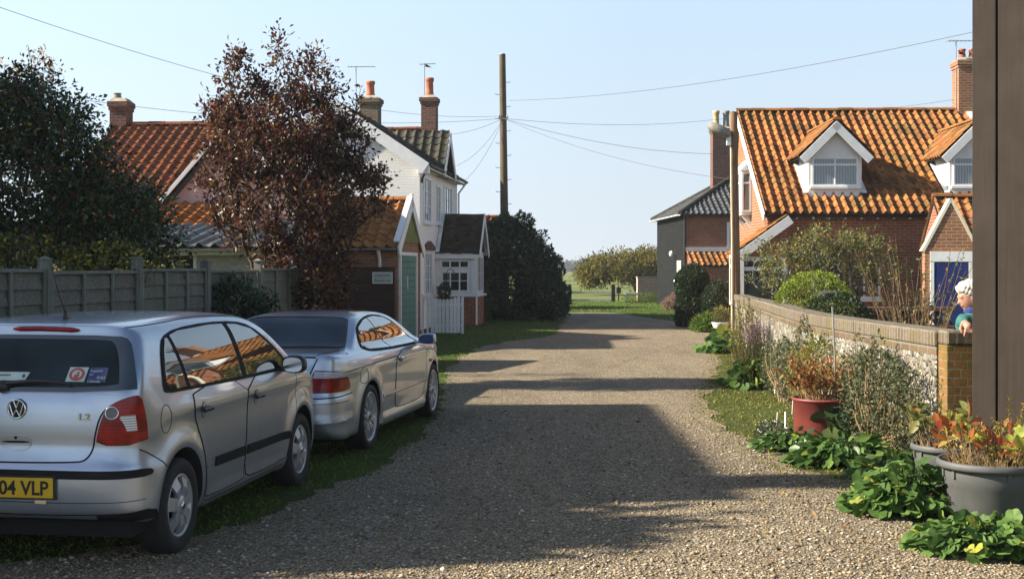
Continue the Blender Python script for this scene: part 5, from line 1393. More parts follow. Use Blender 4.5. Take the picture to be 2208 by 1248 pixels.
    gable_roof(h, -7.0, -1.35, D-.2, D+2.5, D+5.2, 4.5, 6.68, 'pantile_red', 75, 'x', name='wing_roof')
    chimney(h, -1.0-.10, D+1.0, 4.8, 7.55, .50, .55, 'brick_dark', [(0, 'terracotta')], pot_h=.62, pot_r=.15, corbel=.06)
    chimney(h, -2.62, 5.6, 5.9, 7.22, .60, .55, 'brick_old', [(.0, 'terracotta')], pot_h=.50, pot_r=.15, corbel=.07)
    aerial(h, -1.28, D+1.0, 7.0, 8.75, .1, 7, .55); aerial(h, -3.1, 5.6, 6.6, 8.3, .2, 9, .9)
    return h

# ---- garage with green door
def garage():
    h = thing('garage', 'small brick garage with orange pantiles, white barge boards and green boarded door', 'garage', (-2.66, 30, 0), R(-6.4))
    D, ze, zr = 3.0, 2.30, 3.40
    m = MB(); m.prism([(0, 0), (D, 0), (D, ze), (D/2, zr-.1), (0, ze)], 'x', -5.4, -.02); m.build('wall', M['brick_garage'], h)
    gable_roof(h, -5.5, .02, -.18, D/2, D+.18, ze-.06, zr+.02, 'pantile_bright', 81, 'x', .27, .27, True, .042)
    for ye in (-.22, D+.22): barge(h, (.03, ye, ze-.10), (.03, D/2, zr+.06), (1, 0, 0), .24, .04)
    cp = MB(); cp.bb((.0, -.20, ze+.0), Vector((0, D/2+.2, zr-ze+.06)).normalized(), X_, Vector((0, -.55, .84)), 0, 2.02, -.06, .075, .05, .075); cp.build('verge_capping', M['white'], h)
    pk = MB(); pk.box(.0, D/2-.06, zr-.02, .08, D/2+.06, zr+.16); pk.build('finial', M['white'], h, bevel=.02)
    gb = MB()
    for k in range(4):
        z0 = ze+.06+k*.25; hw0 = (zr-z0-.02)/(zr-ze)*D/2-.12; hw1 = (zr-z0-.26)/(zr-ze)*D/2-.08
        if hw1 < .02: hw1 = .02
        gb.prism([(D/2-hw0, z0), (D/2+hw0, z0), (D/2+hw1, z0+.248), (D/2-hw1, z0+.248)], 'x', -.019, .018-.006*k)
    gb.build('gable_boards', M['mossboard'], h)
    fr = MB(); fr.box(-.01, .12, 0, .05, .20, 2.12); fr.box(-.01, 2.12, 0, .05, 2.24, 2.12); fr.box(-.01, .2, 2.04, .05, 2.12, 2.12); fr.build('door_frame', M['white'], h)
    d = MB()
    for k in range(13): d.box(-.015, .205, .03+k*.155, .022, 2.115, .03+k*.155+.149)
    do = d.build('door', M['greendoor'], h, bevel=.006)
    hn = MB(); hn.bb((.024, .95, 1.55), Vector((0, .1, -1)).normalized(), Y_, X_, 0, .33, 0, .05, 0, .02); hn.build('door_latch', M['white'], do)
    gutter(h, (-5.4, -.26, ze-.10), (.0, -.26, ze-.10), 'galv', .055)
    pipe(h, [(-.42, -.24, ze-.14), (-.42, -.06, ze-.35), (-.42, -.06, .1)], .042, 'white')
    return h

def outbuilding():
    h = thing('outbuilding', 'low pebbledashed outbuilding with grey corrugated roof and dark window behind the fence', 'shed', (-9.6, 21.9, 0), R(-4))
    W, D = 5.6, 2.4
    m = MB(); m.prism([(0, 0), (D, 0), (D, 2.45), (0, 2.10)], 'x', 0, W); m.build('wall', M['pebble'], h)
    pantiles('roof', (-.1, -.18, 2.11), X_, (0, D+.3, .46), W+.2, D+.3, M['asbestos'], h, .26, 1.3, .034, .012, 91, 8)
    s = MB(); slab(s, (-.1, -.17, 2.10), X_, (0, D+.3, .46), W+.2, D+.3, .04, -.05); s.build('roof_boards', M['gutter'], h)
    fa = MB(); fa.box(-.1, -.17, 1.96, W+.1, -.13, 2.06); fa.build('fascia', M['white'], h)
    gutter(h, (-.1, -.23, 2.05), (W+.1, -.23, 2.05), 'galv', .05)
    window(h, (3.52, 0, 1.38), X_, (0, -1, 0), .80, .62, 2, 1, 0, .05, 'glass', True)
    window(h, (1.0, 0, 1.2), X_, (0, -1, 0), .9, .62, 2, 1, 0, .05, 'glass', True)
    return h

def pink_cottage():
    h = thing('pink_cottage', 'pink rendered cottage with red pantiled roofs behind the holly tree and fence', 'house', (-12.4, 28.6, 0), R(-3))
    # main range, ridge along x
    m = MB(); m.prism([(0, 0), (8, 0), (8, 3.05), (4, 5.1), (0, 3.05)], 'x', 2.25, 6.4); m.build('wall', M['pink'], h)
    gable_roof(h, 2.2, 6.5, -.25, 4, 8.25, 3.1, 5.35, 'pantile_red', 95)
    # cross wing with pink gable to the lane
    g = MB(); g.prism([(5.2, 0), (7.8, 0), (7.8, 3.30), (6.50, 4.72), (5.2, 3.30)], 'y', -.9, 3.9); g.build('gable_wall', M['pink'], h)
    gable_roof(h, -1.05, 3.9, 5.0, 6.50, 8.0, 3.12, 4.82, 'pantile_red', 97, 'y')
    for xe in (4.97, 8.03): barge(h, (xe, -1.06, 3.13), (6.50, -1.06, 4.88), (0, -1, 0), .06, .03)
    # lower lean-to
    pantiles('lean_to_roof', (3.6, -3.2, 2.42), X_, (0, 2.25, .70), 3.5, 2.36, M['pantile_bright'], h, .27, .3, .04, .026, 99, 8)
    l = MB(); l.prism([(-3.0, 0), (-.95, 0), (-.95, 3.0), (-3.0, 2.35)], 'x', 3.7, 7.0); l.build('lean_to_wall', M['pink'], h)
    chimney(h, 2.30, 4.1, 4.8, 5.92, .42, .50, 'brick_dark', [(-.1, 'pot_grey')], pot_h=.16, pot_r=.10)
    chimney(h, 4.62, 4.4, 4.9, 5.42, .24, .30, 'brick_dark', [(0, 'terracotta')], pot_h=.44, pot_r=.13)
    return h

def outhouse():
    h = thing('brick_outhouse', 'small orange brick gabled outhouse with blue door beside the brown shed', 'outhouse', (8.98, 28, 0), R(-7))
    hw = .55
    pts = [(0, 0), (1.1, 0), (1.1, 2.12), (hw, 3.16), (0, 2.12)]
    m = MB(); m.prism(pts, 'y', 0, .24); m.build('gable_wall', M['brick_orange'], h)
    for a, b in (((-.04, 2.10), (hw, 3.24)), ((1.14, 2.10), (hw, 3.24))):
        c = MB(); A, B = Vector((a[0], -.02, a[1])), Vector((b[0], -.02, b[1])); U = (B-A).normalized(); c.bb(A, U, Y_, U.cross(Y_), 0, (B-A).length, 0, .30, -.03, .03); c.build('gable_coping', M['cream'], h)
    d = MB()
    for k in range(6): d.box(.20+k*.118, -.03, .05, .20+k*.118+.114, -.002, 1.86)
    d.build('door', M['bluedoor'], h, bevel=.004)
    f = MB(); f.box(.11, -.04, 0, .19, -.002, 1.87); f.box(.92, -.04, 0, 1.0, -.002, 1.87); f.box(.11, -.04, 1.88, 1.0, -.002, 2.10); f.build('door_frame', M['white'], h)
    b = MB(); b.prism([(.245, 0), (3.4, 0), (3.4, 2.3), (1.9, 3.32), (.245, 2.3)], 'x', .58, 4.0); b.build('wall', M['brick'], h)
    gable_roof(h, .56, 4.1, .10, 1.95, 3.6, 2.22, 3.40, 'pantile', 111, 'x')
    return h

def brown_shed():
    h = thing('boarded_shed', 'tall brown painted boarded shed at the edge of the view behind the grey tubs', 'shed', (3.425, 9.6, 0), R(-35))
    w_ = MB()
    xs = [0, .185, .66, 1.2, 1.75, 2.3, 2.9]
    for i in range(6): w_.box(xs[i]+.007, 0, .05, xs[i+1]-.007, .03, 4.3)
    bo = w_.build('cladding', M['shed'], h, bevel=.006)
    c = MB(); c.box(.01, .032, .02, 2.9, 3.0, 4.28); c.build('frame', M['dark'], h)
    s = MB()
    for i in range(6): s.box(-.002, .06+i*.49, .05, .008, .06+i*.49+.48, 4.3)
    s.build('side_cladding', M['shed'], h, bevel=.006)
    pantiles('roof', (-.2, -.25, 4.35), X_, (0, 1.75, 1.2), 3.3, 2.15, M['pantile'], h, .24, .3, .034, .026, 121, 6)
    r = MB(); slab(r, (-.2, -.25, 4.35), X_, (0, 1.75, 1.2), 3.3, 2.1); slab(r, (3.1, 3.25, 4.35), -X_, (0, -1.75, 1.2), 3.3, 2.1); r.build('roof_boards', M['gutter'], h)
    return h

def shadow_cottage():  # never in frame; put in so its ridge shadow falls across the lane
    h = thing('unseen_cottage', 'tall brick cottage out of view left of the lane, added to cast a shadow across the gravel', 'house', (-16.5, 8.9, 0), 0)
    m = MB(); m.prism([(0, 0), (6.4, 0), (6.4, 5.6), (3.2, 8.9), (0, 5.6)], 'y', 0, 6.4); m.build('wall', M['brick'], h)
    gable_roof(h, -.2, 6.6, -.3, 3.2, 6.7, 5.4, 9.0, 'pantile', 131, 'y')
    chimney(h, 3.2, .6, 8, 9.6, .6, .6, 'brick_dark', [(0, 'terracotta')])
    for k in range(3): window(h, (6.4, 2.0+k*1.6-.9, 3.6), Y_, (1, 0, 0), 1.0, 1.2, 2, 2)
    return h

def far_roof():
    h = thing('bungalow', 'red roofed bungalow mostly hidden behind the dark bush and telegraph pole', 'house', (-6.4, 54, 0), R(-4))
    m = MB(); m.prism([(0, 0), (4, 0), (4, 2.5), (2, 3.85), (0, 2.5)], 'x', 0, 6.0); m.build('wall', M['brick'], h)
    gable_roof(h, -.1, 6.1, -.2, 2, 4.2, 2.4, 3.95, 'pantile_red', 141)
    return h
for fn in (brick_house, tarred_house, white_house, garage, outbuilding, pink_cottage, outhouse, brown_shed, shadow_cottage, far_roof): fn()
# ------------------------------------------------------------------ ground
LEFT = [(-9,-6),(-4.6,6.6),(-2.9,7.6),(-1.85,8.5),(-1.45,10.2),(-1.1,11.5),(-.95,13),(-.85,17),(-1.05,20),(-1.1,25),(-.4,30),(.8,32.2),(1.3,34),(1.4,38),(1.7,41),(1.85,47.5),(2.0,50.5)]
RIGHT = [(4.2,50),(4.5,46),(5.3,42),(5.6,38),(5.3,33),(4.85,30),(3.95,24.5),(3.0,19.2),(2.45,16),(2.35,14.2),(2.5,12.7),(2.45,11.2),(2.6,10.3),(2.7,9.1),(2.95,8.0),(3.0,7.3),(3.9,6.3),(8,2),(9,-6)]
rng = np.random.default_rng(1)
lane = resample(chaikin(np.array(LEFT+RIGHT), 2), .18)
nrm = np.roll(lane, -1, 0)-np.roll(lane, 1, 0); nrm = np.stack([nrm[:, 1], -nrm[:, 0]], 1); nrm /= np.maximum(np.linalg.norm(nrm, axis=1), 1e-6)[:, None]
wob = np.convolve(rng.normal(size=len(lane)+8), np.ones(5)/5, 'same')[:len(lane)]*.16+rng.normal(size=len(lane))*.03
lane_poly = lane+nrm*wob[:, None]
def in_lane(x, y): return sdpoly(x, y, lane)[0]

t = NT('gravel'); ob = t.coord('Object')
v1 = t.n('ShaderNodeTexVoronoi', feature='F1'); t.put(v1.inputs['Vector'], ob); v1.inputs['Scale'].default_value = 46
v2 = t.n('ShaderNodeTexVoronoi', feature='F1'); t.put(v2.inputs['Vector'], ob); v2.inputs['Scale'].default_value = 105
sep = t.n('ShaderNodeSeparateColor'); t.put(sep.inputs[0], v1.outputs['Color']); sep2 = t.n('ShaderNodeSeparateColor'); t.put(sep2.inputs[0], v2.outputs['Color'])
stops = [(0, c3(.078,.061,.042)), (.28, c3(.215,.168,.106)), (.55, c3(.352,.278,.172)), (.74, c3(.235,.202,.158)), (.92, c3(.48,.395,.265)), (1, c3(.69,.62,.50))]
ca = t.ramp(sep.outputs[0], stops); cb = t.ramp(sep2.outputs[1], stops)
big = t.noise(.9, 6, .65, t.scale(ob, (1.3, .35, 1))); fine = t.noise(7, 5, .6, ob)
cc = t.mix(t.ramp(fine, [(.4, BL), (.6, WH)]), ca, cb)
cc = t.mix(t.math('MULTIPLY', t.ramp(v1.outputs['Distance'], [(.35, BL), (.75, WH)]), .55), cc, c3(.045, .037, .028))
cc = t.mix(.5, cc, t.ramp(big, [(.3, c3(.30,.29,.28)), (.7, c3(.70,.69,.67))]), 'OVERLAY')
gm = t.ramp(t.noise(.8, 7, .7, t.scale(ob, (1.6, .5, 1))), [(.60, BL), (.72, WH)])
cc = t.mix(t.math('MULTIPLY', gm, .30), cc, c3(.085, .085, .03))
hgt = t.math('ADD', t.math('MULTIPLY', v1.outputs['Distance'], -1.0), t.math('MULTIPLY', v2.outputs['Distance'], -.5))
t.pbr(cc, .92, 0, t.bump(hgt, 1.0, .016), .25); M['gravel'] = t.mat
t = NT('earth_and_turf'); ob = t.coord()
nb = t.noise(.35, 6, .65, ob); nf = t.noise(14, 6, .7, ob); ns = t.noise(.02, 5, .6, t.scale(ob, (.25, 1.6, 1)))
near = t.ramp(nf, [(.3, c3(.030,.040,.010)), (.55, c3(.065,.082,.018)), (.8, c3(.10,.10,.04))])
far = t.ramp(ns, [(.38, c3(.085,.125,.028)), (.5, c3(.12,.15,.035)), (.58, c3(.20,.18,.07)), (.68, c3(.09,.14,.03))])
sx = t.n('ShaderNodeSeparateXYZ'); t.put(sx.inputs[0], ob)
fm = t.ramp(t.math('DIVIDE', t.math('SUBTRACT', sx.outputs[1], 52), 18), [(0, BL), (1, WH)])
t.pbr(t.mix(fm, t.mix(.4, near, t.ramp(nb, [(.35, c3(.3,.3,.3)), (.65, c3(.68,.66,.6))]), 'OVERLAY'), far), .95, 0, t.bump(nf, .8, .03), .15); M['ground'] = t.mat

m = MB(); gx = [-1500,-300,-60,-20,0,20,60,300,1500]; gy = [-80,-20,0,20,40,60,90,200,600,2600]
m.add([(x, y, 0) for y in gy for x in gx], [(j*9+i, j*9+i+1, j*9+i+10, j*9+i+9) for j in range(9) for i in range(8)])
tag(m.build('ground', M['ground']), 'turf and rough earth running out to open green fields', 'ground', kind='structure')
v, e, f, *_ = delaunay_2d_cdt([Vector(q) for q in lane_poly], [], [list(range(len(lane_poly)))], 1, 1e-5)
m = MB(); m.add([(p[0], p[1], .006) for p in v], [tuple(q) for q in f]); lo = m.build('gravel_lane', M['gravel'], fix=False)
for p in lo.data.polygons:
    if p.normal.z < 0: p.flip()
tag(lo, 'gravel lane running between the houses towards the field gate', 'lane', kind='structure')

# loose stones near the camera: nobody could count them
n = 62000
u = rng.random(n); yy = 6.3+9.5*u**1.8; xx = (rng.random(n)*2-1)*(.42*yy)
sd = in_lane(xx, yy); k = (sd < -.02); xx, yy = xx[k], yy[k]; n = len(xx)
sz = np.clip(rng.lognormal(math.log(.0100), .42, n), .005, .034)
tv, tf = OCT; R3 = rng.normal(size=(n, 6, 3))*.16
V = tv[None]*(1+R3)*np.stack([np.ones(n)*1.3, .7+.5*rng.random(n), .45+.35*rng.random(n)], 1)[:, None, :]
an = rng.random(n)*6.28; ca_, sa_ = np.cos(an)[:, None], np.sin(an)[:, None]
V = np.stack([V[..., 0]*ca_-V[..., 1]*sa_, V[..., 0]*sa_+V[..., 1]*ca_, V[..., 2]], -1)*sz[:, None, None]*1.3+np.stack([xx, yy, .006+sz*.18], 1)[:, None, :]
flat = np.array(tf).ravel(); loops = (flat[None]+(np.arange(n)*6)[:, None]).ravel()
M['stone'] = tile_mat('loose_stone', [(0, c3(.09,.08,.07)), (.25, c3(.24,.18,.11)), (.5, c3(.35,.27,.16)), (.72, c3(.25,.21,.165)), (.9, c3(.47,.38,.255)), (1, c3(.60,.56,.50))], c3(.2,.17,.12), .1)
me = raw_mesh('gravel_stones', V.reshape(-1, 3), loops, np.arange(n*8)*3, np.full(n*8, 3), M['stone'], np.repeat(rng.random(n), 8), True)
tag(link(bpy.data.objects.new('gravel_stones', me)), 'loose tan and grey stones lying on the gravel lane', 'gravel', kind='stuff')

def grass(name, label, boxes, mat, seed, lane_lim=-.02, size=(.04, .09), width=1.0):
    r = np.random.default_rng(seed); X = []; Yy = []
    for (x0, x1, y0, y1, n) in boxes:
        a = x0+(x1-x0)*r.random(n); b = y0+(y1-y0)*r.random(n)
        cl = np.sin(a*3.1+seed)*np.sin(b*2.7)+np.sin(a*7.3+b*3)*.5+r.normal(size=n)*.5
        q = (in_lane(a, b) > lane_lim+.08*r.normal(size=n)) & (cl > -.8); X.append(a[q]); Yy.append(b[q])
    X = np.concatenate(X); Yy = np.concatenate(Yy); n = len(X)
    D = r.normal(size=(n, 3))*.9; D[:, 2] = 1
    o = leaves_obj(name, np.stack([X, Yy, np.zeros(n)], 1), D, (size[0]+(size[1]-size[0])*r.random(n))*(1+Yy*.012), LEAF_THIN, M[mat], None, r, width=width)
    return tag(o, label, 'grass', kind='stuff')
grass('grass', 'short dark grass along the left verge below the parked cars', [(-4.4,-.7,7.2,13,24000),(-3.5,-.6,13,27,20000),(-3.2,1.6,25,36,18000),(-2.2,2.2,36,50,12000)], 'grass', 3, -.03, (.014,.036), 1.5)
grass('grass', 'sunlit mossy turf strip along the right edge of the gravel', [(2.1,4.3,9,20,13000),(2.6,5.2,20,31,7000),(2.3,4.0,6.5,10.5,2500)], 'moss', 4, -.22, (.015,.038), 1.8)
grass('grass', 'bright green grass at the far end of the lane before the gate', [(1.2,7.0,43,64,14000),(-1,8,50,66,10000)], 'grass', 5, -.1, (.02,.045), 1.8)

# ------------------------------------------------------------------ fences, walls, gates
def panel_fence():
    A = Vector((-4.1, 11.3, 0)); st = Vector((.24, 1.95, 0)); a = math.atan2(st.x, st.y)
    o = thing('timber_fence', 'weathered grey lapped timber panel fence behind the silver cars', 'fence', A, -a)
    L = st.length
    for k in range(-3, 5):
        y0 = k*L; hh = 1.74+(.02 if k % 2 else 0)
        p = MB(); p.box(-.05, y0-.043, 0, .05, y0+.043, hh+.08); p.add([(-.065,y0-.06,hh+.08),(.065,y0-.06,hh+.08),(.065,y0+.06,hh+.08),(-.065,y0+.06,hh+.08),(0,y0,hh+.115)], [(0,3,2,1),(0,1,4),(1,2,4),(2,3,4),(3,0,4)]); p.build('post', M['fencepost'], o, bevel=.005)
        if k == 4: break
        f = MB(); rr = random.Random(k); n = 12
        for i in range(n):
            z0 = .04+i*(hh-.10)/n; h_ = (hh-.10)/n; tl = rr.uniform(-.006, .006)
            f.bb((0, y0+.055, z0+tl), Y_, Vector((-.17, 0, 1)).normalized(), Vector((1, 0, .17)).normalized(), 0, L-.11, 0, h_*1.14, 0, .014)
        f.build('boards', M['fence'], o)
        b = MB()
        for q in (.02, L*.33, L*.66-.03, L-.115): b.box(.012, y0+.045+q, .04, .034, y0+.045+q+.045, hh-.05)
        b.box(-.02, y0+.052, hh-.05, .036, y0+L-.052, hh-.02); b.build('battens', M['fencepost'], o, bevel=.003)
    return o
panel_fence()

o = thing('boarded_fence', 'dark brown boarded fence carrying a small sign in front of the garage', 'fence', (-3.95, 29.15, 0), R(-4))
m = MB()
for k in range(12): m.bb((0, 0, .03+k*.142), X_, Vector((0, .08, 1)).normalized(), Vector((0, -1, .08)).normalized(), 0, 1.30, 0, .16, 0, .014)
m.build('boards', M['brownboard'], o)
for x in (.0, .62, 1.22):
    m = MB(); m.box(x, .02, 0, x+.08, .10, 1.76); m.build('post', M['brownboard'], o)
m = MB(); m.box(-.02, -.03, 1.735, 1.33, .09, 1.765); m.build('capping', M['brownboard'], o)
s = thing('notice_sign', 'small pale notice with a white border fixed to the dark brown fence', 'sign', P(825, 599, 29.0), R(-4))
m = MB(); m.box(-.225, -.012, -.125, .225, .0, .125); m.build('panel', M['signface'], s)
m = MB()
for q in ((-.228,-.128,.228,-.113),(-.228,.113,.228,.128),(-.228,-.113,-.213,.113),(.213,-.113,.228,.113)): m.box(q[0], -.018, q[1], q[2], -.0125, q[3])
m.build('border', M['white'], s)
for tx, z, sz in (('Private Parking', .035, .060), ('for', -.022, .040), ('Residents Only', -.085, .060)): text_mesh('lettering', tx, sz, M['signink'], s, (0, -.0145, z), (math.pi/2, 0, 0), .001, 'CENTER', .95, .001)

def picket_gate():
    o = thing('picket_gate', 'white boarded garden gate standing open with its picket post beside the garage', 'gate', (-2.28, 33.6, 0), R(4))
    p = MB()
    for x in (-.08, .05): p.box(x, -.03, 0, x+.06, .03, 1.0); p.lathe([(0, 1.07), (.035, 1.04), (.03, 1.0)], 8, (x+.03, 0, 0))
    p.build('post', M['white'], o)
    b = MB(); tops = [.98,.95,.925,.915,.92,.94,.97,.99]
    for i, z in enumerate(tops):
        x = .16+i*.098; yo = .04*math.sin(i*.9)
        b.prism([(x, .05), (x+.088, .05), (x+.088, z-.02), (x+.044, z+.015), (x, z-.02)], 'y', -.02+yo, .005+yo)
    b.build('pales', M['white'], o)
    r = MB()
    for z in (.2, .75): r.box(.14, .046, z, .96, .075, z+.07)
    r.build('rails', M['white'], o)
    w = MB(); w.prism([(.955, .03), (1.02, .03), (1.02, 1.0), (.955, .96)], 'y', -.05, .10); w.build('gate_stile', M['white'], o)
picket_gate()
# flint wall with brick coping and a mossy brick pier
t = NT('flint'); uv = t.coord('UV')
v1 = t.n('ShaderNodeTexVoronoi', feature='F1'); t.put(v1.inputs['Vector'], uv); v1.inputs['Scale'].default_value = 15
v2 = t.n('ShaderNodeTexVoronoi', feature='DISTANCE_TO_EDGE'); t.put(v2.inputs['Vector'], uv); v2.inputs['Scale'].default_value = 15
sp = t.n('ShaderNodeSeparateColor'); t.put(sp.inputs[0], v1.outputs['Color'])
cc = t.ramp(sp.outputs[0], [(0, c3(.07,.07,.075)), (.35, c3(.18,.175,.165)), (.7, c3(.34,.325,.30)), (1, c3(.56,.54,.50))])
cc = t.mix(t.ramp(v2.outputs[0], [(.04, WH), (.14, BL)]), cc, c3(.27, .225, .155))
cc = t.mix(t.math('MULTIPLY', t.ramp(t.noise(2.4, 6, .7, uv), [(.45, BL), (.65, WH)]), .7), cc, c3(.13, .11, .05))
cc = t.mix(.4, cc, t.ramp(t.noise(30, 4, .6, uv), [(.3, c3(.25,.25,.25)), (.7, c3(.72,.72,.72))]), 'OVERLAY')
t.pbr(cc, .85, 0, t.bump(t.ramp(v2.outputs[0], [(0, BL), (.3, WH)]), .9, .03), .3); M['flint'] = t.mat
o = thing('flint_wall', 'flint garden wall with brick coping curving along the right of the lane', 'wall', (3.83, 11.2, 0))
path = [(3.83,11.22),(3.76,12.6),(3.72,14.2),(3.74,15.6),(3.86,17.6),(4.05,19.6),(4.32,22.0),(4.7,25.2),(5.22,29.4)]
tops = [1.20,1.20,1.195,1.19,1.20,1.21,1.20,1.16,1.14]
sm = chaikin(np.array(path), 2, False); tz = np.interp(sm[:, 1], [p[1] for p in path], tops)
def sweep(mb, zf0, zf1, hw, gap=0):
    n = len(sm); T = np.gradient(sm, axis=0); T /= np.linalg.norm(T, axis=1)[:, None]; S = np.stack([T[:, 1], -T[:, 0]], 1)
    vs = []
    for i in range(n):
        a = sm[i]-S[i]*hw-np.array((3.83, 11.2)); b = sm[i]+S[i]*hw-np.array((3.83, 11.2)); z0, z1 = zf0(tz[i]), zf1(tz[i])
        vs += [(a[0], a[1], z0), (a[0], a[1], z1), (b[0], b[1], z1), (b[0], b[1], z0)]
    fs = [(i*4+k, i*4+(k+1) % 4, (i+1)*4+(k+1) % 4, (i+1)*4+k) for i in range(n-1) for k in range(4)]+[(0, 1, 2, 3), tuple(range(n*4-4, n*4))]
    mb.add(vs, fs)
m = MB(); sweep(m, lambda z: 0, lambda z: z-.215, .13); m.build('flint_body', M['flint'], o)
m = MB(); sweep(m, lambda z: z-.213, lambda z: z-.142, .132); m.build('brick_band', M['brick_old'], o)
m = MB(); sweep(m, lambda z: z-.14, lambda z: z, .150); m.build('coping', M['brick_cope'], o, bevel=.02)
p = thing('brick_pier', 'mossy brick pier ending the flint wall beneath the leaning person', 'pier', (3.835, 11.10, 0))
m = MB(); m.box(-.118, -.10, 0, .118, .125, 1.085); m.build('shaft', M['brick_pier'], p, bevel=.006)
m = MB(); m.box(-.120, -.104, 1.088, .120, .128, 1.212); m.build('cap_brick', M['brick_cope'], p, bevel=.018)
# low pierced wall in the garden
o = thing('pierced_wall', 'low pierced brick wall in the garden behind the flint wall', 'wall', (5.35, 20.6, 0), R(-3))
m = MB(); m.box(0, 0, 0, 1.7, .22, .83); m.box(-.02, -.02, 1.06, 1.72, .24, 1.12)
for k in range(7):
    x = .02+k*.24; m.box(x, .05, .835, x+.035, .17, 1.055)
    for s in (0, 1): m.bb((x+.04, .06, .835), Vector((1, 0, 1.08 if s == 0 else -1.08)).normalized(), Y_, Vector((-1.08 if s == 0 else 1.08, 0, 1)).normalized(), 0, .29, 0, .10, (0 if s == 0 else .20*.68), (.03 if s == 0 else .20*.68+.03))
m.build('brickwork', M['brick_dark'], o)
# field gate and rail
o = thing('field_gate', 'two black posts joined by pale rails closing the end of the lane', 'gate', P(1275, 650, 66)*Vector((1, 1, 0)) if False else (4.07, 66, 0))
for x in (-1.12, 1.12): m = MB(); m.box(x-.10, -.10, -.1, x+.10, .10, .84); m.box(x-.08, -.08, .84, x+.08, .08, .90); m.build('post', M['darkpost'], o, bevel=.02)
for z in (.42, .02): m = MB(); m.box(-1.02, -.04, z, 1.02, .04, z+.12); m.build('rail', M['palerail'], o)
o = thing('low_rail', 'short pale rail on a post beside the field gate', 'rail', (5.65, 63.5, 0))
m = MB(); m.box(-.05, -.05, 0, .05, .05, .5); m.build('post', M['palerail'], o)
m = MB(); m.box(-.12, -.04, .44, .48, .04, .56); m.build('board', M['white'], o)
o = thing('junction_box', 'small dark box on a stub beyond the field gate', 'box', (5.55, 67, 0)); m = MB(); m.box(-.12, -.1, .42, .12, .1, .74); m.build('housing', M['darkpost'], o, bevel=.02); m = MB(); m.box(-.03, -.03, 0, .03, .03, .417); m.build('stub', M['darkpost'], o)
o = thing('pale_brick_wall', 'pale pinkish brick wall running back beside the black tarred house', 'wall', (6.3, 64.5, 0), R(12))
m = MB(); m.box(0, 0, 0, 1.15, .22, 1.22); m.build('brickwork', M['pinkbrick'], o); m = MB(); m.box(-.02, -.02, 1.224, 1.17, .24, 1.30); m.build('coping', M['concrete'], o)
m = MB(); m.box(1.155, -.03, 0, 1.27, .09, 1.55); m.build('end_post', M['palerail'], o)

# ------------------------------------------------------------------ poles and wires
o = thing('telegraph_pole', 'tall wooden telegraph pole with step irons rising behind the dark bush', 'pole', (-.28, 45.5, 0))
m = MB(); m.tube([(.03,0,0),(.015,0,3),(-.02,0,6),(-.06,0,9.27)], [.155,.145,.128,.112], 14); m.build('shaft', M['polewood'], o)
m = MB(); m.tube([(-.06,0,9.272),(-.06,0,9.30)], [.115,.10], 14); m.build('cap', M['galv'], o)
for k in range(14):
    z = 2.7+k*.43; sg = 1 if k % 2 else -1; xo = .03-.01*z; m = MB(); m.tube([(xo+sg*.10,0,z),(xo+sg*.255,0,z+.005),(xo+sg*.26,0,z+.045)], .011, 5); m.build('step_iron', M['galv'], o)
m = MB(); m.box(-.20,-.13,6.98,.13,-.10,7.02); m.lathe([(0,7.02),(.03,7.03),(.035,7.08),(.02,7.12),(0,7.13)], 8, (.11,-.115,0)); m.lathe([(0,7.02),(.03,7.03),(.035,7.08),(.02,7.12),(0,7.13)], 8, (-.18,-.115,0)); m.build('insulator_bracket', M['galv'], o)
o = thing('lamp_post', 'old brown wooden pole with a lichened street lamp arm in front of the brick house', 'street lamp', (5.42, 31.4, 0))
m = MB(); m.tube([(.04,0,0),(.03,0,2),(.0,0,4),(-.01,0,5.55)], [.125,.115,.10,.092], 14); m.build('shaft', M['lampwood'], o)
m = MB(); m.tube([(-.08,-.02,5.00),(-.20,-.05,5.04),(-.30,-.08,5.06)], .035, 8)
m.build('lamp_arm', M['galv'], o)
m = MB(); ring = chaikin([(-.09,-.03),(.09,-.03),(.11,.02),(.06,.075),(-.06,.075),(-.11,.02)], 2); n = len(ring)
secs = [(-.10,.8,.0),(-.18,1.5,.0),(-.36,1.8,.06),(-.54,1.6,.14),(-.66,.7,.20)]; vs = []
for (x, k, dz) in secs: vs += [(x, -.08+a*k, 4.97+b*k*1.5+dz) for a, b in ring]
m.add(vs, [(i*n+j, i*n+(j+1) % n, (i+1)*n+(j+1) % n, (i+1)*n+j) for i in range(4) for j in range(n)]+[tuple(range(n)), tuple(range(4*n, 5*n))], 0, True); m.build('lamp_head', M['pot_grey'], o)
m = MB(); m.box(-.20,-.115,4.72,-.09,-.04,4.98); m.build('fuse_box', M['white'], o, bevel=.01)
m = MB(); m.tube([(-.07,-.11,.3),(-.075,-.105,2.5),(-.10,-.09,4.7)], .014, 6); m.build('cable', M['cream'], o)
def wire(a, b, sag, label, r=.009, name='overhead_wire'):
    a, b = Vector(a), Vector(b); pts = [a+(b-a)*(i/24)-Vector((0, 0, sag*4*(i/24)*(1-i/24))) for i in range(25)]
    m = MB(); m.tube(pts, r*.72, 5); tag(m.build(name, M['wire']), label, 'wire', 'overhead wires from the telegraph pole')
pt = Vector((-.31, 45.5, 7.02))
wire(P(1098,217,45.5), P(2260,33,24), .35, 'overhead wire rising from the pole towards the upper right corner', .008)
wire(pt, P(1560,256,57), .25, 'level overhead wire from the pole to the chimney of the tarred house', .009)
wire(pt, P(1585,332,50), .35, 'sagging overhead wire from the pole to just below the street lamp', .009)
wire(pt, P(1586,388,36), .30, 'lowest overhead wire on the right, slanting from the pole behind the lamp post', .008)
wire(pt, P(150,212,31), .35, 'overhead wire passing behind the purple tree to the chimney at far left', .008)
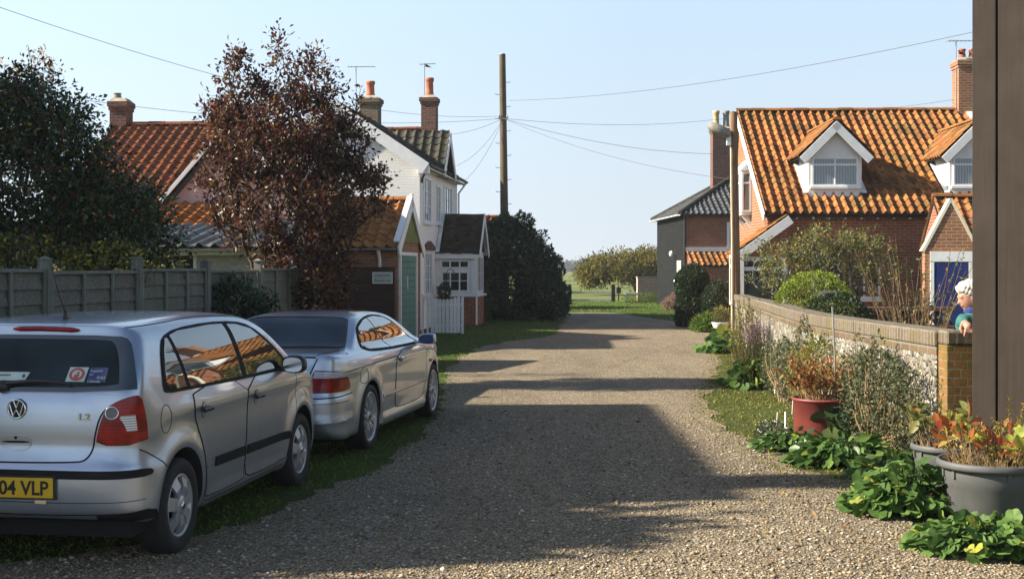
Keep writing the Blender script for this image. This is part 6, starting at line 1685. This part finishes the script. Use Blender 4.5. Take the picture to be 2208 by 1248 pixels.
wire(pt, P(938,292,45), .15, 'short overhead wire from the pole to the sooty chimney of the white house', .008)
wire(pt, P(985,357,40), .25, 'slanting overhead wire from the pole to the gablet of the white house', .007)
wire(pt, P(1002,390,43), .25, 'steepest overhead wire from the pole to the gutter end of the white house', .007)
wire(P(1085,250,45.5), P(-120,-26,20), .65, 'overhead wire crossing the upper left sky above the holly tree', .007)
wire(P(1700,248,44), P(2075,212,37.4), .10, 'overhead wire just above the ridge of the brick house', .008)
# bird on the aerial of the brick house chimney
o = thing('bird', 'small dark bird perched on the chimney pot of the brick house', 'bird', P(2072, 119, 37.2))
def birdf(p): 
    v = sd_capsule(p, (-.03,0,.06), (.05,0,.04), .042, .028); v = smin(v, sd_capsule(p, (-.05,0,.11), (-.055,0,.115), .026, .026), .03); v = smin(v, sd_capsule(p, (-.075,0,.113), (-.10,0,.108), .009, .003), .01)
    v = smin(v, sd_capsule(p, (.05,0,.035), (.14,0,.0), .018, .010), .02); return np.minimum(v, np.minimum(sd_capsule(p, (0,-.015,.04), (0,-.015,-.005), .006, .006), sd_capsule(p, (0,.015,.04), (0,.015,-.005), .006, .006)))
blob_mesh('body', birdf, (-.13,-.08,-.03), (.18,.08,.17), .009, M['bird'], o)
o = thing('bird', 'dark bird perched on top of the aerial of the white house', 'bird', P(921, 146, 44))
blob_mesh('body', birdf, (-.13,-.08,-.03), (.18,.08,.17), .009, M['bird'], o)

# ------------------------------------------------------------------ trees and shrubs
tree('holly_tree', 'dark holly tree with red berries behind the timber fence', 'tree', (-5.2,15,0), (-5.15,15,1.9),
     [(-5.85,15,2.85,1.15,1.1,1.0,3),(-4.85,15,2.35,.70,.8,.60,1.2),(-5.65,15,3.5,.65,.6,.50,1),(-5.2,15,3.0,.45,.5,.4,.6),(-6.9,15.2,2.9,1.1,1,1.0,1.3),(-6.2,15.1,3.45,.7,.6,.45,.6),(-4.35,14.8,2.15,.55,.5,.45,.6),(-5.3,14.6,2.15,1.0,.7,.45,.7)],
     1150, 34, None, .062, M['lf_holly'], M['bark'], 11, .0042, .11, extra=(M['lf_berry'], .045, .030, OCT), lump=.22, up_bias=.4)
tree('purple_tree', 'purple leaved tree with upright twigs between the fence and the silver coupe', 'tree', (-3.12,19,0), (-3.15,19,1.25),
     [(-3.25,19,2.8,1.15,1.1,1.15,3.3),(-3.3,19,3.65,1.0,.9,.80,2.1),(-2.35,18.9,2.95,.52,.5,.5,.4),(-4.2,19,3.2,.50,.5,.7,.45),(-4.25,19,4.0,.35,.3,.40,.12),(-3.0,18.9,1.65,.72,.55,.55,.8)]+
     [(-1.104*0+(px_-1104)/2775*19, 19+.1*((i_*7) % 5-2), zc_-.12, .12, .15, .70, .085) for i_, (px_, zc_) in enumerate(((515,4.75),(552,4.35),(598,4.75),(632,4.55),(672,4.55),(712,4.5),(748,4.35),(480,4.2),(770,4.0)))],
     760, 38, None, .077, M['lf_plum'], M['bark'], 12, .0042, .08, up_bias=.9, drop=.05, lump=.13, shell=.3)
tree('birch_sapling', 'nearly bare sapling with a few pale yellow leaves rising above the holly', 'tree', (-7.9,20.5,0), (-7.85,20.5,2.6),
     [(-7.8,20.5,4.4,.55,.4,.95,1),(-7.5,20.5,4.9,.35,.3,.4,.3)], 90, 5, None, .065, M['lf_bare'], M['bark_grey'], 13, .0035, .05, up_bias=1.0)
bush('evergreen_shrub', 'dark low evergreen shrub leaning on the timber fence behind the hatchback', 'shrub', [(-3.42,15.6,.85,.50,.45,.80,2),(-3.75,15.2,.6,.35,.4,.65,1),(-3.1,15.9,.7,.35,.4,.75,1)], 17000, .047, M['lf_dark'], 14, lump=.25)
bush('laurel_bush', 'large dark evergreen bush standing at the foot of the telegraph pole', 'bush', [(-.05,43.6,1.6,1.30,1.1,1.65,3),(.9,43.2,1.25,.80,.9,1.15,1.3),(-.15,43.7,2.55,.95,.9,1.0,1.2),(1.25,43.0,.7,.6,.7,.7,.6),(-.75,43.4,1.6,.55,.7,1.3,.8)], 30000, .125, M['lf_dark'], 15, lump=.30, stems=90)
bush('ivy_shrub', 'small green shrub at the right foot of the large dark bush', 'shrub', [(1.60,46,.35,.42,.5,.42,1)], 2500, .09, M['lf_hedge'], 16)
bush('rambling_shrub', 'pale grey green shrub between the tiled bay and the dark bush', 'shrub', [(-.98,42.0,.55,.32,.4,.6,1)], 2200, .06, M['lf_grey'], 17)
bush('clipped_hedge', 'tall clipped dark hedge block in front of the tarred house', 'hedge', [(5.35,38.2,1.25,.50,.6,.60,2),(5.38,38.2,.65,.52,.6,.70,2),(5.3,38.2,.2,.45,.6,.4,1)], 26000, .066, M['lf_hedge'], 18, lump=.06, shell=.85)
bush('rounded_shrub', 'rounded green shrub between the clipped hedge and the lamp post', 'shrub', [(5.78,36.2,.75,.42,.45,.62,2),(5.65,36,.35,.38,.4,.4,1)], 10000, .055, M['lf_hedge'], 19, lump=.2)
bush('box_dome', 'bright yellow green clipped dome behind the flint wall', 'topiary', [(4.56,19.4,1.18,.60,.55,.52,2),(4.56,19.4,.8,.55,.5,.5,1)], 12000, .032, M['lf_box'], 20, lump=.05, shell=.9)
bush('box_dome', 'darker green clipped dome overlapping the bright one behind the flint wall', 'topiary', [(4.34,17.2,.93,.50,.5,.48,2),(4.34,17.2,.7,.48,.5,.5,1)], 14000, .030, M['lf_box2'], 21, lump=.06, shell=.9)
tree('apple_tree', 'small sparse apple tree in front of the white porch', 'tree', (5.75,25.2,0), (5.7,25.2,.85), [(5.35,25,1.75,.70,.6,.60,2),(6.0,25,2.05,.50,.5,.60,1.2),(5.0,25,1.6,.4,.4,.35,.5)], 280, 15, None, .066, M['lf_apple'], M['bark_grey'], 22, .0042, .06, up_bias=.5, shell=.3, lump=.35)
tree('apple_tree', 'gnarled pale trunked apple tree in front of the brick wall', 'tree', (6.85,25.4,0), (6.8,25.4,1.0), [(6.75,25.3,1.95,.72,.6,.60,2),(7.3,25.2,1.7,.40,.4,.4,.6)], 250, 14, None, .064, M['lf_apple'], M['bark_grey'], 23, .0050, .06, up_bias=.5, shell=.3, lump=.35)
sprays('currant_shrub', 'upright brown stemmed shrub in front of the blue outhouse door', 'shrub', (5.72,18.3,0), 60, 2.15, .22, .30, .011, M['twig'], 16, .052, M['lf_apple'], 24, curve=.35, leaf_from=.30, r_base=.22)
bush('fence_creeper', 'yellowing creeper topping the timber fence below the holly', 'creeper', [(-5.2,13.2,1.78,.75,.3,.30,1),(-4.2,13.4,1.75,.45,.3,.28,.7)], 1500, .055, M['lf_yellow'], 25, zfloor=0)
bush('garden_greenery', 'pale sunlit greenery behind the timber fence below the pantiles', 'shrub', [(-5.5,18.2,1.6,.9,.5,.42,1)], 2600, .06, M['lf_apple'], 26)
tree('spreading_thorn', 'wide spreading yellow green tree in the field beyond the gate', 'tree', (8.0,82,0), (7.9,82,.9), [(6.8,82,1.65,2.2,2,.85,3),(8.6,82,1.75,1.6,1.6,.95,2),(5.0,82,1.2,.9,1,.48,.8)], 620, 36, None, .17, M['lf_far'], M['bark'], 27, .011, .22, up_bias=.2, lump=.15, drop=.1)
# right border, from the far end to the camera
sprays('yellow_flowering_shrub', 'tall yellow flowering shrub against the far end of the flint wall', 'shrub', (4.02,21.6,0), 110, 1.25, .10, .22, .006, M['twig'], 34, .040, M['lf_yellow'], 28, curve=.12, leaf_from=.1, r_base=.33)
sprays('lavender_clump', 'feathery green clump with mauve flower heads below the flint wall', 'plant', (3.62,18.6,0), 150, .75, .12, .35, .004, M['lf_green'], 22, .036, M['lf_yellow'], 29, tmpl=LEAF_THIN, curve=.2, leaf_from=.1, r_base=.32)
bush('wall_plants', 'grey green leafy growth against the flint wall between the red tub and the feathery clump', 'shrub', [(3.60,16.6,.40,.17,.7,.42,2),(3.62,17.6,.35,.16,.5,.38,1),(3.60,15.7,.75,.12,.35,.40,.7)], 5200, .040, M['lf_grey'], 56, lump=.3, stems=60, stem_mat=M['drystem'])
bush('mauve_heather', 'small mauve flowering tuft behind the feathery clump', 'plant', [(3.78,19.9,.72,.20,.2,.20,1)], 900, .028, M['lf_pink'], 30)
rosette('broad_leaf_plant', 'broad leaved green plant at the foot of the lamp post', 'plant', (4.42,26.6,0), .52, 130, .42, .20, M['lf_mallow'], 31, LEAF_ROUND)
rosette('broad_leaf_plant', 'broad leaved green plant beside the white markers in mid border', 'plant', (3.46,18.7,0), .36, 150, .36, .13, M['lf_mallow'], 32, LEAF_ROUND)
bush('border_shrub', 'yellow green bushy plant behind the red tub', 'shrub', [(3.50,14.7,.5,.20,.6,.48,1),(3.52,15.5,.4,.18,.5,.4,.6)], 4500, .035, M['lf_yellow'], 33, lump=.25, stem_mat=M['drystem'])
o = thing('red_tub', 'round faded red plastic tub standing in the border', 'plant pot', (3.28,13.55,0)); m = MB(); m.lathe([(0,0),(.295,0),(.305,.02),(.318,.355),(.332,.36),(.334,.385),(.315,.388),(.288,.33),(.28,.30)], 44); m.build('tub', M['redplastic'], o); m = MB(); m.lathe([(0,.335),(.2,.33),(.288,.31)], 28); m.build('soil', M['soil'], o)
sprays('red_leaf_plant', 'bushy plant with red and orange leaves growing in the red tub', 'plant', (3.28,13.55,.31), 120, .55, .35, .55, .004, M['drystem'], 11, .062, M['lf_red'], 34, curve=.35, leaf_from=.45, r_base=.22, width=.8)
m = MB(); m.tube([(3.40,13.5,.3),(3.385,13.5,.85),(3.365,13.52,1.34)], .010, 6); tag(m.build('garden_cane', M['galv']), 'tall thin grey cane standing in the red tub', 'cane')
bush('tangled_shrub', 'tangled twiggy grey green shrub in front of the flint wall by the pier', 'shrub', [(3.47,12.2,.52,.20,.55,.50,2),(3.44,11.5,.45,.20,.45,.46,1.3),(3.50,13.0,.50,.17,.5,.45,1),(3.46,11.0,.30,.2,.3,.32,.5)], 9500, .036, M['lf_grey'], 35, lump=.3, stems=110, stem_mat=M['drystem'])
bush('green_undergrowth', 'dark green leafy growth between the red tub and the tangled shrub', 'plant', [(3.48,12.7,.22,.20,.45,.28,1)], 2600, .042, M['lf_hedge'], 36)
rosette('cabbage_leaf_plant', 'large grey green leaves leaning against the red tub', 'plant', (3.26,13.10,.03), .17, 18, .26, .17, M['lf_hedge'], 37, LEAF_ROUND)
rosette('primrose_patch', 'low bright green leafy patch edging the gravel before the tangled shrub', 'plant', (2.98,11.45,0), .50, 420, .20, .12, M['lf_green'], 38, LEAF_OVAL, squash=.7)
rosette('primrose_patch', 'low green patch with pale flowers below the red tub', 'plant', (2.68,12.3,0), .36, 300, .15, .085, M['lf_green'], 39, LEAF_OVAL)
rosette('primrose_patch', 'narrow strip of low green leaves in front of the smaller grey tub', 'plant', (3.22,10.75,0), .36, 260, .18, .11, M['lf_green'], 40, LEAF_OVAL)
bush('white_flower_tuft', 'tuft of tiny white flowers beside the two nearest markers', 'plant', [(2.62,12.95,.10,.16,.2,.10,1)], 700, .026, M['lf_hedge'], 41, stems=30, extra=(M['stickwhite'], 120, .016, LEAF_ROUND, 'flowers'))
# grey tubs
def tub(name, label, loc, r, h):
    o = thing(name, label, 'plant pot', loc)
    m = MB(); m.lathe([(0,0),(r*.81,0),(r*.83,.012),(r*.868,h*.55),(r*.885,h*.57),(r*.905,h*.80),(r*.905,h*.86),(r*1.0,h*.875),(r*1.015,h*.91),(r*1.01,h*.965),(r*.985,h),(r*.945,h*.99),(r*.90,h*.90),(r*.87,h*.80)], 64); m.build('tub', M['greyplastic'], o)
    m = MB(); rr = np.random.default_rng(5); m.lathe([(0,h*.86),(r*.4,h*.85),(r*.89,h*.82)], 30); m.build('soil', M['soil'], o)
    for k in range(16):
        a = 2*math.pi*k/16; c, s = math.cos(a), math.sin(a)
        if k % 4 in (0, 1): ll = MB(); ll.bb((c*r*.875, s*r*.875, h*.72), Vector((-s, c, 0)), Z_, Vector((c, s, 0)), -.012, .012, 0, h*.16, 0, .022); ll.build('rim_lug', M['greyplastic'], o)
    return o
tub('grey_tub', 'largest grey plastic tub, nearest the camera, with red leaved plant', (3.36,9.02,0), .365, .41)
tub('grey_tub', 'smaller grey plastic tub behind the largest one', (3.40,10.05,0), .275, .38)
sprays('hydrangea', 'plant with large red and yellow autumn leaves in the largest grey tub', 'plant', (3.33,9.05,.33), 46, .40, .3, .7, .0045, M['drystem'], 2.2, .098, M['lf_hyd'], 42, tmpl=LEAF_OVAL, curve=.3, leaf_from=.55, r_base=.24)
sprays('dead_stems', 'dry tan stems and stubble in the largest grey tub', 'plant', (3.38,8.98,.34), 260, .17, .2, .9, .0028, M['drystem'], 1.2, .03, M['lf_fern'], 43, curve=.3, r_base=.29)
sprays('autumn_shoots', 'sparse yellow green shoots in the smaller grey tub', 'plant', (3.34,10.03,.30), 40, .42, .3, .6, .0045, M['drystem'], 2.4, .095, M['lf_apple'], 44, tmpl=LEAF_OVAL, curve=.3, leaf_from=.6, r_base=.17)
sprays('asparagus_fern', 'wispy yellow fern arching against the brown shed', 'plant', (3.52,9.14,.33), 30, .66, .5, .9, .0025, M['lf_fern'], 60, .030, M['lf_fern'], 45, tmpl=LEAF_THIN, curve=.75, leaf_from=.3, r_base=.10, droop=.5)
rosette('mallow_clump', 'mound of broad lobed green leaves beside the grey tubs', 'plant', (2.80,9.2,0), .38, 330, .32, .095, M['lf_mallow'], 46, LEAF_LOBED, squash=.9)
rosette('mallow_clump', 'spreading broad lobed green leaves nearest the camera below the largest tub', 'plant', (2.96,7.95,0), .46, 360, .15, .096, M['lf_mallow'], 47, LEAF_LOBED, squash=.8)
# white bowl planter by the lamp post, and small plants there
o = thing('bowl_planter', 'white footed bowl planter with a small bush beside the lamp post', 'planter', (5.42,33.4,0)); m = MB(); m.lathe([(0,0),(.12,0),(.09,.06),(.10,.10),(.19,.20),(.235,.31),(.25,.33),(.23,.335),(.2,.26),(0,.25)], 30); m.build('bowl', M['white'], o)
bush('bowl_plant', 'small light green plant growing in the white bowl planter', 'plant', [(5.42,33.4,.52,.20,.2,.22,1)], 900, .05, M['lf_apple'], 48, zfloor=.28, stems=20)
bush('red_leaf_plant', 'low red leaved plant at the foot of the clipped hedge', 'plant', [(5.45,37.3,.15,.28,.25,.16,1)], 700, .07, M['lf_red'], 49, stems=20)
bush('grass_tuft', 'long green grass tuft left of the lamp post', 'plant', [(5.35,35.0,.18,.40,.4,.26,1)], 1500, .16, M['grass'], 50, LEAF_THIN, stems=20)
bush('dry_hydrangea', 'dry brown flowering shrub at the foot of the black tarred wall', 'shrub', [(7.05,53.2,.38,.50,.5,.42,2),(6.55,53,.28,.35,.4,.3,1)], 3200, .07, M['lf_dry'], 51)
bush('grey_shrub', 'grey blue low shrub right of the dry brown shrub', 'shrub', [(7.35,50,.35,.5,.5,.42,1)], 2200, .07, M['lf_grey'], 52)
sprays('dry_grass_plume', 'tall straw coloured plume against the black tarred wall', 'plant', (7.5,54.2,0), 30, 1.1, .2, .25, .008, M['drystem'], 6, .07, M['lf_fern'], 53)
bush('fence_foot_weeds', 'green weeds at the foot of the pale brick wall', 'plant', [(6.35,63.4,.2,.9,.4,.28,1)], 1500, .11, M['grass'], 54, LEAF_THIN, stems=20)
bush('pot_plant', 'dark trailing plant on a hook by the white house window', 'plant', [(-2.0,38.0,1.05,.20,.2,.22,1)], 600, .06, M['lf_dark'], 55, stems=20)
o = thing('plant_hook', 'black shepherd hook beside the white house bay window', 'plant hook', (-1.95,38.1,0)); m = MB(); m.tube([(0,0,0),(0,0,1.55),(.05,0,1.68),(.14,0,1.72),(.22,0,1.66),(.24,0,1.5)], .012, 6); m.build('rod', M['black'], o)
# white plant markers
spots = [((1674,928),.15,3),((1693,930),.16,-4),((1709,893),.16,2),((1685,866),.17,1),((1671,850),.17,-3),((1657,829),.15,5),((1624,797),.13,-2),((1606,781),.18,2),((1585,737),.20,0)]
names = ['leftmost of the two markers nearest the tub front, tilted', 'right of the two nearest white markers', 'white marker just left of the red tub', 'white marker second along from the red tub', 'tall white marker right of the broad leaved plant', 'white marker in front of the broad leaved plant', 'short white marker left of the broad leaved plant', 'white marker at the border corner by the yellow shrub', 'farthest white marker at the foot of the lamp post']
for ((x, y), hgt_, tl), nm in zip(spots, names):
    d = H*F/(y-HY); q = P(x, y, d); hgt_ = hgt_+.05
    mk = thing('plant_marker', nm, 'plant marker', (q.x, q.y, 0), 0, 'white markers along the border'); mk.rotation_euler = (R(tl), R(tl*1.3), .3*tl)
    m = MB(); m.box(-.012, -.003, -.03, .012, .003, hgt_); m.build('stake', M['stake'], mk)
# far trees on the horizon: one mass
r = np.random.default_rng(77); bl = []
for i in range(60):
    x = -60+i*4+r.normal()*2; y = 560+r.normal()*25; h_ = 3.2+2.2*r.random(); bl.append((x, y, h_*.5, 3+2*r.random(), 3, h_*.55, 1))
C = blob_points(r, bl, 30000, .8, .25); C[:, 2] = np.abs(C[:, 2])
tag(leaves_obj('distant_trees', C, r.normal(size=C.shape), .8+.5*r.random(len(C)), LEAF, M['lf_hazy'], None, r), 'distant hazy line of trees on the horizon', 'trees', kind='stuff')
r = np.random.default_rng(88); n = 420; yy = 7+20*r.random(n)**1.5; xx = np.where(r.random(n) < .6, 2.6-r.exponential(.5, n), -.9+r.exponential(.5, n)); k = in_lane(xx, yy) < -.03
C = np.stack([xx, yy, np.full(n, .022)], 1)[k]; D = r.normal(size=C.shape); D[:, 2] *= .12
tag(leaves_obj('fallen_leaves', C, D, .03+.03*r.random(len(C)), LEAF, M['lf_bare'], None, r, np.array([0, 0, 2.])), 'scattered brown fallen leaves on the gravel', 'leaves', kind='stuff')
tree('unseen_conifer', 'dense conifer out of view left of the lane, added to cast a rounded shadow on the gravel', 'tree', (-11.9,7.7,0), (-11.9,7.7,3.0), [(-11.7,8.2,4.6,1.7,1.1,2.0,3),(-11.9,7.7,3.0,2.2,1.5,2.0,2),(-13.6,6.8,4.0,2,1.4,2.0,2)], 600, 110, None, .30, M['lf_dark'], M['bark'], 60, .01, .3, up_bias=.2)  # unseen tree, placed and sized to shade the nearest gravel
# ------------------------------------------------------------------ cars and person
def place(px_r, px_f, rear, front, half):
    """pose a car from the ground contacts of its right wheels"""
    def g(q): d = H*F/(q[1]-HY); return Vector(((q[0]-CX)/F*d, d))
    a, b = g(px_r), g(px_f); f = (b-a).normalized(); r = Vector((f.y, -f.x)); mid = (a+b)/2
    c = mid-r*half-f*((rear+front)/2)
    return (c.x, c.y, 0), -math.atan2(f.x, f.y)
hatchback(*place((390, 1190), (645, 1047), -1.32, 1.14, .80))
coupe(*place((795, 970), (937, 897), -1.245, 1.48, .86))
person()
# ------------------------------------------------------------------ light, sky, camera
EL = R(31); LY = .065
Ld = Vector((math.cos(EL)*math.sqrt(1-LY*LY), math.cos(EL)*LY, -math.sin(EL)))
su = bpy.data.lights.new('sun', 'SUN'); su.energy = 4.9; su.angle = R(.53); su.color = (1, .905, .75)
so = bpy.data.objects.new('sun', su); so.rotation_euler = Ld.to_track_quat('-Z', 'Y').to_euler(); link(so)
w = bpy.data.worlds.new('World'); scene.world = w; w.use_nodes = True
nt = w.node_tree; bg = nt.nodes['Background']
sk = nt.nodes.new('ShaderNodeTexSky'); sk.sky_type = 'NISHITA'; sk.sun_disc = False
sk.sun_elevation = EL; sk.sun_rotation = math.atan2(-Ld.x, -Ld.y); sk.altitude = 0; sk.air_density = 1.0; sk.dust_density = 1.2; sk.ozone_density = 1.8
# pale autumn haze low in the sky, by elevation only
tc = nt.nodes.new('ShaderNodeTexCoord'); sp = nt.nodes.new('ShaderNodeSeparateXYZ'); nt.links.new(tc.outputs['Generated'], sp.inputs[0])
rp = nt.nodes.new('ShaderNodeValToRGB'); rp.color_ramp.interpolation = 'EASE'
RP = ((0, .95), (.20, .88), (.55, 0))
for i, (p_, v_) in enumerate(RP):
    if i > 1: rp.color_ramp.elements.new(.5)
for i, (p_, v_) in enumerate(RP):
    rp.color_ramp.elements[i].position = p_; rp.color_ramp.elements[i].color = (v_, v_, v_, 1)
nt.links.new(sp.outputs[2], rp.inputs[0])
mx = nt.nodes.new('ShaderNodeMix'); mx.data_type = 'RGBA'; nt.links.new(rp.outputs[0], mx.inputs[0]); nt.links.new(sk.outputs[0], mx.inputs[6]); 
hc = nt.nodes.new('ShaderNodeMix'); hc.data_type = 'RGBA'; mr = nt.nodes.new('ShaderNodeMapRange'); mr.inputs[1].default_value = 0; mr.inputs[2].default_value = .22; nt.links.new(sp.outputs[2], mr.inputs[0])
nt.links.new(mr.outputs[0], hc.inputs[0]); hc.inputs[6].default_value = (4.9, 5.4, 5.85, 1); hc.inputs[7].default_value = (4.3, 5.6, 6.9, 1)
gl = nt.nodes.new('ShaderNodeMapRange'); gl.inputs[1].default_value = .1; gl.inputs[2].default_value = -.9; gl.inputs[3].default_value = 1.0; gl.inputs[4].default_value = 1.5; nt.links.new(sp.outputs[0], gl.inputs[0])
vm = nt.nodes.new('ShaderNodeVectorMath'); vm.operation = 'SCALE'; nt.links.new(hc.outputs[2], vm.inputs[0]); nt.links.new(gl.outputs[0], vm.inputs['Scale']); nt.links.new(vm.outputs[0], mx.inputs[7])
nt.links.new(mx.outputs[2], bg.inputs[0]); bg.inputs[1].default_value = .06
cam = bpy.data.cameras.new('camera'); co = bpy.data.objects.new('camera', cam); link(co)
co.location = (0, 0, H); co.rotation_euler = (math.pi/2, 0, 0)
cam.sensor_width = 36; cam.lens = F/2208*36; cam.shift_y = -(624-HY)/2208; cam.clip_start = .1; cam.clip_end = 6000
scene.camera = co
vs = scene.view_settings; vs.view_transform = 'Standard'; vs.look = 'None'; vs.exposure = 1.36; vs.gamma = 1
scene.cycles.max_bounces = 6; scene.cycles.diffuse_bounces = 3; scene.cycles.glossy_bounces = 3; scene.cycles.transmission_bounces = 4; scene.cycles.transparent_max_bounces = 4
scene.cycles.use_denoising = True
HAZE = True
if HAZE:
    hz = MB(); hz.box(-900, -90, -1, 900, 700, 11.5); ho = hz.build('haze', None, fix=True) if False else None
    m = NT('haze_air'); v = m.n('ShaderNodeVolumePrincipled'); v.inputs['Color'].default_value = (.86, .91, 1, 1); v.inputs['Density'].default_value = .00042; v.inputs['Anisotropy'].default_value = .2
    m.t.links.new(v.outputs[0], m.out.inputs['Volume']); ho = hz.build('haze', m.mat); tag(ho, 'thin pale autumn haze over the lane and fields', 'haze', kind='stuff')
    scene.cycles.volume_bounces = 0
